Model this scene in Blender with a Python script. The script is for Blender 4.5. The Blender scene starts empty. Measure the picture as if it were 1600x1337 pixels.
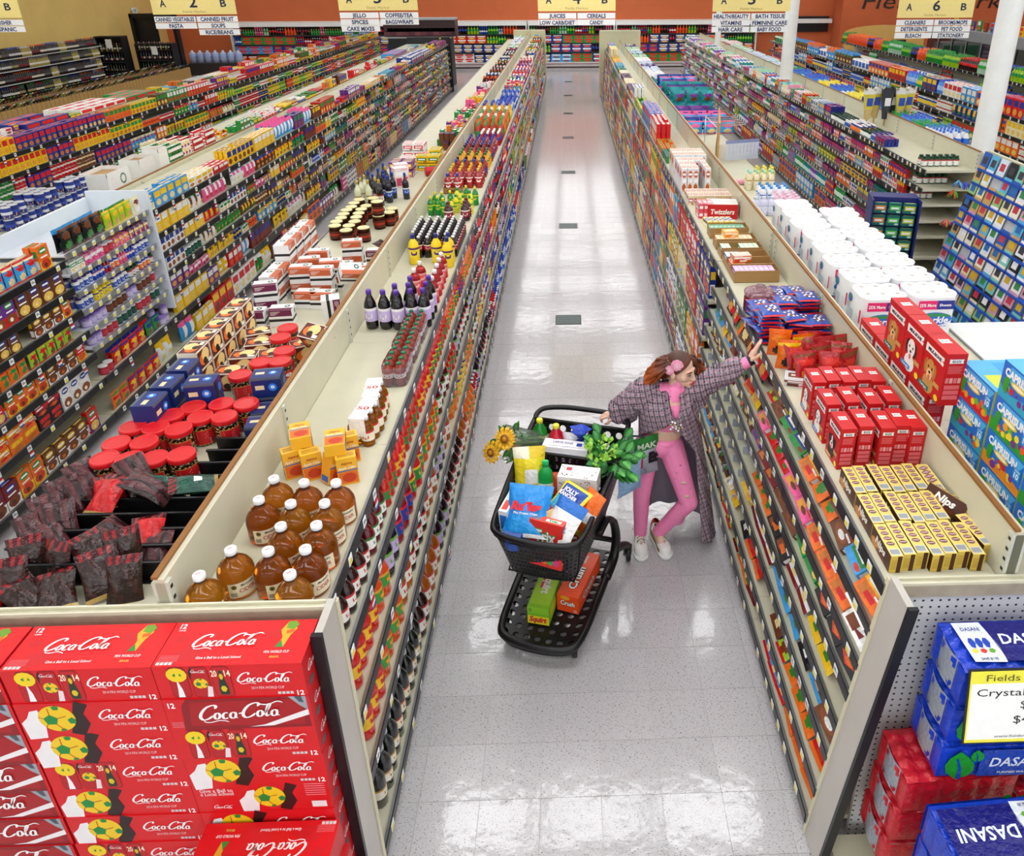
import bpy, math, random
import numpy as np
from mathutils import Vector, Matrix
R = math.radians
PI = math.pi
rnd = random.Random(7)
SC = bpy.context.scene
COL = SC.collection

# ------------------------------------------------------------------ camera, world, lights, exposure
def make_camera():
    f, pitch, yaw, roll = 1184.896, 0.42327836, -0.03068003, -0.00363012
    cy, sy = math.cos(yaw), math.sin(yaw)
    fw = Vector((-sy*math.cos(pitch), cy*math.cos(pitch), -math.sin(pitch)))
    r0 = Vector((cy, sy, 0)); u0 = r0.cross(fw)
    c, s = math.cos(roll), math.sin(roll)
    r = c*r0 + s*u0; u = -s*r0 + c*u0
    cam = bpy.data.cameras.new('camera'); o = bpy.data.objects.new('camera', cam); COL.objects.link(o)
    cam.sensor_fit = 'HORIZONTAL'; cam.sensor_width = 36.0
    cam.lens = f*36/1600
    cam.shift_x = (800-928.0777)/1600; cam.shift_y = (496.6692-668.5)/1600
    cam.clip_end = 200; cam.clip_start = 0.05
    o.matrix_world = Matrix(((r.x, u.x, -fw.x, 1.15258), (r.y, u.y, -fw.y, -2.80580), (r.z, u.z, -fw.z, 3.77081), (0, 0, 0, 1)))
    SC.camera = o
make_camera()
w = bpy.data.worlds.new('daylight'); SC.world = w; w.use_nodes = True
bg = w.node_tree.nodes['Background']; bg.inputs[0].default_value = (0.92, 0.96, 1.0, 1); bg.inputs[1].default_value = 1.25
SC.view_settings.view_transform = 'Standard'; SC.view_settings.look = 'None'
SC.view_settings.gamma = 1.0; SC.view_settings.use_curve_mapping = False
SC.view_settings.exposure = 0.06
LAMP_STRENGTH = 9.0
CEIL_Z = 4.7

# ------------------------------------------------------------------ colour and materials
_lin = {}
def lin(c):
    if isinstance(c, tuple): return c
    if c not in _lin:
        h = c.lstrip('#'); h = ''.join(x+x for x in h) if len(h) == 3 else h; o = []
        for i in (0, 2, 4):
            v = int(h[i:i+2], 16)/255
            o.append(v/12.92 if v <= .04045 else ((v+.055)/1.055)**2.4)
        _lin[c] = tuple(o)
    return _lin[c]

MATS = {}
def base_mat(name):
    m = bpy.data.materials.new(name); m.use_nodes = True
    nt = m.node_tree; b = nt.nodes['Principled BSDF']
    return m, nt, b
def node(nt, t, **k):
    n = nt.nodes.new(t)
    for a, v in k.items():
        if hasattr(n, a): setattr(n, a, v)
        else: n.inputs[a.replace('_', ' ')].default_value = v
    return n
def col_mat(key, rough=.45, metal=0., trans=0., coat=0., bump=0., bscale=40., vary=.10, vscale=25., ior=1.45, spec=.5, alpha=1.):
    m, nt, b = base_mat(key)
    at = node(nt, 'ShaderNodeAttribute', attribute_name='Col')
    tc = node(nt, 'ShaderNodeTexCoord')
    nz = node(nt, 'ShaderNodeTexNoise'); nz.inputs['Scale'].default_value = vscale; nz.inputs['Detail'].default_value = 2
    nt.links.new(tc.outputs['Object'], nz.inputs['Vector'])
    mr = node(nt, 'ShaderNodeMapRange'); mr.inputs['To Min'].default_value = 1-vary; mr.inputs['To Max'].default_value = 1+vary
    nt.links.new(nz.outputs['Fac'], mr.inputs['Value'])
    vm = node(nt, 'ShaderNodeVectorMath', operation='SCALE')
    nt.links.new(at.outputs['Color'], vm.inputs[0]); nt.links.new(mr.outputs[0], vm.inputs['Scale'])
    nt.links.new(vm.outputs[0], b.inputs['Base Color'])
    b.inputs['Roughness'].default_value = rough; b.inputs['Metallic'].default_value = metal
    b.inputs['Transmission Weight'].default_value = trans; b.inputs['IOR'].default_value = ior
    b.inputs['Coat Weight'].default_value = coat; b.inputs['Specular IOR Level'].default_value = spec
    if alpha < 1: b.inputs['Alpha'].default_value = alpha
    if bump:
        n2 = node(nt, 'ShaderNodeTexNoise'); n2.inputs['Scale'].default_value = bscale; n2.inputs['Detail'].default_value = 3
        nt.links.new(tc.outputs['Object'], n2.inputs['Vector'])
        bp = node(nt, 'ShaderNodeBump'); bp.inputs['Strength'].default_value = bump; bp.inputs['Distance'].default_value = .02
        nt.links.new(n2.outputs['Fac'], bp.inputs['Height']); nt.links.new(bp.outputs[0], b.inputs['Normal'])
    MATS[key] = m
    return m
col_mat('card', .42, vary=.06)
col_mat('paper', .7, vary=.05)
col_mat('print', .40, vary=.45, vscale=48)
col_mat('film', .24, bump=.6, bscale=30, vary=.16, vscale=40, coat=.12)
col_mat('plastic', .30, vary=.04)
col_mat('blackplastic', .36, vary=.25, vscale=60, bump=.06, bscale=220)
col_mat('glassy', .08, coat=.6, vary=.15)
col_mat('liquid', .06, trans=.82, vary=.12, ior=1.34)
col_mat('clear', .10, trans=.9, vary=.02, ior=1.3)
col_mat('metal', .32, metal=.9, vary=.05)
col_mat('paint', .40, vary=.07, vscale=6)
col_mat('wood', .55, vary=.25, vscale=18)
col_mat('cloth', .85, bump=.35, bscale=120, vary=.10)
col_mat('leaf', .45, vary=.25, vscale=40)
col_mat('ice', .25, trans=.35, bump=.5, bscale=60, vary=.15)

# ------------------------------------------------------------------ geometry collector
def sub(a, b): return (a[0]-b[0], a[1]-b[1], a[2]-b[2])
class G:
    def __init__(s): s.V = []; s.F = []; s.C = []; s.M = []; s.S = []
    def face(s, idx, col, m='card', sm=False):
        s.F.append(tuple(idx)); s.C.append(lin(col)); s.M.append(m); s.S.append(sm)
    def poly(s, pts, col, m='card'):
        n = len(s.V); s.V += [tuple(p) for p in pts]; s.face(range(n, n+len(pts)), col, m)
    def box(s, a, b, col, m='card', top=None, front=None, side=None, bottom=True, back=None):
        n = len(s.V); (x0, y0, z0), (x1, y1, z1) = a, b
        s.V += [(x0, y0, z0), (x1, y0, z0), (x1, y1, z0), (x0, y1, z0), (x0, y0, z1), (x1, y0, z1), (x1, y1, z1), (x0, y1, z1)]
        for q, c in (((0, 1, 5, 4), front), ((1, 2, 6, 5), side), ((2, 3, 7, 6), back), ((3, 0, 4, 7), side), ((4, 5, 6, 7), top)):
            s.face([n+i for i in q], c or col, m)
        if bottom: s.face([n+i for i in (3, 2, 1, 0)], col, m)
    def cbox(s, c, d, col, m='card', **k):
        s.box((c[0]-d[0]/2, c[1]-d[1]/2, c[2]-d[2]/2), (c[0]+d[0]/2, c[1]+d[1]/2, c[2]+d[2]/2), col, m, **k)
    def lathe(s, prof, n=12, m='plastic', sm=True, c=(0, 0, 0), cap0=True, cap1=True, ry=1., bumps=None):
        """prof: [(r, z, colour of the band above)]"""
        o = len(s.V); k = len(prof)
        for r, z, *_ in prof:
            for i in range(n):
                a = 2*PI*i/n
                s.V.append((c[0]+r*math.cos(a), c[1]+r*ry*math.sin(a), c[2]+z))
        for j in range(k-1):
            cc = prof[j][2]; mm = prof[j][3] if len(prof[j]) > 3 else m
            for i in range(n):
                i2 = (i+1) % n
                s.face((o+j*n+i, o+j*n+i2, o+(j+1)*n+i2, o+(j+1)*n+i), cc, mm, sm)
        if cap0: s.face([o+i for i in reversed(range(n))], prof[0][2], m)
        if cap1: s.face([o+(k-1)*n+i for i in range(n)], prof[-1][2], prof[-1][3] if len(prof[-1]) > 3 else m)
    def tube(s, pts, r, col, m='plastic', n=6, closed=False, flat=None):
        pts = [Vector(p) for p in pts]; k = len(pts); o = len(s.V)
        rs = r if isinstance(r, (list, tuple)) else [r]*k
        up = None
        for i, p in enumerate(pts):
            a = pts[(i-1) % k] if (i or closed) else p
            b = pts[(i+1) % k] if (i < k-1 or closed) else p
            t = (b-a)
            t = t.normalized() if t.length > 1e-9 else Vector((0, 0, 1))
            if up is None:
                up = Vector((0, 0, 1)) if abs(t.z) < .9 else Vector((1, 0, 0))
            x = t.cross(up)
            if x.length < 1e-6: x = t.orthogonal()
            x.normalize(); y = x.cross(t).normalized(); up = y
            for q in range(n):
                an = 2*PI*q/n
                s.V.append(tuple(p + x*(rs[i]*math.cos(an)) + y*(rs[i]*(flat or 1)*math.sin(an))))
        for i in range(k if closed else k-1):
            i2 = (i+1) % k
            for q in range(n):
                q2 = (q+1) % n
                s.face((o+i*n+q, o+i*n+q2, o+i2*n+q2, o+i2*n+q), col, m, True)
        if not closed:
            s.face([o+q for q in reversed(range(n))], col, m); s.face([o+(k-1)*n+q for q in range(n)], col, m)
    def grid(s, fn, nu, nv, col, m='card', sm=True, wrap=False):
        """fn(u,v)->point; col colour or fn(u,v)->colour"""
        o = len(s.V); w_ = nu if wrap else nu+1
        for j in range(nv+1):
            for i in range(w_): s.V.append(tuple(fn(i/nu, j/nv)))
        for j in range(nv):
            for i in range(nu):
                i2 = (i+1) % w_
                c = col((i+.5)/nu, (j+.5)/nv) if callable(col) else col
                if c is None: continue
                s.face((o+j*w_+i, o+j*w_+i2, o+(j+1)*w_+i2, o+(j+1)*w_+i), c, m, sm)
    def ball(s, c, r, col, m='plastic', n=10, k=6):
        rx, ry, rz = r if isinstance(r, (tuple, list)) else (r, r, r)
        s.grid(lambda u, v: (c[0]+rx*math.cos(2*PI*u)*math.sin(PI*v), c[1]+ry*math.sin(2*PI*u)*math.sin(PI*v), c[2]-rz*math.cos(PI*v)), n, k, col, m, True, True)
    def add(s, g, M=None, col=None):
        o = len(s.V)
        s.V += [tuple(M @ Vector(v)) for v in g.V] if M is not None else g.V
        s.F += [tuple(i+o for i in f) for f in g.F]; s.M += g.M; s.S += g.S
        s.C += g.C if col is None else [lin(col)]*len(g.C)
        return s
    def mesh(s, name):
        me = bpy.data.meshes.new(name); me.from_pydata(s.V, [], s.F)
        keys = list(dict.fromkeys(s.M)); ix = {k: i for i, k in enumerate(keys)}
        for k in keys: me.materials.append(MATS[k])
        me.polygons.foreach_set('material_index', [ix[k] for k in s.M])
        me.polygons.foreach_set('use_smooth', s.S)
        at = me.attributes.new('Col', 'FLOAT_COLOR', 'FACE')
        at.data.foreach_set('color', [x for c in s.C for x in (c[0], c[1], c[2], 1.)])
        me.update()
        return me
    def arr(s):
        if not hasattr(s, '_a'):
            s._a = (np.array(s.V, np.float32), np.array([i for f in s.F for i in f], np.int32), np.array([len(f) for f in s.F], np.int32), np.array(s.C, np.float32), s.M, np.array(s.S, bool))
        return s._a
def join_many(name, items):
    """one mesh out of [(G, Matrix)] with numpy"""
    vs, ls, cs, co, mi, sm = [], [], [], [], [], []; off = 0; keys = {}
    for g, M in items:
        V, L, N, C, Mk, S = g.arr(); A = np.array(M, np.float32)
        vs.append(V @ A[:3, :3].T + A[:3, 3]); ls.append(L+off); cs.append(N); co.append(C); sm.append(S)
        mi.append(np.array([keys.setdefault(k, len(keys)) for k in Mk], np.int32)); off += len(V)
    V = np.concatenate(vs); L = np.concatenate(ls); N = np.concatenate(cs); C = np.concatenate(co); MI = np.concatenate(mi); S = np.concatenate(sm)
    me = bpy.data.meshes.new(name)
    me.vertices.add(len(V)); me.vertices.foreach_set('co', V.ravel())
    me.loops.add(len(L)); me.loops.foreach_set('vertex_index', L)
    me.polygons.add(len(N)); me.polygons.foreach_set('loop_start', np.concatenate(([0], np.cumsum(N)[:-1])).astype(np.int32))
    for k in keys: me.materials.append(MATS[k])
    me.polygons.foreach_set('material_index', MI); me.polygons.foreach_set('use_smooth', S)
    at = me.attributes.new('Col', 'FLOAT_COLOR', 'FACE')
    at.data.foreach_set('color', np.concatenate([C, np.ones((len(C), 1), np.float32)], 1).ravel())
    me.update(calc_edges=True)
    return me

# ------------------------------------------------------------------ objects, labels
LABELS = {}
def tag(o, label=None, cat=None, group=None, kind=None):
    if label:
        o['label'] = label
        if label in LABELS and not (group and LABELS[label] == group): print('DUP LABEL', label, '|', group, '|', LABELS[label])
        LABELS[label] = group
        n = len(label.split())
        if n < 4 or n > 16: print('LABEL WORDS', n, label)
    if cat: o['category'] = cat
    if group: o['group'] = group
    if kind: o['kind'] = kind
    return o
def obj(name, data, parent=None, loc=None, rz=0., M=None):
    if isinstance(data, G): data = data.mesh(name)
    o = bpy.data.objects.new(name, data); COL.objects.link(o)
    if parent is not None: o.parent = parent
    if M is not None: o.matrix_basis = M
    else:
        if loc is not None: o.location = loc
        if rz: o.rotation_euler = (0, 0, rz)
    return o
def thing(name, label, cat, loc=(0, 0, 0), rz=0., group=None, kind=None, M=None):
    return tag(obj(name, None, None, loc, rz, M), label, cat, group, kind)
def TR(x, y, z, rz=0., rx=0., ry=0., s=1.):
    M = Matrix.Translation((x, y, z)) @ Matrix.Rotation(rz, 4, 'Z')
    if ry: M = M @ Matrix.Rotation(ry, 4, 'Y')
    if rx: M = M @ Matrix.Rotation(rx, 4, 'X')
    if s != 1.: M = M @ Matrix.Scale(s, 4)
    return M

# ------------------------------------------------------------------ lettering
_txt = {}
def text_geo(s, bold=0., res=2):
    k = (s, bold, res)
    if k not in _txt:
        cu = bpy.data.curves.new('t', 'FONT'); cu.body = s; cu.size = 1.; cu.offset = bold; cu.resolution_u = res
        o = bpy.data.objects.new('t', cu); COL.objects.link(o)
        dg = bpy.context.evaluated_depsgraph_get(); ev = o.evaluated_get(dg); me = ev.to_mesh()
        V = [tuple(v.co) for v in me.vertices]; F = [tuple(p.vertices) for p in me.polygons]
        ev.to_mesh_clear(); bpy.data.objects.remove(o); bpy.data.curves.remove(cu)
        x0 = min((v[0] for v in V), default=0); x1 = max((v[0] for v in V), default=1)
        _txt[k] = (V, F, x0, x1)
    return _txt[k]
def put_text(g, s, c, width, height, right, up, col, m='card', bold=.02, shear=0., res=2):
    """flat lettering centred on point c, fitted to width x cap height"""
    V, F, x0, x1 = text_geo(s, bold, res)
    right = Vector(right).normalized(); up = Vector(up).normalized(); c = Vector(c); o = len(g.V)
    sx = width/max(x1-x0, 1e-6); sy = height/.7
    for v in V:
        x = (v[0]-(x0+x1)/2)*sx; y = (v[1]-.35)*sy
        g.V.append(tuple(c + right*(x+shear*y) + up*y))
    for f in F: g.face([i+o for i in f], col, m)
def catmull(P, k=5, closed=False):
    P = [Vector(p) for p in P]; n = len(P); out = []
    rng = range(n) if closed else range(n-1)
    for i in rng:
        if closed: a, b, c, d = P[(i-1) % n], P[i], P[(i+1) % n], P[(i+2) % n]
        else: a, b, c, d = P[max(i-1, 0)], P[i], P[i+1], P[min(i+2, n-1)]
        for j in range(k):
            t = j/k
            out.append(.5*((2*b) + (c-a)*t + (2*a-5*b+4*c-d)*t*t + (3*b-a-3*c+d)*t**3))
    if not closed: out.append(P[-1])
    return out
def ribbon(g, pts, w0, w1, xf, col, m='card', k=4, closed=False):
    """brush stroke: thick on the downstroke"""
    P = catmull([(p[0], p[1], 0) for p in pts], k, closed); n = len(P); o = len(g.V)
    for i, p in enumerate(P):
        a = P[i-1] if (i or closed) else p; b = P[(i+1) % n] if (i < n-1 or closed) else p
        t = (b-a).normalized() if (b-a).length > 1e-9 else Vector((1, 0, 0))
        wd = w0+(w1-w0)*abs(t.y)**1.5
        if not closed: wd *= min(1., .35+.65*min(i, n-1-i)/2.)
        nx, ny = -t.y*wd/2, t.x*wd/2
        g.V.append(xf(p.x+nx, p.y+ny)); g.V.append(xf(p.x-nx, p.y-ny))
    for i in range(n if closed else n-1):
        j = (i+1) % n
        g.face((o+2*i, o+2*i+1, o+2*j+1, o+2*j), col, m)
def ell(cx, cy, rx, ry, n=8, a0=0., a1=360.): return [(cx+rx*math.cos(R(a0+(a1-a0)*i/n)), cy+ry*math.sin(R(a0+(a1-a0)*i/n))) for i in range(n if a1-a0 >= 360 else n+1)]
def big_c(dx): return [(dx+2.55, 2.2), (dx+2.75, 2.65), (dx+2.3, 2.95), (dx+1.3, 2.6), (dx+.55, 1.6), (dx+.4, .6), (dx+.95, .02), (dx+1.8, .3), (dx+2.3, .8)]
SCRIPT = [(big_c(0), .2, .5), ([(.95, .02), (1.2, -.45), (2.2, -.55), (3.3, -.3), (4.3, -.45), (4.9, -.75)], .16, .16),
          (ell(3.0, .68, .42, .62), .16, .42), (ell(4.35, .65, .46, .64, 8, 50, 320), .16, .42), (ell(5.5, .65, .45, .62), .16, .4), ([(6.0, 1.25), (5.9, .3), (6.3, .08)], .2, .32),
          ([(6.35, .95), (6.95, 1.05)], .3, .3), (big_c(6.7), .2, .5), ([(9.0, 2.95), (9.9, 2.55), (11.0, 2.45), (12.3, 2.95), (13.2, 2.6)], .2, .2),
          (ell(9.75, .68, .42, .62), .16, .42), ([(10.35, .3), (11.1, 1.9), (11.25, 2.5), (10.95, 2.45), (10.7, 1.0), (10.85, .1), (11.3, .35)], .14, .4), (ell(12.0, .65, .45, .62), .16, .4), ([(12.5, 1.25), (12.4, .3), (12.9, .1)], .2, .32)]
def script_logo(g, c, width, right, up, col, m='card'):
    right = Vector(right).normalized(); up = Vector(up).normalized(); c = Vector(c); s = width/13.2
    nrm = right.cross(up).normalized()
    for i, (pts, a, b) in enumerate(SCRIPT):
        c2 = c + nrm*(.0003*i); ribbon(g, pts, a*1.1, b*1.1, lambda x, y: tuple(c2 + right*((x-6.6+.28*(y-1))*s) + up*((y-1.1)*s*1.05)), col, m, 3, closed=len(pts) == 8)

# ------------------------------------------------------------------ product kinds
class D:
    """one design: parts for copies seen close, a low version for copies far away"""
    def __init__(s, name, cat, words, parts, low=None, size=(.1, .1, .2)):
        s.name, s.cat, s.words, s.parts, s.size = name, cat, words, parts, size
        if low is None:
            low = G()
            for _, g in parts: low.add(g)
        s.low = low; s._m = {}
    def mesh(s, k):
        if k not in s._m:
            if k == 'all':
                g = G()
                for _, p in s.parts: g.add(p)
                s._m[k] = g.mesh(s.name)
            elif k == 'low': s._m[k] = s.low.mesh(s.name)
            else: s._m[k] = [(n, p.mesh(n)) for n, p in s.parts]
        return s._m[k]
def spawn(d, M, label, group=None, detail=True, name=None):
    if detail and len(d.parts) > 1:
        o = thing(name or d.name, label, d.cat, group=group, M=M)
        for n, me in d.mesh('parts'): obj(n, me, o)
    else:
        o = tag(obj(name or d.name, d.mesh('all'), M=M), label, d.cat, group)
    return o

def patch(g, fc, dim, u0, v0, u1, v1, col, shape='r', m='card', e=.0006):
    """flat print on a face of a box of size dim standing on z=0, front at -y"""
    w, d, h = dim
    fr = {'F': ((-w/2, -d/2-e, 0), (w, 0, 0), (0, 0, h)), 'B': ((w/2, d/2+e, 0), (-w, 0, 0), (0, 0, h)),
          'R': ((w/2+e, -d/2, 0), (0, d, 0), (0, 0, h)), 'L': ((-w/2-e, d/2, 0), (0, -d, 0), (0, 0, h)), 'T': ((-w/2, -d/2, h+e), (w, 0, 0), (0, d, 0))}[fc]
    o, a, b = map(Vector, fr)
    if shape == 'r': q = [(u0, v0), (u1, v0), (u1, v1), (u0, v1)]
    elif shape == 'o':
        cu, cv, ru, rv = (u0+u1)/2, (v0+v1)/2, (u1-u0)/2, (v1-v0)/2
        q = [(cu+ru*math.cos(2*PI*i/10), cv+rv*math.sin(2*PI*i/10)) for i in range(10)]
    elif shape == 't': q = [(u0, v0), (u1, v0), (u1, v1)]
    elif shape == 'd': q = [((u0+u1)/2, v0), (u1, (v0+v1)/2), ((u0+u1)/2, v1), (u0, (v0+v1)/2)]
    g.poly([o+a*u+b*v for u, v in q], col, m)
def boxdim(c, dim, **k):
    g = G(); w, d, h = dim
    g.box((-w/2, -d/2, 0), (w/2, d/2, h), c, **k); return g

def p_carton(name, cat, words, dim, base, a1, a2, pic, seed=0, style='mix', top=None, side=None, rich=True, busy=False):
    r = random.Random(seed); g = boxdim(base, dim, top=top, side=side, m='print' if busy else 'card')
    if style == 'mix':
        patch(g, 'F', dim, .0, .02, 1, .40, a2); patch(g, 'F', dim, .08, .05, .92, .46, pic, 'o', e=.0012)
        patch(g, 'F', dim, .15, .66, .85, .92, a1, 'o'); patch(g, 'F', dim, .26, .75, .74, .83, '#ffffff', e=.0012)
        if rich: patch(g, 'F', dim, .2, .52, .8, .58, '#ffffff'); patch(g, 'F', dim, .3, .12, .6, .3, r.choice(['#f6d98a', '#5b2c14', '#fff3d6', '#d86a1a']), 'o', e=.0018)
    elif style == 'band':
        sh = r.choice('ordr'); patch(g, 'F', dim, 0, .55, 1, .85, a1); patch(g, 'F', dim, .12, .64, .62 if sh == 'd' else .88, .76, '#ffffff', e=.0012)
        patch(g, 'F', dim, .1, .08, .9 if sh != 'r' else .5, .48, pic, sh)
        if rich: patch(g, 'F', dim, .35, .16, .75, .38, a2, r.choice('ort'), e=.0012); patch(g, 'F', dim, .06, .89, .5, .94, '#ffffff'); patch(g, 'F', dim, .62, .42, .95, .5, r.choice(['#f6d98a', '#ffffff', '#e6231f']), e=.0018)
    elif style == 'cereal':
        patch(g, 'F', dim, .06, .62, .94, .92, a1, 'd' if r.random() < .4 else 'o'); patch(g, 'F', dim, .16, .73, .84, .81, '#ffffff', e=.0012)
        patch(g, 'F', dim, .12, .05, .88, .42, a2, 'o'); patch(g, 'F', dim, .2, .14, .8, .36, pic, 'o', e=.0012)
        if rich: patch(g, 'F', dim, .3, .46, .9, .56, r.choice(['#ffe34a', '#ffffff', '#e6231f'])); patch(g, 'F', dim, .38, .2, .58, .32, r.choice(['#fff3d6', '#d86a1a', '#8a4a1c']), 'o', e=.0018)
    elif style == 'small':
        patch(g, 'F', dim, .08, .3, .92, .75, a1); patch(g, 'F', dim, .2, .42, .8, .6, '#ffffff', e=.0012)
        if rich: patch(g, 'F', dim, .6, .06, .95, .26, pic, 'o')
    if rich or style != 'small':
        patch(g, 'T', dim, .12, .25, .88, .75, a1); patch(g, 'T', dim, .22, .42, .78, .58, '#f4f4f4', e=.0012)
        for s in 'LR':
            patch(g, s, dim, .15, .1, .85, .45, '#f2f2ee'); patch(g, s, dim, .15, .6, .85, .85, a1)
    if busy: g.M = ['print']*len(g.M)
    low = boxdim(base, dim, bottom=False, top=top, side=side); patch(low, 'F', dim, .1, .55, .9, .9, a1); patch(low, 'F', dim, .15, .08, .85, .45, pic, 'o'); patch(low, 'T', dim, .12, .25, .88, .75, a1)
    if busy: low.M = ['print']*len(low.M)
    return D(name, cat, words, [(name, g)], low, dim)

PROF = {  # (radius, height) of a bottle's body as fractions, neck radius, where the label sits
 'juice': ([(.86, 0), (1, .03), (1, .16), (.95, .19), (1, .22), (1, .56), (.95, .60), (.90, .66), (.60, .78), (.40, .85), (.38, .89)], .42, (.22, .56)),
 'soda': ([(.80, 0), (1, .06), (1, .30), (.94, .34), (1, .38), (1, .62), (.85, .75), (.42, .88), (.36, .92)], .42, (.38, .62)),
 'wine': ([(.92, 0), (1, .02), (1, .60), (.9, .66), (.5, .76), (.38, .80), (.36, .86)], .40, (.22, .44)),
 'jug': ([(.80, 0), (1, .06), (1, .45), (.98, .55), (.78, .70), (.42, .80), (.30, .84), (.28, .90)], .36, (.14, .42)),
 'vial': ([(.94, 0), (1, .03), (1, .70), (.8, .78), (.62, .80)], .72, (.1, .66)),
 'lotion': ([(.85, 0), (1, .04), (1, .66), (.9, .76), (.5, .84), (.42, .86)], .48, (.2, .55)),
 'squeeze': ([(.9, 0), (1, .05), (.92, .3), (1, .58), (.8, .72), (.4, .82), (.34, .86)], .38, (.25, .58)),
}
def p_bottle(name, cat, words, r, h, kind, liquid, cap, lab, lab2='#ffffff', body_m='glassy', n=14, ry=1., seed=0):
    pr, cr, (l0, l1) = PROF[kind]
    body, cp, lb = G(), G(), G()
    body.lathe([(a*r, b*h, liquid) for a, b in pr], n, body_m, ry=ry)
    zc = pr[-1][1]
    cp.lathe([(cr*r, (zc-.005)*h, cap), (cr*r, .975*h, cap), (cr*r*.85, h, cap)], n, 'plastic', ry=ry)
    m0, m1 = l0+(l1-l0)*.12, l1-(l1-l0)*.2
    e = 1.012
    def rad(z):
        for (a, z0), (b, z1) in zip(pr, pr[1:]):
            if z0 <= z <= z1: return a+(b-a)*(z-z0)/max(z1-z0, 1e-6)
        return 1.
    lb.lathe([(rad(l0)*r*e, l0*h, lab), (rad(m0)*r*e, m0*h, lab), (rad(m1)*r*e, m1*h, lab2), (rad(l1)*r*e, l1*h, lab2)], n, 'card', cap0=False, cap1=False, ry=ry)
    zz = (l0+l1)/2*h; rr = r*1.03
    pts = [(rr*math.sin(a)*1., -rr*math.cos(a)*ry, zz+dz*h*(l1-l0)) for a, dz in ((-.5, -.22), (0, -.3), (.5, -.22), (.55, .08), (0, .2), (-.55, .08))]
    lb.poly(pts, lab2)
    parts = [('bottle_body', body), ('cap', cp), ('label', lb)]
    low = G()
    low.lathe([(r*.95, 0, liquid, 'glassy'), (r, l0*h, lab, 'card'), (r, l1*h, liquid, 'glassy'), (r*.45, .82*h, liquid, 'glassy'), (cr*r, .86*h, cap, 'plastic'), (cr*r, h, cap, 'plastic')], 7, 'plastic', cap0=False, ry=ry)
    return D(name, cat, words, parts, low, (2*r, 2*r*ry, h))
def p_jar(name, cat, words, r, h, body_c, lid, lab, lid_f=.82, body_m='glassy', n=14, lidr=1.02, lab2=None):
    body, cp, lb = G(), G(), G()
    body.lathe([(r*.92, 0, body_c), (r, .04*h, body_c), (r, .74*h, body_c), (r*.9, lid_f*h, body_c)], n, body_m)
    cp.lathe([(r*lidr, lid_f*h, lid), (r*lidr, .97*h, lid), (r*lidr*.93, h, lid), (r*lidr*.86, .985*h, lid)], n, 'plastic')
    lb.lathe([(r*1.012, .14*h, lab), (r*1.012, .36*h, lab2 or lab), (r*1.012, .48*h, lab), (r*1.012, .66*h, lab)], n, 'card', cap0=False, cap1=False)
    low = G(); low.lathe([(r, 0, body_c, 'glassy'), (r, .14*h, lab, 'card'), (r, .66*h, body_c, 'glassy'), (r, lid_f*h, lid, 'plastic'), (r, h, lid, 'plastic')], 7, 'plastic', cap0=False)
    return D(name, cat, words, [('jar_body', body), ('lid', cp), ('label', lb)], low, (2*r, 2*r, h))
def p_can(name, cat, words, r, h, lab, lab2, pic, top='#c9ccd0', n=14):
    b, l = G(), G()
    b.lathe([(r*.96, 0, top), (r, .03*h, top), (r, .97*h, top), (r*.97, h, top), (r*.9, h, top), (r*.9, .975*h, top)], n, 'metal')
    l.lathe([(r*1.006, .06*h, lab), (r*1.006, .4*h, lab2), (r*1.006, .62*h, lab), (r*1.006, .94*h, lab)], n, 'card', cap0=False, cap1=False)
    l.poly([(r*1.02*math.sin(a), -r*1.02*math.cos(a), z*h) for a, z in ((-.5, .14), (0, .1), (.5, .14), (.6, .4), (0, .5), (-.6, .4))], pic)
    low = G(); low.lathe([(r, 0, lab), (r, .4*h, lab2), (r, .62*h, lab), (r, .95*h, top, 'metal'), (r*.97, h, top, 'metal')], 7, 'card', cap0=False)
    return D(name, cat, words, [('can_body', b), ('label', l)], low, (2*r, 2*r, h))
def pillow(w, d, h, colf, nu=8, nv=8, m='film', seed=0, crimp=.06, rough=.12):
    """a stuffed bag standing on z=0, flat face at -y; crimped at top and bottom"""
    r = random.Random(seed); g = G()
    ph = [r.uniform(0, 6) for _ in range(6)]
    def bulge(u, v):
        e = max(0., min(1., (v-crimp)/(1-2*crimp)))
        b = (max(0, math.sin(PI*e)))**.5*(max(0, math.sin(PI*min(max(u, 0), 1))))**.55
        return b*(1+rough*math.sin(9*u+ph[0])*math.sin(7*v+ph[1])+rough*.7*math.sin(17*u+ph[2]+5*v)) + .012*math.sin(26*u+ph[3])*(1-e if v > .5 else e)
    def P(sg):
        def f(u, v):
            return ((u-.5)*w*(1.03-.10*math.sin(PI*v)), sg*(bulge(u, v)*d/2+.0004), v*h)
        return f
    g.grid(P(-1), nu, nv, lambda u, v: colf(u, v), m); 
    g.grid(lambda u, v: P(1)(1-u, v), nu, nv, lambda u, v: colf(0, v), m)
    return g
def bag_cols(base, a1, a2, pic, seed=0):
    r = random.Random(seed); cy = r.uniform(.58, .7)
    def f(u, v):
        if v < .08 or v > .92: return a1 if seed % 2 else base
        if ((u-.5)/.36)**2+((v-cy)/.13)**2 < 1: return a1
        if ((u-.5)/.33)**2+((v-.28)/.17)**2 < 1: return pic
        if abs(v-cy) > .2 and v > .8: return a2
        return base
    return f
def p_bag(name, cat, words, dim, base, a1, a2, pic, seed=0, n=9, m='film'):
    w, d, h = dim
    g = pillow(w, d, h, bag_cols(base, a1, a2, pic, seed), n, n+2, m, seed)
    low = pillow(w, d, h, bag_cols(base, a1, a2, pic, seed), 4, 5, m, seed)
    return D(name, cat, words, [(name, g)], low, dim)
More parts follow.
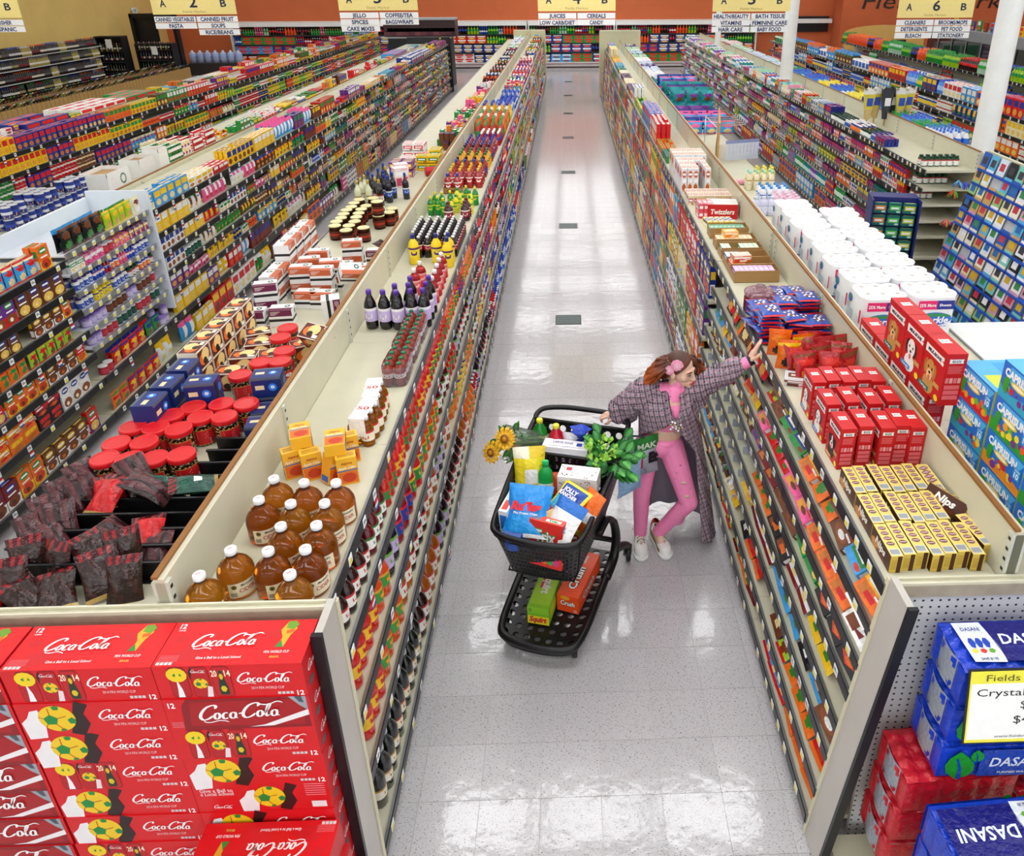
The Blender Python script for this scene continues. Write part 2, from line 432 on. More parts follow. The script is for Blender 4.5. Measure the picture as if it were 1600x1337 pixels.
def p_pack(name, cat, words, dim, base, a1, a2, seed=0, m='film', nx=3):
    """shrink-wrapped block with rounded lobes"""
    w, d, h = dim; g = G()
    def P(u, v):
        a = 2*PI*u; p = 4.
        cx, sx = math.cos(a), math.sin(a); k = (abs(cx)**p+abs(sx)**p)**(-1/p)
        e = min(1, .82+.9*min(v, 1-v)/.5*.4)
        return (w/2*cx*k*e, d/2*sx*k*e, h*v)
    g.grid(P, 16, 5, lambda u, v: a1 if .25 < v < .75 and .62 < u < .88 else (a2 if v > .8 else base), m, True, True)
    n0 = len(g.V); pts = [P(i/16, 1) for i in range(16)]; g.poly(pts, base, m)
    return D(name, cat, words, [(name, g)], None, dim)


# ------------------------------------------------------------------ the catalogue: designs of each kind
PALW = [('red', '#d8161c'), ('dark blue', '#12308c'), ('yellow', '#f6c715'), ('green', '#1b8f3a'), ('orange', '#f0701a'), ('purple', '#6a2a8c'), ('white', '#f1f1ee'), ('brown', '#6b3a1c'),
        ('pink', '#ee5c9a'), ('sky blue', '#3f9fe0'), ('black', '#1b1b1f'), ('cream', '#efe2b8'), ('teal', '#0e8f95'), ('maroon', '#7a1420'), ('lime', '#9ccb2a')]
PD = dict(PALW)
def pal(names): return [(n, PD[n]) for n in names.split(',')]
CAT = {}
def mk_cartons(key, name, cat, noun, dim, colours, style, n, seed, accents='red,white,dark blue,yellow,green'):
    r = random.Random(seed); L = []; cs = pal(colours); ac = pal(accents)
    for i in range(n):
        b = cs[i % len(cs)]; a = r.choice([x for x in ac if x[0] != b[0]]); a2 = r.choice(cs)
        pic = r.choice(['#e8a23a', '#c9742a', '#f3dc9a', '#8c4a20', '#d23a20', '#f0c860', '#7a3b16', '#e6572a'])
        sc = (1+r.uniform(-.12, .12), 1., 1+r.uniform(-.1, .1))
        L.append(p_carton(name, cat, f'{b[0]} {noun} with {a[0]} logo', tuple(x*s for x, s in zip(dim, sc)), b[1], a[1], a2[1], pic, seed*100+i, style, busy=True))
    CAT[key] = L
def mk_bottles(key, name, cat, noun, r0, h, prof, combos, body_m='glassy', ry=1.):
    L = []
    for i, (w1, liq, w2, cap, w3, lab, lab2) in enumerate(combos):
        L.append(p_bottle(name, cat, f'{w1} {noun} with {w2} cap', r0*(1+.06*((i*7) % 3-1)), h*(1+.05*((i*5) % 3-1)), prof, liq, cap, lab, lab2, body_m, ry=ry))
    CAT[key] = L
def mk_bags(key, name, cat, noun, dim, colours, n, seed, m='film'):
    r = random.Random(seed); cs = pal(colours); L = []
    for i in range(n):
        b = cs[i % len(cs)]; a = r.choice([x for x in cs if x[0] != b[0]]); a2 = r.choice(cs)
        L.append(p_bag(name, cat, f'{b[0]} {noun} with {a[0]} panel', dim, b[1], a[1], a2[1], r.choice(['#e8a23a', '#7a3b16', '#d23a20', '#f3dc9a', '#ffffff', '#3a8a30']), seed*50+i, m=m))
    CAT[key] = L
mk_cartons('mix', 'baking_mix_box', 'box', 'baking mix box', (.135, .045, .19), 'yellow,red,brown,purple,orange,maroon,sky blue,white', 'mix', 12, 3)
mk_cartons('pasta', 'pasta_box', 'box', 'pasta box', (.12, .05, .19), 'dark blue,yellow,dark blue,green,yellow', 'band', 6, 4, 'red,white')
mk_cartons('dinner', 'dinner_mix_box', 'box', 'dinner mix box', (.12, .04, .19), 'brown,orange,red,yellow,green,purple', 'mix', 9, 5)
mk_cartons('cereal', 'cereal_box', 'box', 'cereal box', (.20, .06, .30), 'yellow,red,orange,dark blue,sky blue,brown,green,purple,cream,white', 'cereal', 18, 6)
mk_cartons('bar', 'snack_bar_box', 'box', 'snack bar box', (.15, .06, .10), 'green,yellow,red,purple,orange,sky blue,white,brown', 'small', 10, 7)
mk_cartons('tea', 'tea_box', 'box', 'tea box', (.13, .075, .085), 'green,white,pink,yellow,purple,cream,red', 'small', 9, 8)
mk_cartons('med', 'medicine_box', 'box', 'medicine box', (.075, .04, .11), 'white,dark blue,red,sky blue,white,orange,green,purple', 'small', 12, 9)
mk_cartons('tooth', 'toothpaste_box', 'box', 'toothpaste box', (.06, .05, .17), 'white,sky blue,dark blue,red,teal', 'small', 6, 10)
mk_cartons('candybox', 'candy_box', 'box', 'candy box', (.16, .03, .10), 'red,brown,black,white,dark blue,brown,black,orange,yellow,maroon,pink', 'band', 14, 11)
mk_cartons('pudding', 'pudding_box', 'box', 'pudding box', (.085, .035, .09), 'pink,white,red,purple,yellow,green', 'band', 8, 12)
mk_cartons('powder', 'detergent_box', 'box', 'detergent box', (.20, .10, .24), 'orange,sky blue,red,white,dark blue', 'cereal', 6, 13)
mk_cartons('case', 'drink_carton', 'carton', 'drink carton', (.38, .20, .14), 'sky blue,dark blue,dark blue,green,white,red', 'band', 8, 14, 'white,red')
mk_cartons('dogbox', 'biscuit_carton', 'box', 'biscuit carton', (.19, .08, .27), 'red,green,orange,cream', 'cereal', 5, 15)
mk_bottles('juice', 'juice_bottle', 'bottle', 'juice bottle', .058, .27, 'juice', [
 ('dark brown', '#2a0d08', 'white', '#e8e8e8', 'white', '#f0ede4', '#c41e24'), ('deep purple', '#1c0a1c', 'purple', '#5a2d8c', 'lilac', '#c9b4e0', '#6fae3c'), ('red', '#c01420', 'red', '#c01a1a', 'green', '#2c8a3a', '#f0c020'),
 ('dark red', '#5c0a12', 'black', '#181818', 'white', '#f2f0ea', '#2f7d32'), ('yellow', '#e8b020', 'blue', '#20309a', 'yellow', '#f8d830', '#3a2a80'), ('amber', '#a8520c', 'white', '#eeeeee', 'white', '#f4f0e0', '#c8261e'),
 ('orange', '#e86a10', 'green', '#1d8c3c', 'orange', '#f08a1e', '#2c8a3a'), ('cherry', '#8c0a1c', 'white', '#eeeeee', 'blue', '#2040a0', '#e02030')])
mk_bottles('tomato', 'tomato_juice_bottle', 'bottle', 'vegetable juice bottle', .05, .25, 'squeeze', [('tomato red', '#b8200e', 'green', '#1c7c34', 'green', '#2f8c3c', '#e03020'), ('red', '#d01818', 'red', '#d01818', 'yellow', '#f4c020', '#c01818'), ('orange', '#d8480e', 'white', '#eee', 'green', '#3a9c40', '#f0a020')])
mk_bottles('smallred', 'drink_bottle', 'bottle', 'small drink bottle', .036, .20, 'soda', [
 ('crimson', '#a80c20', 'white', '#f0f0f0', 'blue', '#2848a8', '#ffffff'), ('black', '#170b0e', 'white', '#f0f0f0', 'red', '#c01a24', '#ffffff'), ('red', '#d01a26', 'red', '#c81420', 'white', '#f0f0f0', '#2040a0'), ('blue', '#1c48b8', 'blue', '#1c48b8', 'white', '#f0f0f0', '#e02030'),
 ('clear', '#c8d4dc', 'blue', '#2a5cc0', 'blue', '#3a70d0', '#ffffff'), ('green', '#2a8c34', 'yellow', '#f0d020', 'green', '#3aa040', '#f4e040'), ('pink', '#e0507c', 'white', '#ffffff', 'pink', '#f08cac', '#ffffff'), ('amber', '#8c4a0c', 'black', '#141414', 'gold', '#c8a040', '#f0e0b0')])
mk_bottles('spark', 'sparkling_cider_bottle', 'bottle', 'sparkling cider bottle', .044, .31, 'wine', [('dark green', '#0d120c', 'silver', '#cfd2d6', 'white', '#ece6d4', '#b88a2c'), ('dark green', '#10160e', 'gold', '#c9a24a', 'cream', '#efe6c4', '#a8321e')])
mk_bottles('wine', 'wine_bottle', 'bottle', 'wine bottle', .038, .30, 'wine', [('dark', '#120c0e', 'red', '#b81c20', 'white', '#e4dcc8', '#a02020'), ('green', '#1c2a14', 'green', '#3a8c3a', 'tan', '#a89468', '#404040'), ('dark', '#140e10', 'orange', '#e0641c', 'maroon', '#7c2028', '#d8c090'),
 ('golden', '#a89848', 'silver', '#c8c8cc', 'white', '#e0dcc8', '#607030'), ('dark', '#100a0c', 'black', '#17171a', 'grey', '#5c5c60', '#d8d4c8'), ('dark', '#140c10', 'blue', '#2850a8', 'white', '#d8d8d4', '#2850a8')])
mk_bottles('soda', 'soda_bottle', 'bottle', 'two litre soda bottle', .052, .30, 'soda', [('cola', '#2a0e08', 'red', '#d01818', 'red', '#d81a1c', '#ffffff'), ('green', '#1c8c34', 'green', '#1a9c3a', 'lime', '#8cd02a', '#f0e020'), ('orange', '#f0581c', 'orange', '#f07018', 'orange', '#f04a18', '#ffffff'),
 ('cola', '#200c0a', 'blue', '#1a3cb0', 'blue', '#1a3cb0', '#e02828'), ('clear', '#b4d8c0', 'green', '#1a9c3a', 'green', '#2aac44', '#f4e020'), ('lime', '#a0cc20', 'green', '#208c30', 'green', '#1c9c38', '#e03020'), ('cola', '#22100c', 'maroon', '#7c1020', 'maroon', '#7c1424', '#ffffff')])
mk_bottles('vial', 'vitamin_bottle', 'bottle', 'vitamin bottle', .032, .105, 'vial', [('green', '#1c4a30', 'green', '#15412a', 'white', '#eef0ea', '#c02828'), ('white', '#eceee8', 'purple', '#4a2c8c', 'blue', '#4060b8', '#ffffff'), ('yellow', '#f2d21c', 'yellow', '#f4da30', 'yellow', '#f4d830', '#2040a0'), ('white', '#f0f0ee', 'white', '#f6f6f4', 'blue', '#2a58b0', '#ffffff'), ('blue', '#2444a8', 'white', '#f0f0f0', 'orange', '#f08020', '#ffffff')], 'plastic')
mk_bottles('lotion', 'lotion_bottle', 'bottle', 'toiletry bottle', .036, .19, 'lotion', [('white', '#f2f2f0', 'blue', '#2a6cd0', 'blue', '#bcd8f4', '#2a6cd0'), ('pink', '#f0a8c4', 'pink', '#f08cb4', 'white', '#f8e8f0', '#e05c90'), ('teal', '#1c9c9c', 'white', '#f4f4f4', 'white', '#e0f4f0', '#107070'), ('purple', '#8c5cc0', 'white', '#f0f0f0', 'white', '#ece0f8', '#6030a0'), ('green', '#3cac5c', 'white', '#f4f4f4', 'white', '#e8f8e8', '#208040'), ('cream', '#f0e4c0', 'mint', '#90e0c0', 'cream', '#f6ecd0', '#a89060')], 'plastic')
mk_bottles('cleaner', 'cleaner_bottle', 'bottle', 'cleaner bottle', .045, .25, 'squeeze', [('blue', '#3c7ce0', 'red', '#d8242c', 'white', '#eef2f8', '#2050c0'), ('blue', '#4a90e8', 'blue', '#2c5cd0', 'blue', '#b0d0f8', '#1c40b0'), ('white', '#f0f2f4', 'blue', '#2c70d0', 'blue', '#3070d8', '#ffffff'), ('green', '#1cac4c', 'green', '#189c40', 'yellow', '#e8e040', '#107030'), ('dark blue', '#1c2c9c', 'dark blue', '#18208c', 'white', '#f0f0f4', '#d02030'), ('yellow', '#f0dc30', 'yellow', '#f4e444', 'green', '#2c9c40', '#f4f0c0')], 'plastic')
mk_bags('candy', 'candy_bag', 'bag', 'candy bag', (.15, .045, .20), 'yellow,red,brown,black,dark blue,purple,maroon,orange,sky blue,white,black,brown', 16, 21)
mk_bags('chip', 'chocolate_chip_bag', 'bag', 'baking chip bag', (.14, .04, .16), 'yellow,yellow,dark blue,brown,red,green,orange', 9, 22)
mk_bags('sugar', 'sugar_bag', 'bag', 'sugar bag', (.14, .09, .22), 'white,pink,yellow,brown,white,sky blue,green', 8, 23, 'paper')
mk_bags('pouch', 'snack_pouch', 'pouch', 'snack pouch', (.12, .035, .17), 'cream,lime,red,yellow,orange,sky blue,maroon,green', 10, 24)
mk_bags('diaper', 'diaper_pack', 'package', 'diaper package', (.24, .14, .2), 'teal,sky blue,dark blue,pink,purple,teal', 6, 25)
mk_bags('petfood', 'pet_food_sack', 'sack', 'pet food sack', (.28, .10, .36), 'green,sky blue,brown,yellow,orange,dark blue', 6, 26)
CAT['can'] = [p_can('food_can', 'can', f'{w} food can with {w2} band', .037, .108, a, b, c) for w, a, w2, b, c in (('red', '#c81c1c', 'white', '#f2f0ea', '#e8b040'), ('yellow', '#eec418', 'green', '#2c8c34', '#d03a20'), ('green', '#2c8438', 'white', '#f0f0e8', '#8cc040'), ('dark blue', '#16307c', 'yellow', '#f0c830', '#e8e0b0'), ('orange', '#e8641c', 'red', '#c02020', '#f4d070'), ('white', '#ece8dc', 'red', '#c42424', '#c87030'), ('brown', '#7c4420', 'cream', '#f0e0b0', '#d8a048'), ('lime', '#9cc43c', 'green', '#207030', '#f0e060'))]
CAT['jar'] = [p_jar('spice_jar', 'jar', f'{w} jar with {w2} lid', .034, .11, a, b, c) for w, a, w2, b, c in (('red sauce', '#a8240e', 'gold', '#c8a448', '#f0e4c0'), ('green pickle', '#6c7c24', 'green', '#1c7c38', '#f4e440'), ('brown', '#5c3014', 'black', '#18181a', '#f0d070'), ('pale', '#e0d4a8', 'white', '#f4f4f0', '#3a70c0'), ('dark', '#24100c', 'red', '#c81c20', '#f0ece0'), ('yellow', '#e4b42c', 'yellow', '#f0d030', '#2c8c40'))]
CAT['frost'] = [p_jar('frosting_tub', 'tub', f'{w} frosting tub with {w2} lid', .04, .085, a, b, c, .86, 'plastic') for w, a, w2, b, c in (('pink', '#e8a8c0', 'white', '#f4f4f4', '#f0d0dc'), ('white', '#f2f2f0', 'blue', '#2c50b0', '#4070d0'), ('red', '#b82438', 'white', '#f4f4f4', '#d04050'), ('green', '#1c4c40', 'white', '#eef0ee', '#2c6050'), ('violet', '#b09cd8', 'violet', '#8c70c0', '#d8ccf0'), ('brown', '#5a2c18', 'clear', '#d8d4d0', '#7c4428'))]
CAT['canister'] = [p_jar('coffee_canister', 'canister', f'{w} canister with {w2} lid', .055, .15, a, b, c, .88, 'plastic') for w, a, w2, b, c in (('red', '#c41c20', 'red', '#d02428', '#f0c040'), ('white', '#eceae4', 'blue', '#2858b8', '#3a68c8'), ('yellow', '#f0c420', 'brown', '#5c3418', '#c82820'), ('blue', '#2048a8', 'white', '#f0f0f0', '#f0d040'))]
CAT['pack'] = [p_pack('paper_goods_pack', 'package', f'{w} shrink-wrapped paper pack', (.24, .2, .2), a, b, c, i) for i, (w, a, b, c) in enumerate((('white', '#f0f2f4', '#3070c8', '#f6f8fa'), ('pale blue', '#b8d4f0', '#2858b8', '#e4f0fa'), ('green', '#7cc08c', '#1c7c40', '#e0f4e4')))]

# ------------------------------------------------------------------ stock: collected first, then the 300 best seen of a kind become objects, the rest one mass per kind
STOCK = {}
CAMP = Vector((1.15258, -2.8058, 3.77081))
def put(d, M, label, group, vis=1.):
    p = M.translation
    STOCK.setdefault(d.name, []).append((((p-CAMP).length/vis), d, M, label, group))
def ordinal(n):
    L = ['first', 'second', 'third', 'fourth', 'fifth', 'sixth', 'seventh', 'eighth', 'ninth', 'tenth']
    if n <= 10: return L[n-1]
    return f'{n}{"th" if 10 < n % 100 < 20 else {1: "st", 2: "nd", 3: "rd"}.get(n % 10, "th")}'
FACING = {}
def facing_label(d, place):
    """the block's own phrase; each item in it then says where it stands in the block"""
    k = (place, d.words.split(' with')[0]); FACING[k] = FACING.get(k, 0)+1; n = FACING[k]
    return (d.words, place if n == 1 else f'{place}, {ordinal(n)} block')
def item_label(fl, tail):
    w_, pl = fl
    L = f'{w_} on {pl}, {tail}'
    return L if len(L.split()) < 17 else f'{w_.split(" with")[0]} on {pl}, {tail}'
COUNT = {}
def put_n(d, M, fl, vis=1.):
    COUNT[fl] = COUNT.get(fl, 0)+1
    put(d, M, item_label(fl, ordinal(COUNT[fl])+' along'), f'{fl[0]} on {fl[1]}', vis)
def fill(place, face, lip, ys, zs, clear, keys, seed, rows=1, depth=.4, gap=.006, xtop=0, k_lo=2, k_hi=5, empty=.03, back=0., stack=True, jit=.0, tilt=0.):
    """one shelf: facings of designs along y from ys[0] to ys[1]; face +1 looks to +x, -1 to -x. keys: [(y_end, 'key key'), ...]"""
    r = random.Random(seed); y = ys[0]; used = None
    while y < ys[1]-.05:
        ks = next((k for ye, k in keys if y < ye), keys[-1][1]).split()
        d = r.choice(CAT[r.choice(ks)])
        if d is used: d = r.choice(CAT[r.choice(ks)])
        used = d; w, dd, h = d.size
        sc = min(1. if not tilt else 1.2, clear/h)
        w *= sc; dd *= sc; h *= sc
        k = r.randint(k_lo, k_hi)
        if r.random() < empty: y += w*1.5; continue
        fl = facing_label(d, place)
        for i in range(k):
            if y+w > ys[1]: break
            for row in range(rows):
                if row and r.random() < .10: continue
                ns = max(1, int(clear/h)) if (stack and h < .13) else 1
                if rows > 1: ns = 1 if r.random() < .7 else min(2, ns)
                x = lip - face*((.013 if not tilt else -dd*.1)+dd/2+row*(dd+.012)+back)
                if row*(dd+.012)+dd > depth: break
                for s_ in range(ns):
                    tail = ordinal(i+1)+' along'+(f', row {["one", "two", "three", "four"][row]}' if rows > 1 else '')+(f', layer {["one", "two", "three", "four", "five"][min(s_, 4)]}' if ns > 1 else '')
                    put(d, TR(x+r.uniform(-1, 1)*.006, y+w/2, zs+.0015+s_*(h+.0008)+(dd*.4 if tilt else 0), (PI/2 if face > 0 else -PI/2)+r.uniform(-1, 1)*(.03+jit), -tilt, s=sc), item_label(fl, tail), f'{fl[0]} on {fl[1]}', 1. if row == 0 and s_ == ns-1 else .8)
            y += w+gap
        y += .01
def stock_out():
    for name, L in STOCK.items():
        L.sort(key=lambda t: t[0]); near = L[:295]; far = L[295:]
        for dist, d, M, label, group in near:
            if dist < 4.6: spawn(d, M, label, group, True)
            else: tag(obj(d.name, d.mesh('all') if dist < 9 else d.mesh('low'), M=M), label, d.cat, group)
        if far:
            d = far[0][1]
            o = obj(d.name+'_stock', join_many(d.name+'_stock', [(t[1].low, t[2]) for t in far]))
            tag(o, f'distant rows of {plural(d.name)} too far along the shelves to count', d.cat, kind='stuff')
def plural(n):
    n = n.replace('_', ' ')
    return n+'es' if n.endswith(('x', 'ch')) else n+'s'

# ------------------------------------------------------------------ the setting
def proc_mat(name, build):
    m, nt, b = base_mat(name); build(nt, b); MATS[name] = m; return m
def speckle(nt, b):
    tc = node(nt, 'ShaderNodeTexCoord'); oi = node(nt, 'ShaderNodeObjectInfo')
    geo = node(nt, 'ShaderNodeNewGeometry')
    mp = node(nt, 'ShaderNodeMapping'); mp.inputs['Scale'].default_value = (80, 215, 1); nt.links.new(geo.outputs['Position'], mp.inputs[0])
    a = node(nt, 'ShaderNodeTexNoise'); a.inputs['Scale'].default_value = 1.; a.inputs['Detail'].default_value = 1; nt.links.new(mp.outputs[0], a.inputs[0])
    mp2 = node(nt, 'ShaderNodeMapping'); mp2.inputs['Scale'].default_value = (200, 70, 1); mp2.inputs['Rotation'].default_value = (0, 0, .5); nt.links.new(geo.outputs['Position'], mp2.inputs[0])
    a2 = node(nt, 'ShaderNodeTexNoise'); a2.inputs['Scale'].default_value = 1.; a2.inputs['Detail'].default_value = 1; nt.links.new(mp2.outputs[0], a2.inputs[0])
    r1 = node(nt, 'ShaderNodeValToRGB'); r1.color_ramp.elements[0].position = .29; r1.color_ramp.elements[0].color = (.12, .115, .115, 1); r1.color_ramp.elements[1].position = .38; r1.color_ramp.elements[1].color = (1, 1, 1, 1)
    r2 = node(nt, 'ShaderNodeValToRGB'); r2.color_ramp.elements[0].position = .26; r2.color_ramp.elements[0].color = (.35, .33, .32, 1); r2.color_ramp.elements[1].position = .36; r2.color_ramp.elements[1].color = (1, 1, 1, 1)
    nt.links.new(a.outputs['Fac'], r1.inputs[0]); nt.links.new(a2.outputs['Fac'], r2.inputs[0])
    mu = node(nt, 'ShaderNodeMix', data_type='RGBA', blend_type='MULTIPLY'); mu.inputs[0].default_value = .8
    nt.links.new(r1.outputs[0], mu.inputs[6]); nt.links.new(r2.outputs[0], mu.inputs[7])
    mu2 = node(nt, 'ShaderNodeMix', data_type='RGBA', blend_type='MULTIPLY'); mu2.inputs[0].default_value = 1.
    nt.links.new(mu.outputs[2], mu2.inputs[6])
    mr = node(nt, 'ShaderNodeMapRange'); mr.inputs['To Min'].default_value = .93; mr.inputs['To Max'].default_value = 1.03; nt.links.new(oi.outputs['Random'], mr.inputs[0])
    rgb = node(nt, 'ShaderNodeVectorMath', operation='SCALE'); rgb.inputs[0].default_value = lin('#c6c3c5'); nt.links.new(mr.outputs[0], rgb.inputs['Scale'])
    nt.links.new(rgb.outputs[0], mu2.inputs[7]); nt.links.new(mu2.outputs[2], b.inputs['Base Color'])
    b.inputs['Roughness'].default_value = .17; b.inputs['Coat Weight'].default_value = .4; b.inputs['Coat Roughness'].default_value = .03
    n3 = node(nt, 'ShaderNodeTexNoise'); n3.inputs['Scale'].default_value = 11; n3.inputs['Detail'].default_value = 3; nt.links.new(geo.outputs['Position'], n3.inputs[0])
    bp = node(nt, 'ShaderNodeBump'); bp.inputs['Strength'].default_value = .10; bp.inputs['Distance'].default_value = .02
    nt.links.new(n3.outputs['Fac'], bp.inputs['Height']); nt.links.new(bp.outputs[0], b.inputs['Normal']); nt.links.new(bp.outputs[0], b.inputs['Coat Normal'])
proc_mat('floor_tile', speckle)
def stucco(c):
    def f(nt, b):
        geo = node(nt, 'ShaderNodeNewGeometry'); n = node(nt, 'ShaderNodeTexNoise'); n.inputs['Scale'].default_value = 1.6; n.inputs['Detail'].default_value = 5
        nt.links.new(geo.outputs['Position'], n.inputs[0]); mr = node(nt, 'ShaderNodeMapRange'); mr.inputs['To Min'].default_value = .9; mr.inputs['To Max'].default_value = 1.1; nt.links.new(n.outputs['Fac'], mr.inputs[0])
        v = node(nt, 'ShaderNodeVectorMath', operation='SCALE'); v.inputs[0].default_value = lin(c); nt.links.new(mr.outputs[0], v.inputs['Scale']); nt.links.new(v.outputs[0], b.inputs['Base Color']); b.inputs['Roughness'].default_value = .8
    return f
proc_mat('stucco_orange', stucco('#c9683a')); proc_mat('stucco_yellow', stucco('#e6c877')); proc_mat('stucco_white', stucco('#e8e6e0'))
def peg(c, pitch=.0254, rad=.10):
    def f(nt, b):
        geo = node(nt, 'ShaderNodeTexCoord'); mp = node(nt, 'ShaderNodeMapping'); mp.inputs['Scale'].default_value = (1/pitch,)*3; nt.links.new(geo.outputs['Object'], mp.inputs[0])
        fr = node(nt, 'ShaderNodeVectorMath', operation='FRACTION'); nt.links.new(mp.outputs[0], fr.inputs[0])
        sb = node(nt, 'ShaderNodeVectorMath', operation='SUBTRACT'); sb.inputs[1].default_value = (.5, .5, .5); nt.links.new(fr.outputs[0], sb.inputs[0])
        ml = node(nt, 'ShaderNodeVectorMath', operation='MULTIPLY'); ml.inputs[1].default_value = f.axes; nt.links.new(sb.outputs[0], ml.inputs[0])
        ln = node(nt, 'ShaderNodeVectorMath', operation='LENGTH'); nt.links.new(ml.outputs[0], ln.inputs[0])
        gt = node(nt, 'ShaderNodeMath', operation='GREATER_THAN'); gt.inputs[1].default_value = rad*1.6; nt.links.new(ln.outputs['Value'], gt.inputs[0])
        mx = node(nt, 'ShaderNodeMix', data_type='RGBA'); mx.inputs[6].default_value = (.03, .03, .035, 1); mx.inputs[7].default_value = lin(c)+(1,); nt.links.new(gt.outputs[0], mx.inputs[0])
        nt.links.new(mx.outputs[2], b.inputs['Base Color']); b.inputs['Roughness'].default_value = .45
    f.axes = (1, 0, 1); return f
proc_mat('pegboard', peg('#d9d9d6', .035))
def lamp(nt, b):
    b.inputs['Base Color'].default_value = (1, 1, 1, 1); b.inputs['Emission Color'].default_value = (.975, .985, 1, 1); b.inputs['Emission Strength'].default_value = LAMP_STRENGTH
proc_mat('lamp', lamp)

T = .3048
XL, XR, YB, YF = -16.6, 24., 33.6, -9.
# floor: a slab under separate vinyl tiles in the aisle
fl = G(); fl.box((XL-.2, YF, -.2), (XR+.2, YB+.3, -.004), '#b9b3b0', 'paint')
floor = tag(obj('floor', fl), kind='structure')
tile = G(); gp = .0009
tile.box((gp, gp, -.004), (T-gp, T-gp, .0), '#cbc5c2', 'floor_tile')
tile_me = tile.mesh('floor_tile')
rest = []
ci, cj0 = .038, -.005  # the grid measured in the photograph
for j in range(-6, 108):
    for i in range(0, 8):
        x = ci+i*T; y = cj0+j*T
        M = TR(x, y, 0)
        if j < 31: o = obj('floor_tile', tile_me, floor, (x, y, 0))
        else: rest.append((tile, M))
big = G(); big.box((gp, gp, -.004), (4*T-gp, 4*T-gp, 0), '#cbc5c2', 'floor_tile')
for j in range(-24, 108, 4):
    for i in list(range(-52, 0, 4))+list(range(8, 76, 4)): rest.append((big, TR(ci+i*T, cj0+j*T, 0)))
for j in range(-24, -6):
    for i in range(8): rest.append((tile, TR(ci+i*T, cj0+j*T, 0)))
o = obj('floor_tiles', join_many('floor_tiles', rest), floor); o['kind'] = 'stuff'
# black slotted grates set into the aisle floor
gr = G(); gr.box((-.155, -.14, 0), (.155, .14, .003), '#3c4546', 'metal')
for k in range(9): gr.cbox((0, -.112+k*.028, .0035), (.28, .012, .003), '#6f7b7b', 'metal')
gme = gr.mesh('floor_grate')
for k in range(7):
    y = 5.52+3.775*k
    tag(obj('floor_grate', gme, loc=(1.1+.004*k, y, 0)), f'grey slotted floor grate, {ordinal(k+1)} down the main aisle', 'grate', 'floor grates in the aisle')
def wall(name, a, b, m, c='#ffffff'):
    g = G(); g.box(a, b, c, m); return tag(obj(name, g), kind='structure')
wall('wall_back', (XL-.2, YB, 0), (XR+.2, YB+.2, CEIL_Z), 'stucco_orange')
wall('wall_left', (XL-.2, YF, 0), (XL, YB, CEIL_Z), 'stucco_yellow')
wall('wall_right', (XR, YF, 0), (XR+.2, YB, CEIL_Z), 'stucco_orange')
wall('ceiling', (XL-.2, YF, CEIL_Z), (XR+.2, YB+.2, CEIL_Z+.1), 'stucco_white')
wall('trim_1', (-13.9, YB-.30, 1.82), (13.0, YB-.001, 2.0), 'paint', '#e9ebe6')
wall('partition_right', (13.1, YB-1.2, 0), (24, YB-.01, CEIL_Z-.01), 'stucco_orange')
# ceiling troffers
lf = G(); lf.box((-.62, -.32, -.05), (.62, .32, 0), '#f4f4f4', 'paint')
lp = G(); lp.box((-.57, -.27, -.056), (.57, .27, -.05), '#ffffff', 'lamp')
lfm, lpm = lf.mesh('frame'), lp.mesh('diffuser')
n = 0
for yy in [-5.3, -2.7, -.05, 2.55, 5.25, 7.9, 10.5, 13.1, 15.75, 18.4, 21.1, 23.8, 26.4, 29., 31.6]:
    for xx in [-14.2, -11.2, -8.2, -5.2, -2.4, .0, 1.3, 2.6, 5.0, 7.6, 10.4, 13.4, 16.8, 20.4]:
        n += 1
        t = thing('ceiling_light', f'white fluorescent ceiling fixture overhead, {ordinal(n)} of the grid', 'light', (xx, yy, CEIL_Z), group=None)
        obj('frame', lfm, t); obj('diffuser', lpm, t)

# white round posts
for px, py, rr, lab in ((5.87, 22.5, .09, 'white round steel post far down the store past the cereal'), (5.79, 13.95, .135, 'tall white round post between two rows near the toiletries'), (6.25, 6.45, .135, 'thick white round post standing by the greeting cards')):
    g = G(); g.lathe([(rr, 0, '#eef1ee'), (rr, CEIL_Z-.002, '#eef1ee')], 28, 'paint', cap0=False, cap1=False); g.lathe([(rr*1.25, 0, '#d8d8d4'), (rr*1.25, .03, '#d8d8d4'), (rr, .04, '#d8d8d4')], 28, 'paint')
    tag(obj('support_post', g, loc=(px, py, 0)), lab, 'post')

# ------------------------------------------------------------------ shelving gondolas
CREAM, STEEL, BLACKR = '#d0cdb4', '#9a9ea0', '#101113'
def shelf_geo(x0, x1, lipx, y0, y1, z, face):
    """board between x0 (back) and lipx, front lip with a dark price rail"""
    g = G(); a, b = sorted((x0, lipx))
    g.box((a, y0+.001, z-.028), (b, y1-.001, z), CREAM, 'paint')
    f = face
    g.box((min(lipx, lipx+f*.012), y0+.001, z-.055), (max(lipx, lipx+f*.012), y1-.001, z+.012), STEEL, 'metal')
    g.box((min(lipx+f*.012, lipx+f*.017), y0+.004, z-.050), (max(lipx+f*.012, lipx+f*.017), y1-.004, z+.007), BLACKR, 'blackplastic')
    return g
tagW = G(); tagW.box((0, -.022, -.022), (.003, .022, .022), '#f4f5f4', 'card'); tagW.box((.003, -.016, -.004), (.0034, .016, .002), '#333333', 'card'); tagW.box((.003, -.016, .006), (.0034, .006, .012), '#555555', 'card')
tagY = G(); tagY.box((0, -.022, -.022), (.003, .022, .022), '#f4f5f4', 'card'); tagY.box((.003, -.018, -.018), (.0036, .012, .006), '#f2e22a', 'card')
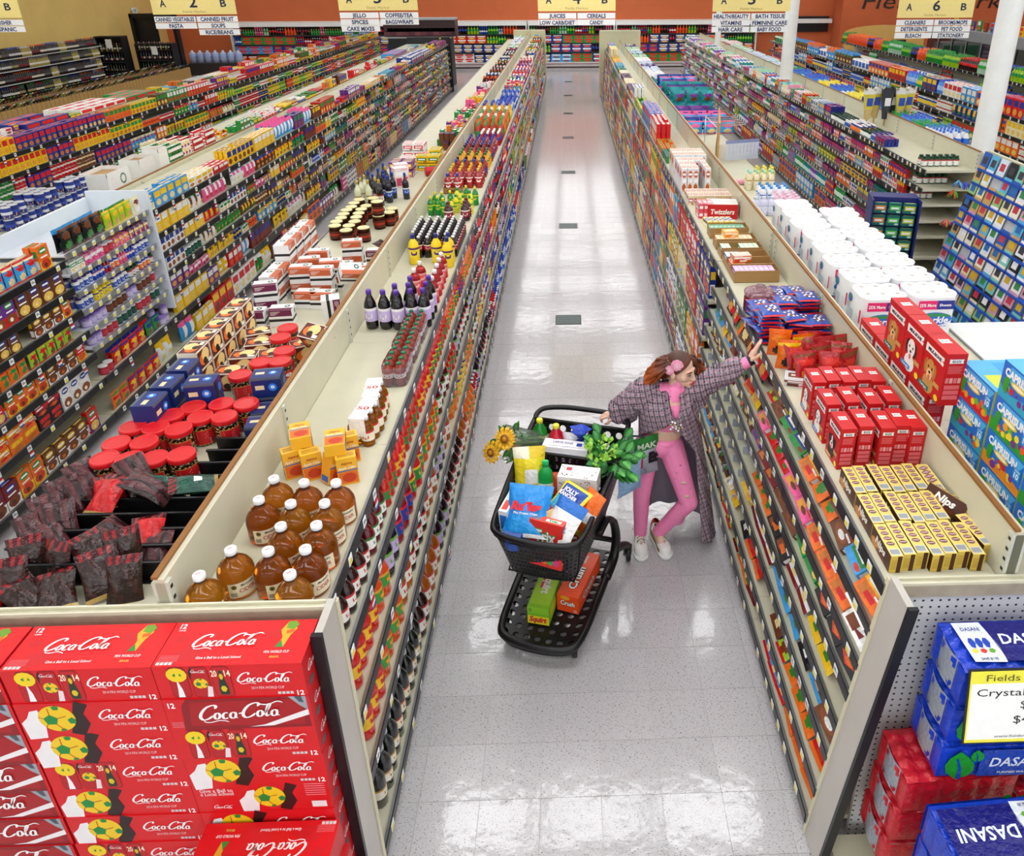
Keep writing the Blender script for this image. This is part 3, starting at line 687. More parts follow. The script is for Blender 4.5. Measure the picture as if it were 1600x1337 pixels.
tagF = G(); tagF.add(tagW); tagF.box((.003, -.022, -.062), (.006, .022, -.044), '#f6f6f6', 'card'); tagF.box((.003, -.022, -.044), (.006, .022, -.030), '#d81e2a', 'card'); tagF.box((.003, -.022, -.078), (.006, .022, -.062), '#2446a8', 'card')
TAGM = {}
def gondola(name, label, faces, y0, y1, xdiv, zdiv, near_bay=1.22, bays_near=5, tagkinds='WWYF', ends=True, tag_sp=.27, backx=None):
    """faces: [(face, [(lip x, z)...])] ; backx x of the central panel"""
    root = thing(name, label, 'shelving', (0, 0, 0)); r = random.Random(len(label))
    g = G(); g.box((xdiv-.018, y0, .0), (xdiv+.018, y1, zdiv), CREAM, 'paint'); obj('back_panel', g, root)
    up = G(); up.box((-.03, -.016, 0), (.03, .016, zdiv-.015), '#c9cbbb', 'paint')
    for q in range(4):
        for sx in (-1, 1): up.box((sx*.0302-.0006, -.008, zdiv-.05-q*.05), (sx*.0302+.0006, .008, zdiv-.035-q*.05), '#23241f', 'card')
    upm = up.mesh('upright'); y = y0+.016
    while y <= y1+.01:
        obj('upright', upm, root, (xdiv, y, 0)); y += near_bay
    cap = G(); cap.box((xdiv-.026, y0, zdiv), (xdiv-.004, y1, zdiv+.012), '#8e5e2a', 'wood'); obj('top_trim', cap, root)
    tags = 0; rest = []
    for face, lips in faces:
        for li, (lx, z) in enumerate(lips):
            y = y0; b = 0
            while y < y1-.01:
                ye = min(y1, y+near_bay) if b < bays_near else y1
                s = obj('shelf', shelf_geo(xdiv+face*.02, None, lx, y, ye, z, face), root)
                yt = y+.10+r.random()*.1
                while yt < ye-.05:
                    M = TR(lx+face*.0172, yt, z-.02, 0 if face > 0 else PI)
                    gt = {'W': tagW, 'Y': tagY, 'F': tagF}[r.choice(tagkinds)]
                    if tags < 290 and yt < 6.5:
                        if id(gt) not in TAGM: TAGM[id(gt)] = gt.mesh('price_tag')
                        obj('price_tag', TAGM[id(gt)], s, M=M); tags += 1
                    else: rest.append((gt, M))
                    yt += tag_sp*r.uniform(.6, 1.4)
                y = ye; b += 1
    if rest:
        o = obj('price_tags', join_many('price_tags', rest), root); o['kind'] = 'stuff'
    return root
L1_LIPS = [(.180, 1.55), (.222, 1.30), (.227, .945), (.236, .63), (.240, .12)]
L1_LEFT = [(-1.17, 1.55), (-1.17, 1.15)]
R1_LIPS_A = [(2.392, 1.54), (2.375, 1.30), (2.352, 1.10), (2.332, .93), (2.315, .71), (2.292, .52), (2.262, .30), (2.238, .12)]
R1_LIPS_B = [(2.385, 1.54), (2.345, 1.16), (2.31, .80), (2.275, .44), (2.24, .10)]
L2_LIPS = [(-3.08, 1.62), (-3.07, 1.38), (-3.06, 1.18), (-3.05, .98), (-3.05, .77), (-3.05, .50), (-3.05, .14)]
L3_LIPS = [(-6.42, 1.60), (-6.41, 1.34), (-6.40, 1.06), (-6.40, .78), (-6.4, .4)]
R2_LIPS = [(5.48, 1.60), (5.475, 1.37), (5.465, 1.175), (5.455, .965), (5.445, .76), (5.44, .48), (5.44, .14)]
R3_LIPS = [(8.55, 1.60), (8.54, 1.30), (8.53, 1.0), (8.52, .7), (8.5, .3)]
R4_LIPS = [(11.0, 1.60), (11.0, 1.2), (11.0, .8), (11.0, .2)]
gondola('gondola_shelving', 'long cream metal gondola of juice along the aisle, cardboard strip on its divider', [(1, L1_LIPS), (-1, L1_LEFT)], -.66, 28.6, -.35, 1.80, tagkinds='WWWFY')
gondola('gondola_shelving', 'cream metal gondola of candy shelves behind the person, seven slanting tiers', [(-1, R1_LIPS_A), (1, [(3.74, 1.54), (3.72, .9)])], -.52, 3.28, 2.88, 1.80, tagkinds='WYYY', tag_sp=.2)
gondola('gondola_shelving', 'cream metal gondola of cereal shelves past the candy', [(-1, R1_LIPS_B), (1, [(3.5, 1.54), (3.5, .9)])], 3.30, 24.0, 2.88, 1.80, tagkinds='WWW')
gondola('gondola_shelving', 'cream metal gondola of cake mixes facing the coffee, end of the baking row', [(1, L2_LIPS), (-1, [(-4.5, 1.62)])], -1.0, 3.28, -3.78, 1.66, tagkinds='WWYF')
gondola('gondola_shelving', 'cream metal gondola base under the white sprinkle bay', [(1, L2_LIPS[5:]), (-1, [(-4.5, 1.62)])], 3.29, 4.69, -3.78, 1.66, tagkinds='WWYF')
gondola('gondola_shelving', 'long cream metal gondola of baking goods and spices on seven tiers', [(1, L2_LIPS), (-1, [(-4.5, 1.62)])], 4.70, 25.6, -3.78, 1.66, tagkinds='WWYF')
gondola('gondola_shelving', 'cream metal gondola with pasta and dinner boxes, beyond the baking row', [(1, L3_LIPS), (-1, [(-7.75, 1.6)])], 2.0, 30., -7.05, 1.66, bays_near=3, tagkinds='WWF')
gondola('gondola_shelving', 'cream metal gondola of medicines and toiletries with cream divider boards', [(-1, R2_LIPS), (1, [(6.75, 1.6)])], 6.2, 27.5, 6.12, 1.82, bays_near=2, tagkinds='WYY', tag_sp=.15)
gondola('gondola_shelving', 'cream metal gondola of pet food and household goods behind the cleaners', [(-1, R3_LIPS), (1, [(9.9, 1.6)])], 6.0, 26.5, 9.22, 1.70, bays_near=0, tagkinds='WWF')
gondola('gondola_shelving', 'cream metal gondola stacked with soda bottles near the freezers', [(-1, R4_LIPS)], 8.0, 26.0, 11.5, 1.65, bays_near=0, tagkinds='WWF')
# tall cream end panels at the far ends of the two aisle gondolas
for x0, x1, y, h, lab in ((-.95, .26, 28.62, 1.85, 'tall cream end panel closing the far end of the juice row'), (2.2, 3.55, 24.02, 2.1, 'tall cream end panel closing the far end of the cereal row'), (-4.5, -3.0, 25.62, 1.8, 'black framed end rack closing the far end of the baking row')):
    g = G(); c = '#cfcba6' if 'black' not in lab else '#202225'
    g.box((x0, y, 0), (x1, y+.04, h), c, 'paint'); g.box((x0, y-.01, h), (x1, y+.05, h+.04), '#e0dcc0' if c != '#202225' else c, 'paint')
    g.box((x0-.012, y-.015, 0), (x0+.03, y+.055, h), c, 'paint'); g.box((x1-.03, y-.015, 0), (x1+.012, y+.055, h), c, 'paint')
    tag(obj('end_panel', g), lab, 'panel')

# ------------------------------------------------------------------ everyday stock on the shelves
def subset(new, key, idx): CAT[new] = [CAT[key][i] for i in idx]
subset('j_dark', 'juice', [0, 1, 3, 0]); subset('j_red', 'juice', [2, 7]); subset('j_yel', 'juice', [4, 6]); subset('j_amb', 'juice', [5, 0]); subset('j_mix', 'juice', range(8))
subset('s_red', 'smallred', [0, 1, 2]); subset('s_blue', 'smallred', [3, 4]); subset('s_mix', 'smallred', range(8))
subset('p_blue', 'pasta', [0, 2, 0, 1]); subset('can_red', 'can', [0, 4, 0, 1]); subset('can_green', 'can', [2, 7, 1, 5])
C_ = .27
P1 = ['top', 'second', 'third', 'fourth', 'fifth', 'sixth', 'seventh', 'bottom']
Y1 = 28.4
fill('second juice shelf', 1, .222, (-.45, Y1), 1.30, .19, [(.25, 'j_dark j_amb'), (2.1, 'tomato tomato j_red'), (4.2, 'j_yel tomato j_red'), (8, 's_red'), (13, 's_red j_mix s_mix'), (40, 's_mix bar pouch')], 11, 3, .46)
fill('third juice shelf', 1, .227, (-.45, Y1), .945, .31, [(.3, 'j_dark tomato'), (1.6, 'tomato j_red j_dark'), (4.0, 'j_dark j_dark tomato'), (9, 's_red s_red j_mix'), (40, 's_mix s_mix pouch bar')], 12, 3, .46)
fill('fourth juice shelf', 1, .236, (-.45, Y1), .63, .27, [(.2, 'j_dark tomato'), (2.0, 'j_dark j_amb'), (4.2, 'j_yel j_dark'), (8, 'j_mix s_mix'), (40, 's_mix can pouch')], 13, 3, .46)
fill('bottom juice shelf', 1, .240, (-.42, Y1), .12, .44, [(.28, 'spark'), (1.0, 'j_amb j_dark'), (2.2, 'j_dark'), (3.0, 'j_yel j_amb'), (5.5, 'j_dark s_red'), (9.5, 's_blue s_blue'), (40, 's_mix j_mix case')], 14, 2, .42)
# cereal
for i, (lx, z) in enumerate(R1_LIPS_B[1:]):
    fill(f'{P1[i+1]} cereal shelf', -1, lx, (3.36, 23.9), z, .27 if i == 3 else .295, [(60, 'cereal')], 21+i, 1, .4, k_lo=2, k_hi=4, empty=.01, stack=False)
# candy
cand = ['candybox candybox pouch bar', 'candybox candy pouch', 'bar candybox candybox', 'candy candybox pouch', 'candy bar candybox', 'candy candy pouch', 'candy pouch']
for i, (lx, z) in enumerate(R1_LIPS_A[1:]):
    fill(f'{P1[i+1]} candy shelf', -1, lx, (-.47, 1.5), z, (R1_LIPS_A[i][1]-z-.03)*1.5, [(60, cand[i])], 31+i, 3, .44, k_lo=1, k_hi=3, empty=.03, jit=.06, tilt=.9)
    if i < 3: fill(f'{P1[i+1]} hanging candy tier', -1, lx, (1.52, 3.2), z, R1_LIPS_A[i][1]-z+.03, [(60, 'candy candy pouch')], 45+i, 2, .4, k_lo=1, k_hi=2, empty=.05, jit=.15, tilt=.5)
    if i in (5, 6): fill(f'{P1[i+1]} candy shelf past the person', -1, lx, (1.52, 3.2), z, (R1_LIPS_A[i][1]-z-.03)*1.45, [(60, 'candy pouch')], 41+i, 2, .4, k_lo=1, k_hi=3, empty=.05, jit=.1, tilt=.9)
# baking
bk = ['', 'pudding chip mix sugar', 'mix mix chip pudding', 'frost mix can sugar', 'mix chip can pudding', 'sugar chip mix', 'sugar mix powder']
for i, (lx, z) in enumerate(L2_LIPS):
    if i == 0: continue
    fill(f'{P1[i]} baking shelf', 1, lx, (4.76, 18.5), z, L2_LIPS[i-1][1]-z-.05, [(7, bk[i]), (11, bk[i]+' mix pudding'), (40, 'pudding med jar bar tea')], 51+i, 1, .4, k_lo=2, k_hi=5, empty=.05)
    fill(f'{P1[i]} spice shelf', 1, lx, (18.5, 25.4), z, L2_LIPS[i-1][1]-z-.05, [(40, 'jar med jar')], 61+i, 1, .4)
    fill(f'{P1[i]} cake mix shelf', 1, lx, (-.8 if i < 4 else 1.6, 3.22), z, L2_LIPS[i-1][1]-z-.05, [(40, ['', 'mix', 'mix', 'mix pouch', 'mix', 'mix candybox', 'mix'][i])], 71+i, 1, .4, k_lo=2, k_hi=5)
fill('top baking shelf', 1, -3.08, (4.72, 18.5), 1.62, .25, [(5.6, 'tea mix'), (6.5, 'mix bar'), (8.0, 'mix pudding'), (10.5, 'sugar mix'), (13, 'pudding mix'), (40, 'pudding bar med')], 80, 3, .5, k_lo=3, k_hi=6, stack=False)
fill('top cake mix shelf', 1, -3.08, (-.8, 3.22), 1.62, .25, [(1.5, 'mix'), (40, 'mix pouch')], 81, 2, .5, k_lo=3, k_hi=6, stack=False)
fill('top spice shelf', 1, -3.08, (18.6, 25.4), 1.62, .25, [(40, 'jar bar case')], 82, 3, .5)
# pasta and dinners
ps = ['', 'p_blue p_blue', 'p_blue can', 'can_green dinner', 'can']
for i, (lx, z) in enumerate(L3_LIPS):
    zz = [(9.6, 'p_blue'), (14, 'dinner'), (40, 'dinner can_red')] if i == 0 else [(9.4+.5*i, ps[i]), (15, 'dinner pouch can_red'), (22, 'can_red can_green can'), (40, 'can can_red')]
    fill(f'{P1[i]} pasta shelf', 1, lx, (6.0, 29.8), z, .25 if i == 0 else L3_LIPS[i-1][1]-z-.05, zz, 91+i, 3 if i == 0 else 1, .55, k_lo=3, k_hi=8, empty=.02, stack=i > 0)
fill('pasta top far side', 1, -7.05, (7.0, 29.8), 1.60, .2, [(12, 'bar case tea'), (40, 'can bar jar dinner')], 97, 4, .65, k_lo=2, k_hi=5)
fill('baking top far side', 1, -3.8, (9.0, 25.), 1.62, .2, [(10.5, 'bar tea'), (13, 'jar'), (16.5, 'mix bar'), (40, 'bar case med')], 98, 3, .5, k_lo=2, k_hi=5, empty=.35)
# medicines, toiletries
md = ['', 'med vial med', 'med med tooth', 'med bar med', 'med tooth', 'lotion med', 'med powder']
for i, (lx, z) in enumerate(R2_LIPS):
    if i == 0: continue
    fill(f'{P1[i]} medicine shelf', -1, lx, (6.75, 27.), z, R2_LIPS[i-1][1]-z-.05, [(13, md[i]), (19, md[i]+' lotion'), (60, 'lotion med lotion')], 101+i, 1, .4, k_lo=3, k_hi=7, gap=.004)
fill('top medicine shelf', -1, 5.48, (7.6, 27.), 1.60, .24, [(8.4, 'vial med'), (9.8, 'vial'), (12.5, 'tooth'), (15, 'tooth lotion'), (60, 'lotion lotion med')], 110, 4, .55, k_lo=3, k_hi=6, stack=False)
fill('cleaner side', -1, 6.16, (7.4, 26.), 1.60, .3, [(9.6, 'cleaner'), (11.3, 'cleaner'), (15, 'lotion cleaner'), (17, 'pack'), (60, 'pack lotion powder')], 111, 4, .6, k_lo=3, k_hi=7)
# household, pets, soda
hs = [(11.5, 'powder dogbox'), (16, 'powder cleaner'), (20, 'petfood pack'), (60, 'petfood pack')]
fill('top household shelf', -1, 8.55, (8.5, 26.), 1.60, .3, hs, 120, 3, .6, k_lo=3, k_hi=6)
for i, (lx, z) in enumerate(R3_LIPS[1:]):
    fill(f'{P1[i+1]} household shelf', -1, lx, (7.5, 26.), z, R3_LIPS[i][1]-z-.05, [(11, 'petfood dogbox can'), (15, 'can canister'), (60, 'canister powder can')], 121+i, 1, .5, k_lo=3, k_hi=8)
for i, (lx, z) in enumerate(R4_LIPS):
    fill(f'{P1[i]} soda shelf', -1, lx, (9, 26.), z, .32 if i == 0 else R4_LIPS[i-1][1]-z-.05, [(12, 'soda s_blue'), (60, 'soda')] if i == 0 else [(12, 's_blue petfood'), (60, 's_blue soda case')], 131+i, 4 if i == 0 else 1, .5, k_lo=4, k_hi=9)
# far tops
fill('far juice top', 1, .175, (8.2, 28.2), 1.55, .3, [(10.5, 'j_yel tomato s_red'), (13, 's_blue'), (15, 's_mix can'), (18.5, 's_red s_blue'), (60, 'bar jar s_red')], 141, 4, .5, k_lo=2, k_hi=5)
fill('far coffee top', 1, -.40, (7.9, 28.2), 1.55, .25, [(11, 'tea tea bar'), (14, 'tea'), (18, 's_red wine'), (22, 'jar spark s_mix'), (60, 'pack bar')], 142, 4, .5, k_lo=2, k_hi=4, empty=.22)
fill('top cereal shelf', -1, 2.39, (7.0, 23.8), 1.54, .32, [(60, 'bar bar cereal')], 143, 3, .5, k_lo=3, k_hi=6, empty=.02, stack=False)
fill('paper goods side', -1, 2.93, (13.6, 23.8), 1.54, .3, [(60, 'lotion diaper pack')], 144, 3, .6, k_lo=2, k_hi=5)

# ------------------------------------------------------------------ hero goods on the gondola tops and end displays
def cyl_print(g, fn, r, z0=0.):
    """flat print made in the plane (x, 0, z), wrapped on a cylinder of radius r about z, centred on -y"""
    t = G(); fn(t)
    for i, (x, y, z) in enumerate(t.V):
        a = x/r; rr = r+max(0, -y); t.V[i] = (rr*math.sin(a), -rr*math.cos(a), z+z0)
    g.add(t)
def rot_list(n, seed): r = random.Random(seed); return [r.uniform(-.35, .35) for _ in range(n)]
RX, UP = (1, 0, 0), (0, 0, 1)
ZT = 1.551
# cider jugs -------------------------------------------------------
def cider(colr):
    r, h = .070, .206; b, c, l = G(), G(), G()
    prof = [(.78, 0), (.96, .02), (1, .07), (1, .43), (.985, .50), (.93, .57), (.80, .65), (.60, .72), (.40, .775), (.29, .81), (.27, .86), (.27, .90)]
    b.lathe([(a*r, z*h, colr) for a, z in prof], 22, 'liquid')
    b.tube([(-.020-.016*math.sin(PI*i/5), 0, (.72+.11*i/5)*h) for i in range(6)], .005, colr, 'liquid', 6)
    c.lathe([(.31*r, .885*h, '#dcdde0'), (.33*r, .90*h, '#f1f2f3'), (.33*r, .985*h, '#f4f5f6'), (.28*r, 1.0*h, '#f4f5f6')], 18, 'plastic')
    c.lathe([(.30*r, .855*h, '#2a2a2c'), (.30*r, .885*h, '#2a2a2c')], 18, 'plastic', cap0=False, cap1=False)
    put_text(c, 'MF', (0, 0, 1.003*h), .018, .006, RX, (0, 1, 0), '#d84048')
    def strips(t):
        for i in range(8):
            x0, x1 = -.058+.0145*i, -.058+.0145*(i+1); t.poly([(x0, 0, .018), (x1, 0, .018), (x1, 0, .086), (x0, 0, .086)], '#efe4c2')
    cyl_print(l, strips, r*1.006); cyl_print(l, pr2, r*1.012)
    return D('cider_jug', 'jug', 'amber glass cider jug', [('jug_body', b), ('cap', c), ('label', l)], None, (.14, .14, .206))
def pr2(t, word='CIDER'):
    t.poly([(x, 0, z) for x, z in ell(-.036, .070, .011, .011, 12)], '#8a7426'); t.poly([(x, -.0004, z) for x, z in ell(-.036, .070, .006, .006, 10)], '#3a3a1c')
    put_text(t, "Martinelli's", (.016, 0, .073), .052, .010, RX, UP, '#23221f', shear=.25)
    put_text(t, word, (.012, 0, .048), .064, .017, RX, UP, '#b8343a')
    for i in range(6): t.poly([(-.052+.004*i, 0, .024), (-.050+.004*i, 0, .024), (-.050+.004*i, 0, .044), (-.052+.004*i, 0, .044)], '#333333')
cid = [cider('#c8841e'), cider('#b0601c'), cider('#bc721e')]
CID = [(-.25, -.585), (-.188, -.45), (-.041, -.46), (.10, -.455), (.085, -.59), (-.042, -.315), (.100, -.313), (-.194, -.139), (-.05, -.17), (.092, -.172), (-.182, .007), (-.04, -.025), (.101, -.03)]
CIDW = ['in the end row beside the divider', 'in the second row beside the divider', 'in the second row, middle', 'in the second row beside the price rail', 'in the end row by the price rail', 'in the third row, middle', 'in the third row by the rail',
        'in the fourth row by the divider', 'in the fourth row, middle', 'in the fourth row by the rail', 'in the last row by the divider', 'in the last row, middle', 'in the last row, label to the rail']
rr = rot_list(13, 5)
for i, ((x, y), wd) in enumerate(zip(CID, CIDW)):
    spawn(cid[(i*5+i//3) % 3], TR(x, y, ZT, .55+rr[i]), f'amber cider jug with white cap {wd}')

# yellow cider mix boxes ------------------------------------------
def cidermix():
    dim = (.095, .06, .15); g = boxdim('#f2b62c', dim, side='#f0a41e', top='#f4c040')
    patch(g, 'F', dim, .04, .06, .96, .5, '#e2701c'); patch(g, 'F', dim, .2, .1, .9, .45, '#c83c14', 'o', e=.0012); patch(g, 'F', dim, 0, .52, 1, .56, '#2c60b8', e=.0012)
    put_text(g, 'Alpine', (0, -.0315, .122), .05, .012, RX, UP, '#b02a1c', shear=.2); put_text(g, 'Apple Cider', (0, -.0315, .098), .08, .014, RX, UP, '#fff6e0', shear=.2)
    patch(g, 'R', dim, .1, .1, .9, .4, '#3a78c8'); patch(g, 'R', dim, .2, .5, .8, .9, '#b06418'); patch(g, 'L', dim, .1, .05, .9, .25, '#2c60b8'); patch(g, 'T', dim, .1, .2, .9, .8, '#c8962c')
    return D('cider_mix_box', 'box', 'yellow apple cider mix box', [('cider_mix_box', g)], None, dim)
d = cidermix(); h_ = .15
for x, y, z, rz, rx, ry, lab in ((-.215, .31, ZT, .5, 0, 0, 'standing at the divider end of its heap'), (-.12, .29, ZT, .45, 0, 0, 'standing behind the cider jugs, middle one'), (-.02, .26, ZT, .9, 0, .25, 'leaning outward behind the cider jugs'), (.06, .25, ZT, .35, 0, 0, 'standing beside the price rail'),
        (-.20, .42, ZT, .3, 0, 0, 'standing at the back beside the divider'), (.02, .43, ZT, .4, 0, 0, 'standing at the back by the rail'), (-.16, .38, ZT+.185, .35, -PI/2+.0, 0, 'lying on top of the divider end'), (.02, .31, ZT+.185, .25, -PI/2, 0, 'lying face up on top by the rail')):
    if z > ZT: z = ZT+.152+.03; 
    M = TR(x, y, z, rz, rx, ry)
    if rx: M = TR(x, y-.07, z, rz) @ Matrix.Rotation(-PI/2, 4, 'X'); 
    spawn(d, M, f'yellow apple cider mix box {lab}')
# six-packs of apple juice ----------------------------------------
apj = p_bottle('juice_bottle', 'bottle', '', .034, .17, 'juice', '#d88a1c', '#f2f2f2', '#f3ead0', '#d02a30', 'liquid')
def multipack(name, label, nx, ny, M, dsn, film=None, pitch=.069, word=None, band='#f4f4f4'):
    t = thing(name, label, 'multipack', M=M); ps = dsn.mesh('all')
    for i in range(nx):
        for j in range(ny): obj('bottle', ps, t, ((i-(nx-1)/2)*pitch, (j-(ny-1)/2)*pitch, 0))
    g = G(); w, d_, h = nx*pitch, ny*pitch, dsn.size[2]
    if word:
        g.box((-w*.3, -d_/2-.004, h+.001), (w*.3, d_/2+.004, h+.004), '#f6f4ee', 'film'); put_text(g, word, (0, 0, h+.005), w*.45, .03, RX, (0, 1, 0), '#d0202c')
        g.box((-w*.3, -d_/2-.004, h*.4), (w*.3, -d_/2-.001, h+.001), '#f6f4ee', 'film'); g.box((-w*.3, d_/2+.001, h*.4), (w*.3, d_/2+.004, h+.001), '#f6f4ee', 'film')
    if film:
        def P(u, v):
            a = 2*PI*u; p = 6.; c, s_ = math.cos(a), math.sin(a); k = (abs(c)**p+abs(s_)**p)**(-1/p)
            return ((w/2+.003)*c*k, (d_/2+.003)*s_*k, .004+v*h*.80+.004*math.sin(nx*2*a))
        g.grid(P, 24, 2, film, 'clear', True, True)
    obj('wrap', g, t); return t
multipack('juice_bottle_pack', 'six white-capped apple juice bottles in clear wrap behind the cider mix', 2, 3, TR(.05, .86, ZT, .1), apj, word='50')
multipack('juice_bottle_pack', 'second six-pack of apple juice bottles, next to the price rail', 2, 3, TR(.055, .64, ZT, -.12), apj, word='50')
tj = p_bottle('juice_bottle', 'bottle', '', .034, .15, 'soda', '#8a2a12', '#12744c', '#ece8e0', '#c02028')
for k, (y0, w_) in enumerate(((1.305, 'next to the apple juice'), (1.585, 'in the middle of its row'), (1.865, 'touching the purple-capped bottles'))):
    multipack('juice_bottle_pack', f'wrapped tray of green-capped juice bottles {w_}', 2, 4, TR(.087, y0, ZT, 0), tj, film='#e4e0ee', pitch=.0695)
# bottles on the juice top ----------------------------------------
grp = p_bottle('grape_juice_bottle', 'bottle', '', .044, .285, 'juice', '#0e0710', '#5b34a0', '#cdb9e6', '#f1eef4')
GW = ['first of the row, touching the divider', 'second of the row from the divider', 'third of the row, middle', 'fourth of the row', 'fifth of the row, over the green caps', 'behind the first gap of the row', 'in the second rank, middle', 'in the second rank by the rail', 'alone at the back of the group', 'in the back rank by the rail']
for i, (x, y) in enumerate([(-.235, 2.02), (-.137, 2.01), (-.046, 2.0), (.046, 2.02), (.130, 2.03), (-.08, 2.12), (.012, 2.135), (.13, 2.15), (.0, 2.26), (.13, 2.27)]):
    spawn(grp, TR(x, y, ZT, -.15), f'dark grape juice bottle with purple cap, {GW[i]}')
pnk = p_bottle('punch_bottle', 'bottle', '', .045, .21, 'squeeze', '#e8484c', '#f4f4f4', '#f07074', '#f4c8c0', 'liquid')
for i, (x, y) in enumerate([(-.03, 2.78), (-.045, 2.62), (.105, 2.98), (.108, 2.85), (.112, 2.72), (.116, 2.59), (.118, 2.45)]):
    spawn(pnk, TR(x, y, ZT, .4), f'red punch bottle with white cap, {ordinal(i+1 if i < 2 else i-1)} of the {"pair near the divider" if i < 2 else "column along the price rail"}')
yel = p_bottle('breakfast_juice_bottle', 'bottle', '', .047, .26, 'squeeze', '#f4d21c', '#1c2c7c', '#f6e23c', '#5a2a6a', 'plastic')
for i, (x, y) in enumerate([(-.178, 3.31), (.012, 3.32), (.113, 3.34), (.118, 3.22)]):
    spawn(yel, TR(x, y, ZT, .2), ['yellow juice bottle with blue cap standing alone by the divider', 'yellow juice bottle with blue cap in the middle, before the white caps', 'yellow juice bottle with blue cap at the back by the rail', 'yellow juice bottle with blue cap beside the price rail, front one'][i])
cran = CAT['smallred'][1]; cran = p_bottle('cranberry_bottle', 'bottle', '', .034, .19, 'soda', '#16090c', '#f2f2f2', '#a8182c', '#e8e8f0')
n = 0
for j in range(9):
    for i in range(6):
        x = -.238+i*.074; y = 3.47+j*.074+(.0 if i > 1 else .0)
        if (i in (0, 3, 4) and j < 1) or (i < 1 and j < 2): continue
        n += 1; spawn(cran, TR(x, y, ZT, .2), f'white-capped cranberry bottle, {ordinal(j+1)} rank, {ordinal(i+1)} from the divider', 'white-capped cranberry bottles')
lg = p_bottle('lime_juice_bottle', 'bottle', '', .034, .20, 'squeeze', '#168a2c', '#f0e428', '#1ea83a', '#e8e04c'); ly = p_bottle('lemon_juice_bottle', 'bottle', '', .034, .19, 'squeeze', '#e6e02c', '#2c9a38', '#f0ec58', '#3a9c30'); lr = p_bottle('prune_juice_bottle', 'bottle', '', .046, .2, 'juice', '#3c0c1c', '#5c2038', '#8c1c34', '#e8e0d8')
for k, (x, y) in enumerate([(-.27, 4.73), (-.2, 4.74), (-.13, 4.66), (-.06, 4.70), (-.03, 4.84), (.05, 4.80), (.12, 4.78), (.1, 4.98), (-.1, 4.95), (-.25, 4.9), (-.18, 4.9), (.0, 5.0), (.14, 5.1), (.04, 5.15), (-.05, 5.1)]):
    dd = lg if k in (0, 1, 2, 8, 9, 10, 12, 13) else ly
    spawn(dd, TR(x, y, ZT, .3*math.sin(k)), f'{"green lime" if dd is lg else "yellow lemon"} juice squeeze bottle, {ordinal(k+1)} from the cranberry bottles')
spawn(lr, TR(-.06, 4.52, ZT, .1), 'dark prune juice bottle in front of the lemon juice'); spawn(lr, TR(.1, 4.55, ZT, .1), 'dark prune juice bottle beside the rail'); spawn(lr, TR(.1, 4.66, ZT, .1), 'dark prune juice bottle behind another at the rail')
cl = [p_bottle('mixer_bottle', 'bottle', '', .045, .22, 'squeeze', a, b, c, e) for a, b, c, e in (('#9c1c1c', '#2444a8', '#c02424', '#f0f0f0'), ('#a41c20', '#e8c41c', '#b81c20', '#f4f0e8'), ('#7c1414', '#2850b8', '#2448b0', '#d02028'), ('#e8a41c', '#1c7c38', '#f0b82c', '#1c7c38'), ('#b01c24', '#141414', '#1c3ca0', '#e03038'))]
ROWS = [(5.62, 0, 2), (5.85, 1, 4), (5.98, 1, 4), (6.11, 1, 4), (6.35, 2, 4), (6.48, 4, 4), (6.72, 3, 4), (6.86, 3, 4), (7.0, 3, 4), (7.2, 4, 4), (7.35, 2, 4), (7.5, 0, 4), (7.65, 2, 4), (7.8, 0, 4), (7.95, 0, 4)]
for j, (y, k, nn) in enumerate(ROWS):
    for i in range(nn):
        if k == 0 and nn == 2: pass
        spawn(cl[k], TR(-.22+i*.105, y, ZT, .1), f'{["red blue-capped", "red yellow-capped", "dark blue-capped", "orange green-capped", "red black-capped"][k]} mixer bottle, {ordinal(j+1)} rank past the lemon juice, {ordinal(i+1)} from the divider', detail=y < 6.6)
tr = G(); tr.box((-.1, -.055, 0), (.1, .055, .004), '#8c6438', 'card'); tr.box((-.1, -.055, 0), (.1, -.051, .07), '#9c7040', 'card'); tr.box((-.1, .051, 0), (.1, .055, .07), '#8c6438', 'card'); tr.box((-.104, -.055, 0), (-.1, .055, .07), '#8c6438', 'card'); tr.box((.1, -.055, 0), (.104, .055, .07), '#8c6438', 'card')
put_text(tr, 'CLAMATO', (0, -.056, .035), .13, .025, RX, UP, '#2a1c10')
tag(obj('cardboard_tray', tr, loc=(-.168, 5.62, ZT)), 'brown cardboard tray under two red blue-capped bottles', 'tray')

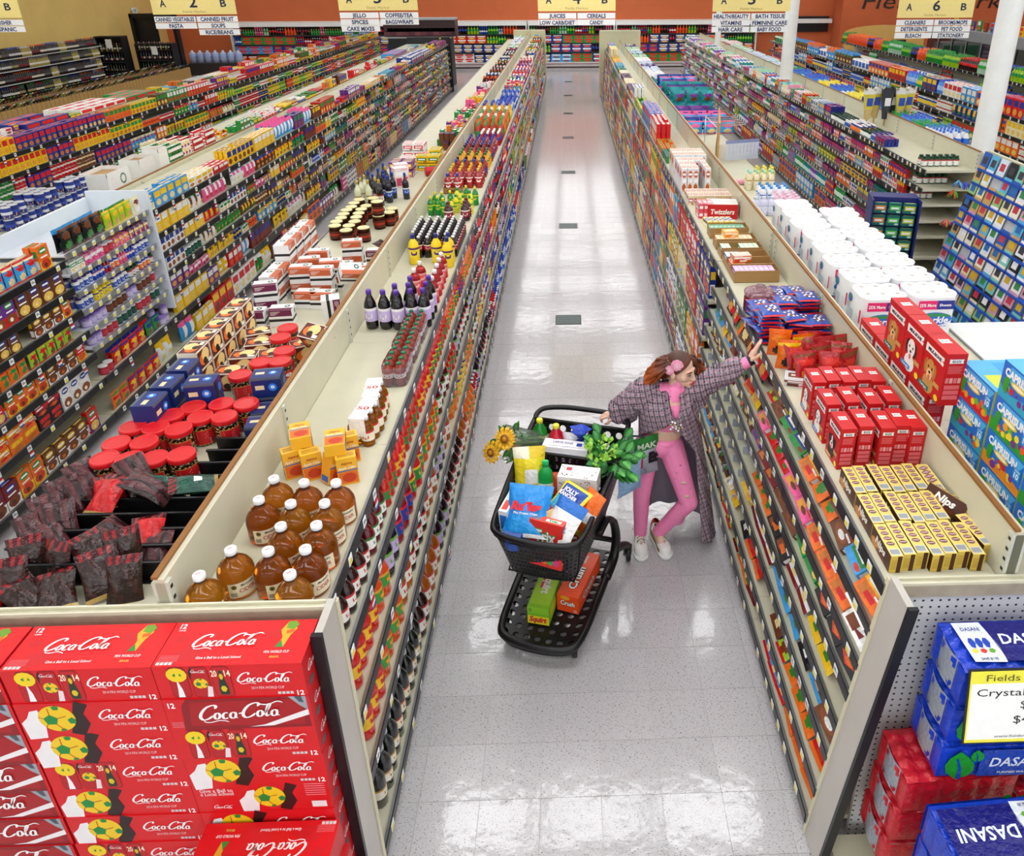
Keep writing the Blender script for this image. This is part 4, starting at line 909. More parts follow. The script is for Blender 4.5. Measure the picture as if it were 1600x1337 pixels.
# ------------------------------------------------------------------ coffee side of the juice gondola
def coffee_jar():
    r, h = .062, .152; b, l, k = G(), G(), G()
    b.lathe([(.93*r, 0, '#3a2412'), (r, .006, '#3a2412'), (r, .115, '#3a2412'), (.94*r, .128, '#2a1a0e')], 20, 'beans')
    k.lathe([(1.03*r, .124, '#c8161c'), (1.05*r, .128, '#d81c22'), (1.05*r, .146, '#d81c22'), (1.0*r, .152, '#e0262c'), (.90*r, .152, '#d81c22'), (.88*r, .149, '#d81c22')], 22, 'plastic')
    def wrap(t):
        for s0, c, z0, z1 in ((-.060, '#c8a23a', .012, .098), (-.057, '#c81a20', .015, .095)):
            for i in range(6):
                w_ = -2*s0/6; x = s0+i*w_; y = 0 if c != '#c81a20' else -.0008
                t.poly([(x, y, z0), (x+w_, y, z0), (x+w_, y, z1), (x, y, z1)], c)
        for i in range(7): t.poly([(-.040, -.0014, .082-.006*i), (.012-.006*(i % 3), -.0014, .082-.006*i), (.012-.006*(i % 3), -.0014, .0845-.006*i), (-.040, -.0014, .0845-.006*i)], '#f0c8c0')
        t.poly([(.018, -.0014, .02), (.05, -.0014, .02), (.05, -.0014, .045), (.018, -.0014, .045)], '#e8e8e6')
        for i in range(5): t.poly([(.02+.006*i, -.0018, .022), (.023+.006*i, -.0018, .022), (.023+.006*i, -.0018, .043), (.02+.006*i, -.0018, .043)], '#222222')
    cyl_print(l, wrap, r*1.006)
    def front(t):
        for i in range(6):
            w_ = .114/6; x = -.057+i*w_
            t.poly([(x, 0, .015), (x+w_, 0, .015), (x+w_, 0, .095), (x, 0, .095)], '#c81a20')
        t.poly([(x, -.0008, z) for x, z in ell(0, .072, .022, .012, 10)], '#f2f0ea'); put_text(t, 'ELITE', (-.018, -.0008, .045), .03, .012, RX, UP, '#f4d040', bold=.04); put_text(t, 'INSTANT', (.012, -.0008, .030), .05, .011, RX, UP, '#f4d040', bold=.04)
    t2 = G(); cyl_print(t2, front, r*1.006); k2 = G(); k2.add(t2, Matrix.Rotation(PI, 4, 'Z'))
    return D('coffee_jar', 'jar', 'red-lidded coffee jar', [('jar_body', b), ('lid', k), ('label', l), ('front_label', k2)], None, (.13, .13, .15))
def beans(nt, b):
    tc = node(nt, 'ShaderNodeTexCoord'); v = node(nt, 'ShaderNodeTexVoronoi'); v.inputs['Scale'].default_value = 75; nt.links.new(tc.outputs['Object'], v.inputs['Vector'])
    r = node(nt, 'ShaderNodeValToRGB'); r.color_ramp.elements[0].color = lin('#e0b878')+(1,); r.color_ramp.elements[0].position = .12; r.color_ramp.elements[1].color = lin('#241208')+(1,); r.color_ramp.elements[1].position = .5
    nt.links.new(v.outputs['Distance'], r.inputs[0]); nt.links.new(r.outputs[0], b.inputs['Base Color']); b.inputs['Roughness'].default_value = .12; b.inputs['Coat Weight'].default_value = .6
proc_mat('beans', beans)
jd = coffee_jar()
JARS = [(-1.075, .27), (-.955, .262), (-.842, .265), (-.727, .29), (-1.09, .40), (-.958, .405), (-1.085, .545), (-.965, .535), (-.845, .52), (-.945, .655), (-.868, .735), (-.785, .63), (-.662, .63), (-.73, .76), (-.60, .76), (-.758, 1.085), (-.70, 1.24), (-.588, 1.25), (-.61, 1.39), (-.70, 1.58), (-.70, 1.72)]
JW = ['end one of the first rank, over the baking shelves', 'second in the first rank', 'third in the first rank', 'last in the first rank, by the black tray', 'outer one of the second rank', 'inner one of the second rank', 'outer one of the third rank', 'middle one of the third rank', 'inner one of the third rank', 'behind the third rank', 'deep in the group, against a blue box', 'in the fourth rank, second from the divider', 'in the fourth rank, next to the divider', 'at the back of the group, middle', 'at the back by the divider and blue boxes',
      'alone between blue boxes and ember boxes', 'on the ember boxes, outer front', 'by the divider with its label outward', 'standing alone in the middle of the ember boxes', 'behind the ember boxes, first', 'behind the ember boxes, last of all jars']
for i, (x, y) in enumerate(JARS):
    spawn(jd, TR(x, y, ZT, .5+.5*math.sin(i*2.3) + (PI if i == 17 else 0)), f'red-lidded coffee jar, {JW[i]}')
# black plastic display trays with upright fins
def fin_tray(nx, w_, d_, nfin):
    g = G(); g.box((-w_/2, -d_/2, 0), (w_/2, d_/2, .006), '#0d0d0f', 'blackplastic'); parts = []
    for i in range(nfin):
        f = G(); f.box((-w_/2, -.002, 0), (w_/2, .002, .085), '#121214', 'blackplastic'); f.box((-w_/2, -.012, .075), (w_/2, .002, .085), '#1a1a1c', 'blackplastic'); parts.append((f, -d_/2+d_*(i+.3)/nfin))
    return g, parts
for k, (x, y, w_, d_, n_, lab) in enumerate(((-.80, -.10, .78, .62, 6, 'black finned display tray under the scattered coffee bags'), (-.54, .38, .26, .42, 4, 'black finned display tray beside the red-lidded jars'))):
    g, ps = fin_tray(1, w_, d_, n_); t = thing('display_tray', lab, 'tray', (x, y, ZT+.0005)); obj('tray_base', g, t)
    for f, yy in ps: obj('fin', f, t, (0, yy, .006))
# coffee bags: red, brown and green, thrown about
def cofbag(kind, seed):
    cl = {'red': ('#c0141a', '#d8181e', '#1a0c0c'), 'brown': ('#2a1612', '#3a1a16', '#7a1418'), 'green': ('#0e4a3c', '#0f5544', '#3a1c20'), 'bean': ('#4a2426', '#5c3032', '#2a1416')}[kind]
    def cf(u, v):
        if kind == 'bean': return ('#4c2428', '#2a1214', '#5c2c30')[(int(u*9)*5+int(v*11)*3+seed) % 3]
        if v > .80: return '#8c141c' if (int(u*11)+int(v*23)) % 2 else '#3c0c10'
        if v < .07: return '#b89a58'
        if kind == 'green' and ((u-.5)/.13)**2+((v-.42)/.1)**2 < 1: return '#e4e4e0'
        if kind == 'brown' and .30 < v < .36 and .6 < u < .9: return '#e8e4dc'
        return cl[0] if (u*3+v*2+seed) % 1.7 > .4 else cl[1]
    g = pillow(.135, .062, .20, cf, 10, 12, 'film', seed, .05, .22)
    return D('coffee_bag', 'bag', f'{kind} coffee bag', [('coffee_bag', g)], None, (.135, .06, .2))
BAGS = [('red', -.66, -.20, .05, .3, -1.35, 'red coffee bag lying face up by the divider, gold hem'), ('red', -.93, .02, .09, -.2, -1.1, 'red and black coffee bag lying crosswise before the jars'), ('red', -.98, .10, .05, .5, -1.2, 'red coffee bag tucked under another before the jars'),
        ('green', -.80, .08, .10, 1.3, -1.25, 'green coffee bag with white badge on the pile'), ('green', -.71, .10, .08, 1.9, -1.15, 'green coffee bag beside the badge bag'), ('green', -.55, .03, .13, 2.0, -1.35, 'green coffee bag hanging over the cardboard divider edge'), ('bean', -.74, .02, .12, 1.6, -.9, 'clear coffee bean bag draped over the green ones'), ('bean', -.86, .14, .10, .9, -.8, 'clear coffee bean bag leaning on the front jar'),
        ('bean', -1.13, .20, .05, 1.0, -.9, 'clear coffee bean bag beside the outermost jar'), ('bean', -1.15, .06, .04, .7, -.7, 'clear coffee bean bag standing at the tray edge, second'), ('bean', -1.07, .05, .04, .8, -.6, 'clear coffee bean bag standing inside the tray, third'), ('bean', -1.15, -.06, .04, .6, -.75, 'clear coffee bean bag at the tray edge, fourth'), ('bean', -1.14, -.17, .03, .7, -.8, 'clear coffee bean bag at the tray edge, fifth'), ('bean', -1.06, -.13, .05, .5, -.7, 'clear coffee bean bag inside the tray, beside the fifth'), ('bean', -1.04, -.22, .03, .9, -1.0, 'clear coffee bean bag low in the tray'), ('bean', -.60, -.28, .02, .2, -1.2, 'clear coffee bean bag lying by the cardboard edge'), ('bean', -.80, -.18, .03, 1.2, -1.2, 'clear coffee bean bag under the gold-hemmed red bag'),
        ('brown', -1.06, -.34, .04, .4, -.5, 'brown coffee bag with red top, outer end of the tray'), ('brown', -.94, -.36, .03, -.3, -.35, 'brown coffee bag standing open, middle of the tray'), ('brown', -.82, -.31, .05, .9, -1.0, 'brown coffee bag tipped over, red plaid top'), ('brown', -.68, -.33, .06, .5, -.5, 'brown coffee bag standing by the barcode bag'), ('brown', -.72, -.44, .05, .6, -.8, 'brown coffee bag with plaid top near the end rail'), ('brown', -.86, -.50, .03, .5, -1.3, 'brown coffee bag lying at the end rail, white label'), ('brown', -1.05, -.47, .04, .3, -.5, 'brown coffee bag at the corner of the tray'), ('brown', -.96, -.52, .02, 1.1, -1.1, 'brown coffee bag flat at the end rail corner'), ('brown', -.62, -.46, .03, .2, -.6, 'brown coffee bag next to the divider and end rail'), ('red', -1.10, -.56, .02, .2, -1.2, 'red coffee bag flat at the outer end rail')]
bd = {k: [cofbag(k, s) for s in (1, 2, 3)] for k in ('red', 'brown', 'green', 'bean')}
for i, (k, x, y, z, rz, rx, lab) in enumerate(BAGS):
    spawn(bd[k][i % 3], TR(x, y, ZT+.035+z, rz) @ Matrix.Rotation(rx, 4, 'X') @ Matrix.Translation((0, 0, -.1)) if rx > -.95 else TR(x, y, ZT+.03+z, rz, rx) @ Matrix.Translation((0, 0, -.1)), lab)
# blue and fiery coffee pod boxes
def podbox(base, a1, kind, seed=0):
    dim = (.155, .115, .12); g = boxdim(base, dim, top=base)
    if kind == 'blue':
        for f in 'FT':
            patch(g, f, dim, .12, .4, .42, .62, '#e6d8a8'); patch(g, f, dim, .55, .3, .85, .7, '#2c7ce0', 'o'); patch(g, f, dim, .63, .42, .78, .6, '#d8ecff', 'o', e=.0012); patch(g, f, dim, 0, .88, 1, 1, '#5c6470')
        patch(g, 'R', dim, 0, 0, .3, 1, '#15161c'); patch(g, 'R', dim, .45, .3, .9, .7, '#2c7ce0', 'o')
    elif kind == 'fire':
        for f in 'FTR':
            patch(g, f, dim, .02, .05, .98, .95, '#5c1408'); patch(g, f, dim, .1, .15, .7, .8, '#e8701c', 'o', e=.0012); patch(g, f, dim, .3, .25, .9, .95, '#f4d48c', 'o', e=.0016); patch(g, f, dim, .35, .15, .65, .5, '#1c0c08', 'o', e=.002); patch(g, f, dim, .7, .1, .95, .3, '#f4f0e4', e=.0024)
    else:
        patch(g, 'T', dim, 0, 0, 1, .36, a1); patch(g, 'F', dim, 0, .62, 1, 1, a1); patch(g, 'F', dim, 0, .30, 1, .46, '#17181a'); patch(g, 'R', dim, 0, .28, 1, .44, '#17181a'); patch(g, 'L', dim, 0, .28, 1, .44, '#17181a'); patch(g, 'B', dim, 0, .5, 1, 1, a1)
        for q in range(3): patch(g, 'F', dim, .08, .88-.08*q, .5-.1*q, .91-.08*q, '#f4e8e0', e=.0012)
        patch(g, 'T', dim, .62, .45, .86, .85, '#2c5c48', 'o', e=.0012); patch(g, 'T', dim, .68, .55, .80, .75, '#e8ece8', 'o', e=.0018); patch(g, 'R', dim, .6, .55, .85, .85, '#2c5c48', 'o', e=.0012)
    return D('coffee_pod_box', 'box', '', [('coffee_pod_box', g)], None, dim)
bl, fi, wo, wm = podbox('#16286c', 0, 'blue'), podbox('#e8dcc8', 0, 'fire'), podbox('#efeeec', '#c8623a', 'w'), podbox('#efeeec', '#6c2048', 'w')
def pod(d, x, y, k, rz, lab, M=None): spawn(d, M or TR(x, y, ZT+.0008+k*.1212, rz), lab)
for i in range(3):
    for k in range(2): pod(bl, -1.04, .62+i*.19+.04, k, PI/2, f'blue coffee pod box, {["lower", "upper"][k]} of the {ordinal(i+1)} outer pair', None)
for i, (x, y, k) in enumerate(((-.86, .86, 0), (-.86, .86, 1), (-.53, .92, 0), (-.53, .92, 1), (-.49, .76, 0), (-.47, .62, 0))): pod(bl, x, y, k, .15, f'blue coffee pod box {["behind the jars, lower", "behind the jars, upper", "by the divider far stack, lower", "by the divider far stack, upper", "by the divider, single", "by the divider between jar and tray"][i]}')
for i in range(5):
    for k in range(2): pod(fi, -1.08, 1.25+i*.17, k, PI/2, f'ember-pictured coffee pod box, {["lower", "upper"][k]} of the {ordinal(i+1)} outer pair')
for i, (x, y) in enumerate(((-.87, 1.2), (-.86, 1.4), (-.84, 1.58), (-.70, 1.42), (-.9, 1.74), (-.55, 1.55))): pod(fi, x, y, 0, .1*i, f'ember-pictured coffee pod box lying inside, {ordinal(i+1)} from the jars')
spawn(fi, TR(-.42, 1.50, ZT+.14, -.5, .5, .0), 'ember-pictured coffee pod box tilted over the cardboard divider')
pod(wm, -1.04, 2.28, 0, .2, 'white and plum pod box, lower of the front stack'); pod(wm, -1.03, 2.28, 1, .25, 'white and plum pod box on top of the front stack'); pod(wm, -.88, 2.12, 0, .1, 'white and plum pod box lying behind the ember boxes'); pod(wm, -1.06, 2.08, 0, .1, 'white and plum pod box lying at the outer edge')
spawn(wm, TR(-.50, 2.02, ZT+.155, .3) @ Matrix.Rotation(PI/2, 4, 'Y') @ Matrix.Translation((0, 0, -.06)), 'white and plum pod box standing on end by the divider')
n_ = 0
for r_ in range(6):
    for k in range(3 if r_ > 1 else 2): n_ += 1; pod(wo, -1.06, 2.47+r_*.175, k, PI/2+.04*(k-1), f'white and orange pod box, {["bottom", "middle", "top"][k]} of the {ordinal(r_+1)} outer stack')
for c_, (x, y, ks) in enumerate(((-.89, 2.62, 2), (-.88, 2.80, 2), (-.86, 2.98, 2), (-.72, 2.58, 2), (-.70, 2.74, 2), (-.70, 3.02, 1), (-.68, 2.40, 1), (-.80, 2.42, 1), (-.57, 2.95, 1), (-.66, 3.22, 2))):
    for k in range(ks): pod(wo, x, y, k, .08*math.sin(c_*1.7)+(.0 if k == 0 else .12), f'white and orange pod box, {["bottom", "upper"][k]} of inner stack {["one", "two", "three", "four", "five", "six", "seven", "eight", "nine", "ten"][c_]} from the plum boxes')
spawn(wo, TR(-.53, 2.58, ZT+.15, .5, .55, .2), 'white and orange pod box tilted against the cardboard divider'); spawn(wm, TR(-.50, 3.33, ZT+.0008, .05), 'white pod box with dark cross beside the bean bag'); pod(wo, -.47, 2.85, 0, .2, 'orange pod box lying by the divider')
spawn(bd['bean'][1], TR(-.49, 3.62, ZT+.05, 1.2, -1.2) @ Matrix.Translation((0, 0, -.1)), 'clear coffee bean bag lying by the divider behind the tins')
# cocoa tins with cream lids, wine-like syrup bottles
tin = p_jar('cocoa_tin', 'tin', 'tin', .056, .135, '#3a1c10', '#e2dba0', '#5a2414', .93, 'metal', lab2='#c03018')
T_ = [(-1.03, 4.9), (-.90, 4.95), (-1.05, 4.77), (-1.04, 4.63), (-.90, 4.66), (-1.06, 4.52), (-.92, 4.54), (-1.05, 4.38), (-.91, 4.40), (-1.04, 4.25), (-.90, 4.27), (-1.05, 4.13), (-.88, 4.13), (-1.03, 4.0), (-.90, 4.0), (-.89, 3.86), (-.75, 3.93), (-.62, 4.55), (-.74, 4.45), (-.76, 4.6), (-.62, 4.42)]
for i, (x, y) in enumerate(T_): spawn(tin, TR(x, y, ZT, .6), f'brown cocoa tin with cream lid, {ordinal(i+1)} counted from the syrup bottles')
spawn(tin, TR(-.70, 4.32, ZT+.0, .5), 'brown cocoa tin below another, front of the inner group'); spawn(tin, TR(-.70, 4.32, ZT+.1365, .7), 'brown cocoa tin stacked on another tin')
sy = [p_bottle('syrup_bottle', 'bottle', '', .036, .29, 'wine', a, b, c, e) for a, b, c, e in (('#101428', '#1c3c9c', '#2c5cb8', '#f0f0f0'), ('#d8d8b4', '#c8b060', '#e8e8d8', '#a08030'), ('#17100e', '#c8a850', '#e8e4d8', '#a82020'))]
SY = [(-.645, 5.38, 0), (-.79, 5.42, 0), (-.855, 5.32, 0), (-.98, 5.85, 0), (-.98, 5.34, 0), (-1.06, 5.48, 0), (-1.06, 5.3, 1), (-1.07, 5.18, 1), (-1.08, 5.06, 1), (-.86, 5.1, 2), (-.92, 5.2, 2), (-.97, 5.08, 1), (-.98, 5.6, 0), (-.9, 5.5, 0), (-.92, 5.7, 2), (-.80, 5.25, 0)]
for i, (x, y, k) in enumerate(SY): spawn(sy[k], TR(x, y, ZT, .4), f'{["blue-topped dark", "pale clear", "gold-topped dark"][k]} syrup bottle, {ordinal(i+1)} behind the cocoa tins' if i else 'blue-topped dark syrup bottle standing apart by the divider', detail=True)
pb = p_carton('filter_box', 'box', '', (.16, .12, .22), '#f0c8cc', '#f4f0ee', '#e8a8b0', '#c04060', 3, 'band', '#f4ecec'); spawn(pb, TR(-.82, 5.95, ZT, .5), 'tall pale pink box behind the syrup bottles'); spawn(pb, TR(-.85, 6.15, ZT, .4), 'second tall pale pink box farther from the syrup bottles')
th = G(); th.lathe([(.05, 0, '#c81c28'), (.055, .01, '#c81c28'), (.055, .17, '#c81c28'), (.045, .185, '#18181a'), (.045, .22, '#18181a')], 16, 'plastic'); spawn(D('thermos', 'flask', '', [('thermos_body', th)], None), TR(-.62, 6.42, ZT+.056, .35) @ Matrix.Rotation(PI/2, 4, 'Y'), 'red thermos flask with black ends lying by the tea boxes')
teaD = CAT['tea']; r_ = random.Random(5); n_ = 0
for gx, gy, nx, ny, nz in ((-.97, 6.4, 2, 3, 2), (-.70, 6.75, 2, 2, 2), (-.98, 6.95, 3, 4, 1), (-.60, 7.1, 1, 3, 2), (-.75, 7.35, 1, 2, 1), (-1.02, 7.5, 2, 3, 2)):
    d = r_.choice(teaD); 
    for i in range(nx):
        for j in range(ny):
            for k in range(nz):
                n_ += 1; spawn(d, TR(gx+i*.145, gy+j*.085, ZT+.0008+k*.097, r_.uniform(-.1, .1)), f'{d.words}, {ordinal(n_)} counting from the red flask')

# ------------------------------------------------------------------ candy and paper side of the right gondola
ZR = 1.541
# gold caramel boxes
def nips():
    dim = (.052, .20, .085); g = boxdim('#3c1c10', dim, top='#e6cf72', front='#d8bc50', side='#4a2414')
    for q in range(4):
        patch(g, 'T', dim, .16, .32+.16*q, .84, .44+.16*q, '#7c4a58' if q else '#5c2c38', 'o'); patch(g, 'T', dim, .25, .36+.16*q, .75, .40+.16*q, '#c8a0a0', e=.0012)
    patch(g, 'T', dim, .1, .04, .9, .22, '#d4dadc'); 
    for q in range(6): patch(g, 'T', dim, .14+.12*q, .06, .2+.12*q, .2, '#3c4248', e=.0012)
    patch(g, 'F', dim, .55, 0, .9, 1, '#4a2412'); patch(g, 'F', dim, .1, .2, .5, .8, '#c8a83c', e=.0012)
    for s_, sg in (('L', -1), ('R', 1)):
        patch(g, s_, dim, .02, 0, .45, .55, '#c8843a', 'o'); patch(g, s_, dim, .3, .02, .8, .3, '#6c3418', 'o', e=.0012)
        put_text(g, 'Nips', (sg*.0275, 0, .052), .10, .034, (0, sg, 0), UP, '#f6f2ea', shear=.25, bold=.04)
    return D('caramel_box', 'box', '', [('caramel_box', g)], None, dim)
nd = nips(); NW = ['next to the red biscuit', 'second', 'third', 'next to the end rail']
n_ = 0
for rw, (y, xs) in enumerate(((.08, [2.452, 2.507, 2.575, 2.632, 2.69, 2.748, 2.806, 2.864, 2.922, 2.980][:8]), (-.13, [2.452, 2.507, 2.578, 2.634, 2.690, 2.746]), (-.335, [2.452, 2.508, 2.566, 2.622, 2.678, 2.734, 2.79]), (-.42, [2.62, 2.676, 2.732, 2.788, 2.844][:0]))):
    for i, x in enumerate(xs):
        if rw < 3: spawn(nd, TR(min(x, 2.82), y+.03*((i*7) % 3-1)*.3, ZR, .02*math.sin(i*3)), f'gold caramel box, {NW[rw]} row, {ordinal(i+1)} from the price rail')
spawn(nd, TR(2.805, -.10, ZR+.03, .5, 0, .5), 'gold caramel box tipped on its side by the divider'); spawn(nd, TR(2.845, -.29, ZR, .15), 'gold caramel box slanting at the divider, third row')
# red dog biscuit boxes
def dog(g, f, cx, cy, s, kind):
    """a dog's head printed flat; f(u, v, e) -> point"""
    A, B, C = {'gold': ('#c8924a', '#b07a34', '#e8c890'), 'black': ('#1c1614', '#241a16', '#f0ece6'), 'white': ('#f2efe9', '#2c2422', '#f6f4f0')}[kind]
    def b(x, y, rx, ry, c, e, n=12): g.poly([f(cx+s*(x+rx*math.cos(2*PI*i/n)), cy+s*(y+ry*math.sin(2*PI*i/n)), e) for i in range(n)], c)
    b(0, -.75, .75, .6, A, .0008); b(-.55, .25, .28, .5, B, .0010); b(.55, .25, .28, .5, B, .0010); b(0, .25, .55, .62, A, .0012)
    if kind != 'gold': b(0, .3, .14, .5, C, .0014)
    b(0, -.12, .36, .36, C, .0016); b(-.25, .32, .09, .1, '#120c0a', .0018, 8); b(.25, .32, .09, .1, '#120c0a', .0018, 8); b(0, .02, .14, .1, '#0c0a0a', .0020, 8); b(0, -.32, .16, .2, '#d86a74', .0020, 8)
    if kind == 'black': b(-.25, .52, .1, .06, '#b86a2c', .0018, 8); b(.25, .52, .1, .06, '#b86a2c', .0018, 8)
def bone(g, f, cx, cy, w_, h, c, e, up=0.):
    P = []
    for sx, sy in ((1, 1), (-1, 1), (-1, -1), (1, -1)):
        for a in (0, 1, 2): 
            an = {(1, 1): (-30, 45, 150), (-1, 1): (30, 135, 210), (-1, -1): (150, 225, 330), (1, -1): (210, 315, 390)}[(sx, sy)][a]
            P.append(f(cx+sx*w_*.42+w_*.09*math.cos(R(an)), cy+sy*h*.28+h*.3*math.sin(R(an)), e))
    P.append(f(cx+w_*.40, cy, e)); g.poly(P, c)
def face_f(fc, dim):
    w, d, h = dim
    o, a, b, n = {'F': ((-w/2, -d/2, 0), (w, 0, 0), (0, 0, h), (0, -1, 0)), 'L': ((-w/2, d/2, 0), (0, -d, 0), (0, 0, h), (-1, 0, 0)), 'R': ((w/2, -d/2, 0), (0, d, 0), (0, 0, h), (1, 0, 0)), 'T': ((-w/2, -d/2, h), (w, 0, 0), (0, d, 0), (0, 0, 1))}[fc]
    o, a, b, n = map(Vector, (o, a, b, n))
    return lambda u, v, e=.0006: tuple(o+a*u+b*v+n*e)
def biscuit(dim, kind, foot, ft, front='L', seed=0):
    g = boxdim('#c8161c', dim); w, d, h = dim; f = face_f(front, dim); ax = {'L': (0, -1, 0), 'F': (1, 0, 0)}[front]
    asp = (d if front == 'L' else w)/h
    dog(g, lambda u, v, e: f(.42+(u-.42), .40+(v-.40)*asp*1.05, e), .42, .40, .34, kind)
    bone(g, f, .5, .80, .84, .17, '#f4f2ee', .0008); bone(g, f, .78, .30, .28, .10, '#c89a58', .0022)
    put_text(g, 'MILK-BONE', f(.5, .80, .0014), (d if front == 'L' else w)*.62, h*.062, ax, UP, '#1c1a1c', bold=.05)
    g.poly([f(u, v, .0024) for u, v in ((.03, .04), (.5, .04), (.5, .13), (.03, .13))], foot); put_text(g, ft, f(.27, .085, .003), (d if front == 'L' else w)*.3, h*.04, ax, UP, '#ffffff')
    g.poly([f(.86+.09*math.cos(i*.6283), .09+.06*math.sin(i*.6283), .0024) for i in range(10)], '#f0dc2c')
    for fc, ww in (('F' if front == 'L' else 'R', w), ('T', w)):
        q = face_f(fc, dim)
        if fc != 'T':
            bone(g, q, .5, .86, .7, .09, '#f4f2ee', .0008)
            put_text(g, 'MILK-BONE', q(.5, .86, .0012), ww*.42, .012, (1, 0, 0) if fc == 'F' else (0, 1, 0), UP, '#1c1a1c')
            for i in range(7): g.poly([q(a, b, .0008) for a, b in ((.14, .76-.022*i), (.86-.05*(i % 3), .76-.022*i), (.86-.05*(i % 3), .768-.022*i), (.14, .768-.022*i))], '#f07c80')
            for i in range(4): g.poly([q(a, b, .0008) for a, b in ((.12+.2*i, .44), (.28+.2*i, .44), (.28+.2*i, .54), (.12+.2*i, .54))], '#f2a4a4' if i % 2 else '#ea8080')
            for i in range(3): g.poly([q(a, b, .0008) for a, b in ((.12, .12+.1*i), (.88, .12+.1*i), (.88, .20+.1*i), (.12, .20+.1*i))], '#ea6c70')
        else:
            bone(g, q, .5, .6, .55 if w < d*2 else .4, .22, '#f4f2ee', .0008); put_text(g, 'MILK-BONE', q(.5, .6, .0012), ww*.36, .011, RX, (0, 1, 0), '#1c1a1c')
    return D('dog_biscuit_box', 'box', '', [('dog_biscuit_box', g)], None, dim)
bdim = (.075, .165, .235)
B1 = [biscuit(bdim, 'white', '#3a8cd0', 'Small'), biscuit(bdim, 'black', '#d87a1c', 'Medium'), biscuit(bdim, 'gold', '#1c7c74', 'Large')]
for rw, (y, xs) in enumerate(((.83, [2.478, 2.560, 2.642, 2.724, 2.80, 2.0][:5]), (.60, [2.478, 2.585, 2.695, 2.80]), (.37, [2.478, 2.575, 2.675, 2.755, 2.832]))):
    for i, x in enumerate(xs):
        spawn(B1[(rw == 2 and i == 0) or (rw == 2 and i > 0)] if rw == 2 else B1[0], TR(min(x, 2.822), y-.02+.02*(i % 2), ZR, .0+.03*math.sin(i+rw)), f'red dog biscuit box, {["back", "middle", "front"][rw]} row, {ordinal(i+1)} from the price rail')
bd2 = (.10, .235, .285)
B2 = [biscuit(bd2, k, a, b) for k, a, b in (('gold', '#1c7c74', 'Large'), ('white', '#3a8cd0', 'Small'), ('black', '#d87a1c', 'Medium'))]
for i, (y, k, kd, lab) in enumerate(((1.33, 0, 2, 'lower row, last, black dog'), (1.09, 0, 0, 'lower row, second, golden dog'), (.85, 0, 2, 'lower row, third, black dog'), (.61, 0, 2, 'lower row, beside the juice pouches'), (.97, 1, 0, 'upper row, last, golden dog'), (.73, 1, 1, 'upper row, middle, white puppy'), (.49+.01, 1, 0, 'upper row, golden dog over the pouches'))):
    spawn(B2[kd], TR(3.0+.0, y, ZR+k*.2862, 0), f'large red dog biscuit box behind the divider, {lab}')
# juice pouch cartons
def pouchbox(bot, seed):
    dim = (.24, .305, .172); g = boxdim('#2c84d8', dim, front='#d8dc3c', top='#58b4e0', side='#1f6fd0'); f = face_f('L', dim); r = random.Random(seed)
    g.poly([f(u, v, .0006) for u, v in ((0, 0), (1, 0), (1, .22), (.6, .34), (.3, .22), (0, .36))], bot); g.poly([f(u, v, .0008) for u, v in ((.1, .5), (.9, .7), (1, .95), (.2, .95))], '#4cb0ec')
    for i in range(14): 
        cx, cy, q = r.uniform(.1, .9), r.uniform(.12, .4), r.uniform(.03, .07)
        g.poly([f(cx+q*math.cos(k*PI/3), cy+q*1.7*math.sin(k*PI/3), .001+.0001*i) for k in range(6)], r.choice(['#d8202c', '#f0a01c', '#6cb830', '#7c3090', '#f4d838', '#e8602c']))
    g.poly([f(.18+.1*math.cos(a), .42+.24*math.sin(a), .0026) for a in (1, 1.6, 2.2, 2.8, 3.4, 4.0, 4.6)]+[f(.2, .22, .0026)], '#2c9c2c')
    put_text(g, 'CAPRISUN', f(.46, .76, .003), .23, .036, (0, -1, 0), UP, '#f8fafc', bold=.05); g.poly([f(.46+.2*math.cos(k*PI/6), .56+.09*math.sin(k*PI/6), .0028) for k in range(12)], '#e0c83c'); g.poly([f(.46+.15*math.cos(k*PI/6), .56+.05*math.sin(k*PI/6), .0032) for k in range(12)], '#f4f0d0')
    g.poly([f(u, v, .003) for u, v in ((.8, .4), (.96, .4), (.96, .72), (.8, .72))], '#3c9cdc'); put_text(g, '10', f(.88, .52, .0036), .032, .026, (0, -1, 0), UP, '#ffffff'); put_text(g, 'POUCHES', f(.88, .66, .0036), .036, .007, (0, -1, 0), UP, '#ffffff')
    q = face_f('F', dim); g.poly([q(.2+.12*math.cos(k), .7+.2*math.sin(k), .0008) for k in (0, 1, 2, 3, 4, 5)], '#1c3c8c'); g.poly([q(u, v, .0008) for u, v in ((.4, .2), (.9, .2), (.9, .8), (.4, .8))], '#7cc02c')
    t = face_f('T', dim); g.poly([t(u, v) for u, v in ((.1, .1), (.6, .1), (.6, .5), (.1, .5))], '#d8e03c'); g.poly([t(u, v) for u, v in ((.5, .55), (.9, .55), (.9, .9), (.5, .9))], '#3ca0e0')
    return D('juice_pouch_carton', 'box', '', [('juice_pouch_carton', g)], None, dim)
PB = [pouchbox(c, i) for i, c in enumerate(('#d8202c', '#28a8c8', '#2c9c34', '#f0901c'))]
for c_, (y, ks) in enumerate(((.265, (0, 1, 0)), (-.055, (2, 3, 2, 1)), (-.366, (0, 2, 0, 1)))):
    for k, d_ in enumerate(ks): spawn(PB[d_], TR(3.17, y, ZR+k*.1732, 0), f'blue juice pouch carton, {["bottom", "second", "third", "top"][k]} of the {["stack touching the dog biscuits", "middle stack", "stack over the end rail"][c_]}')
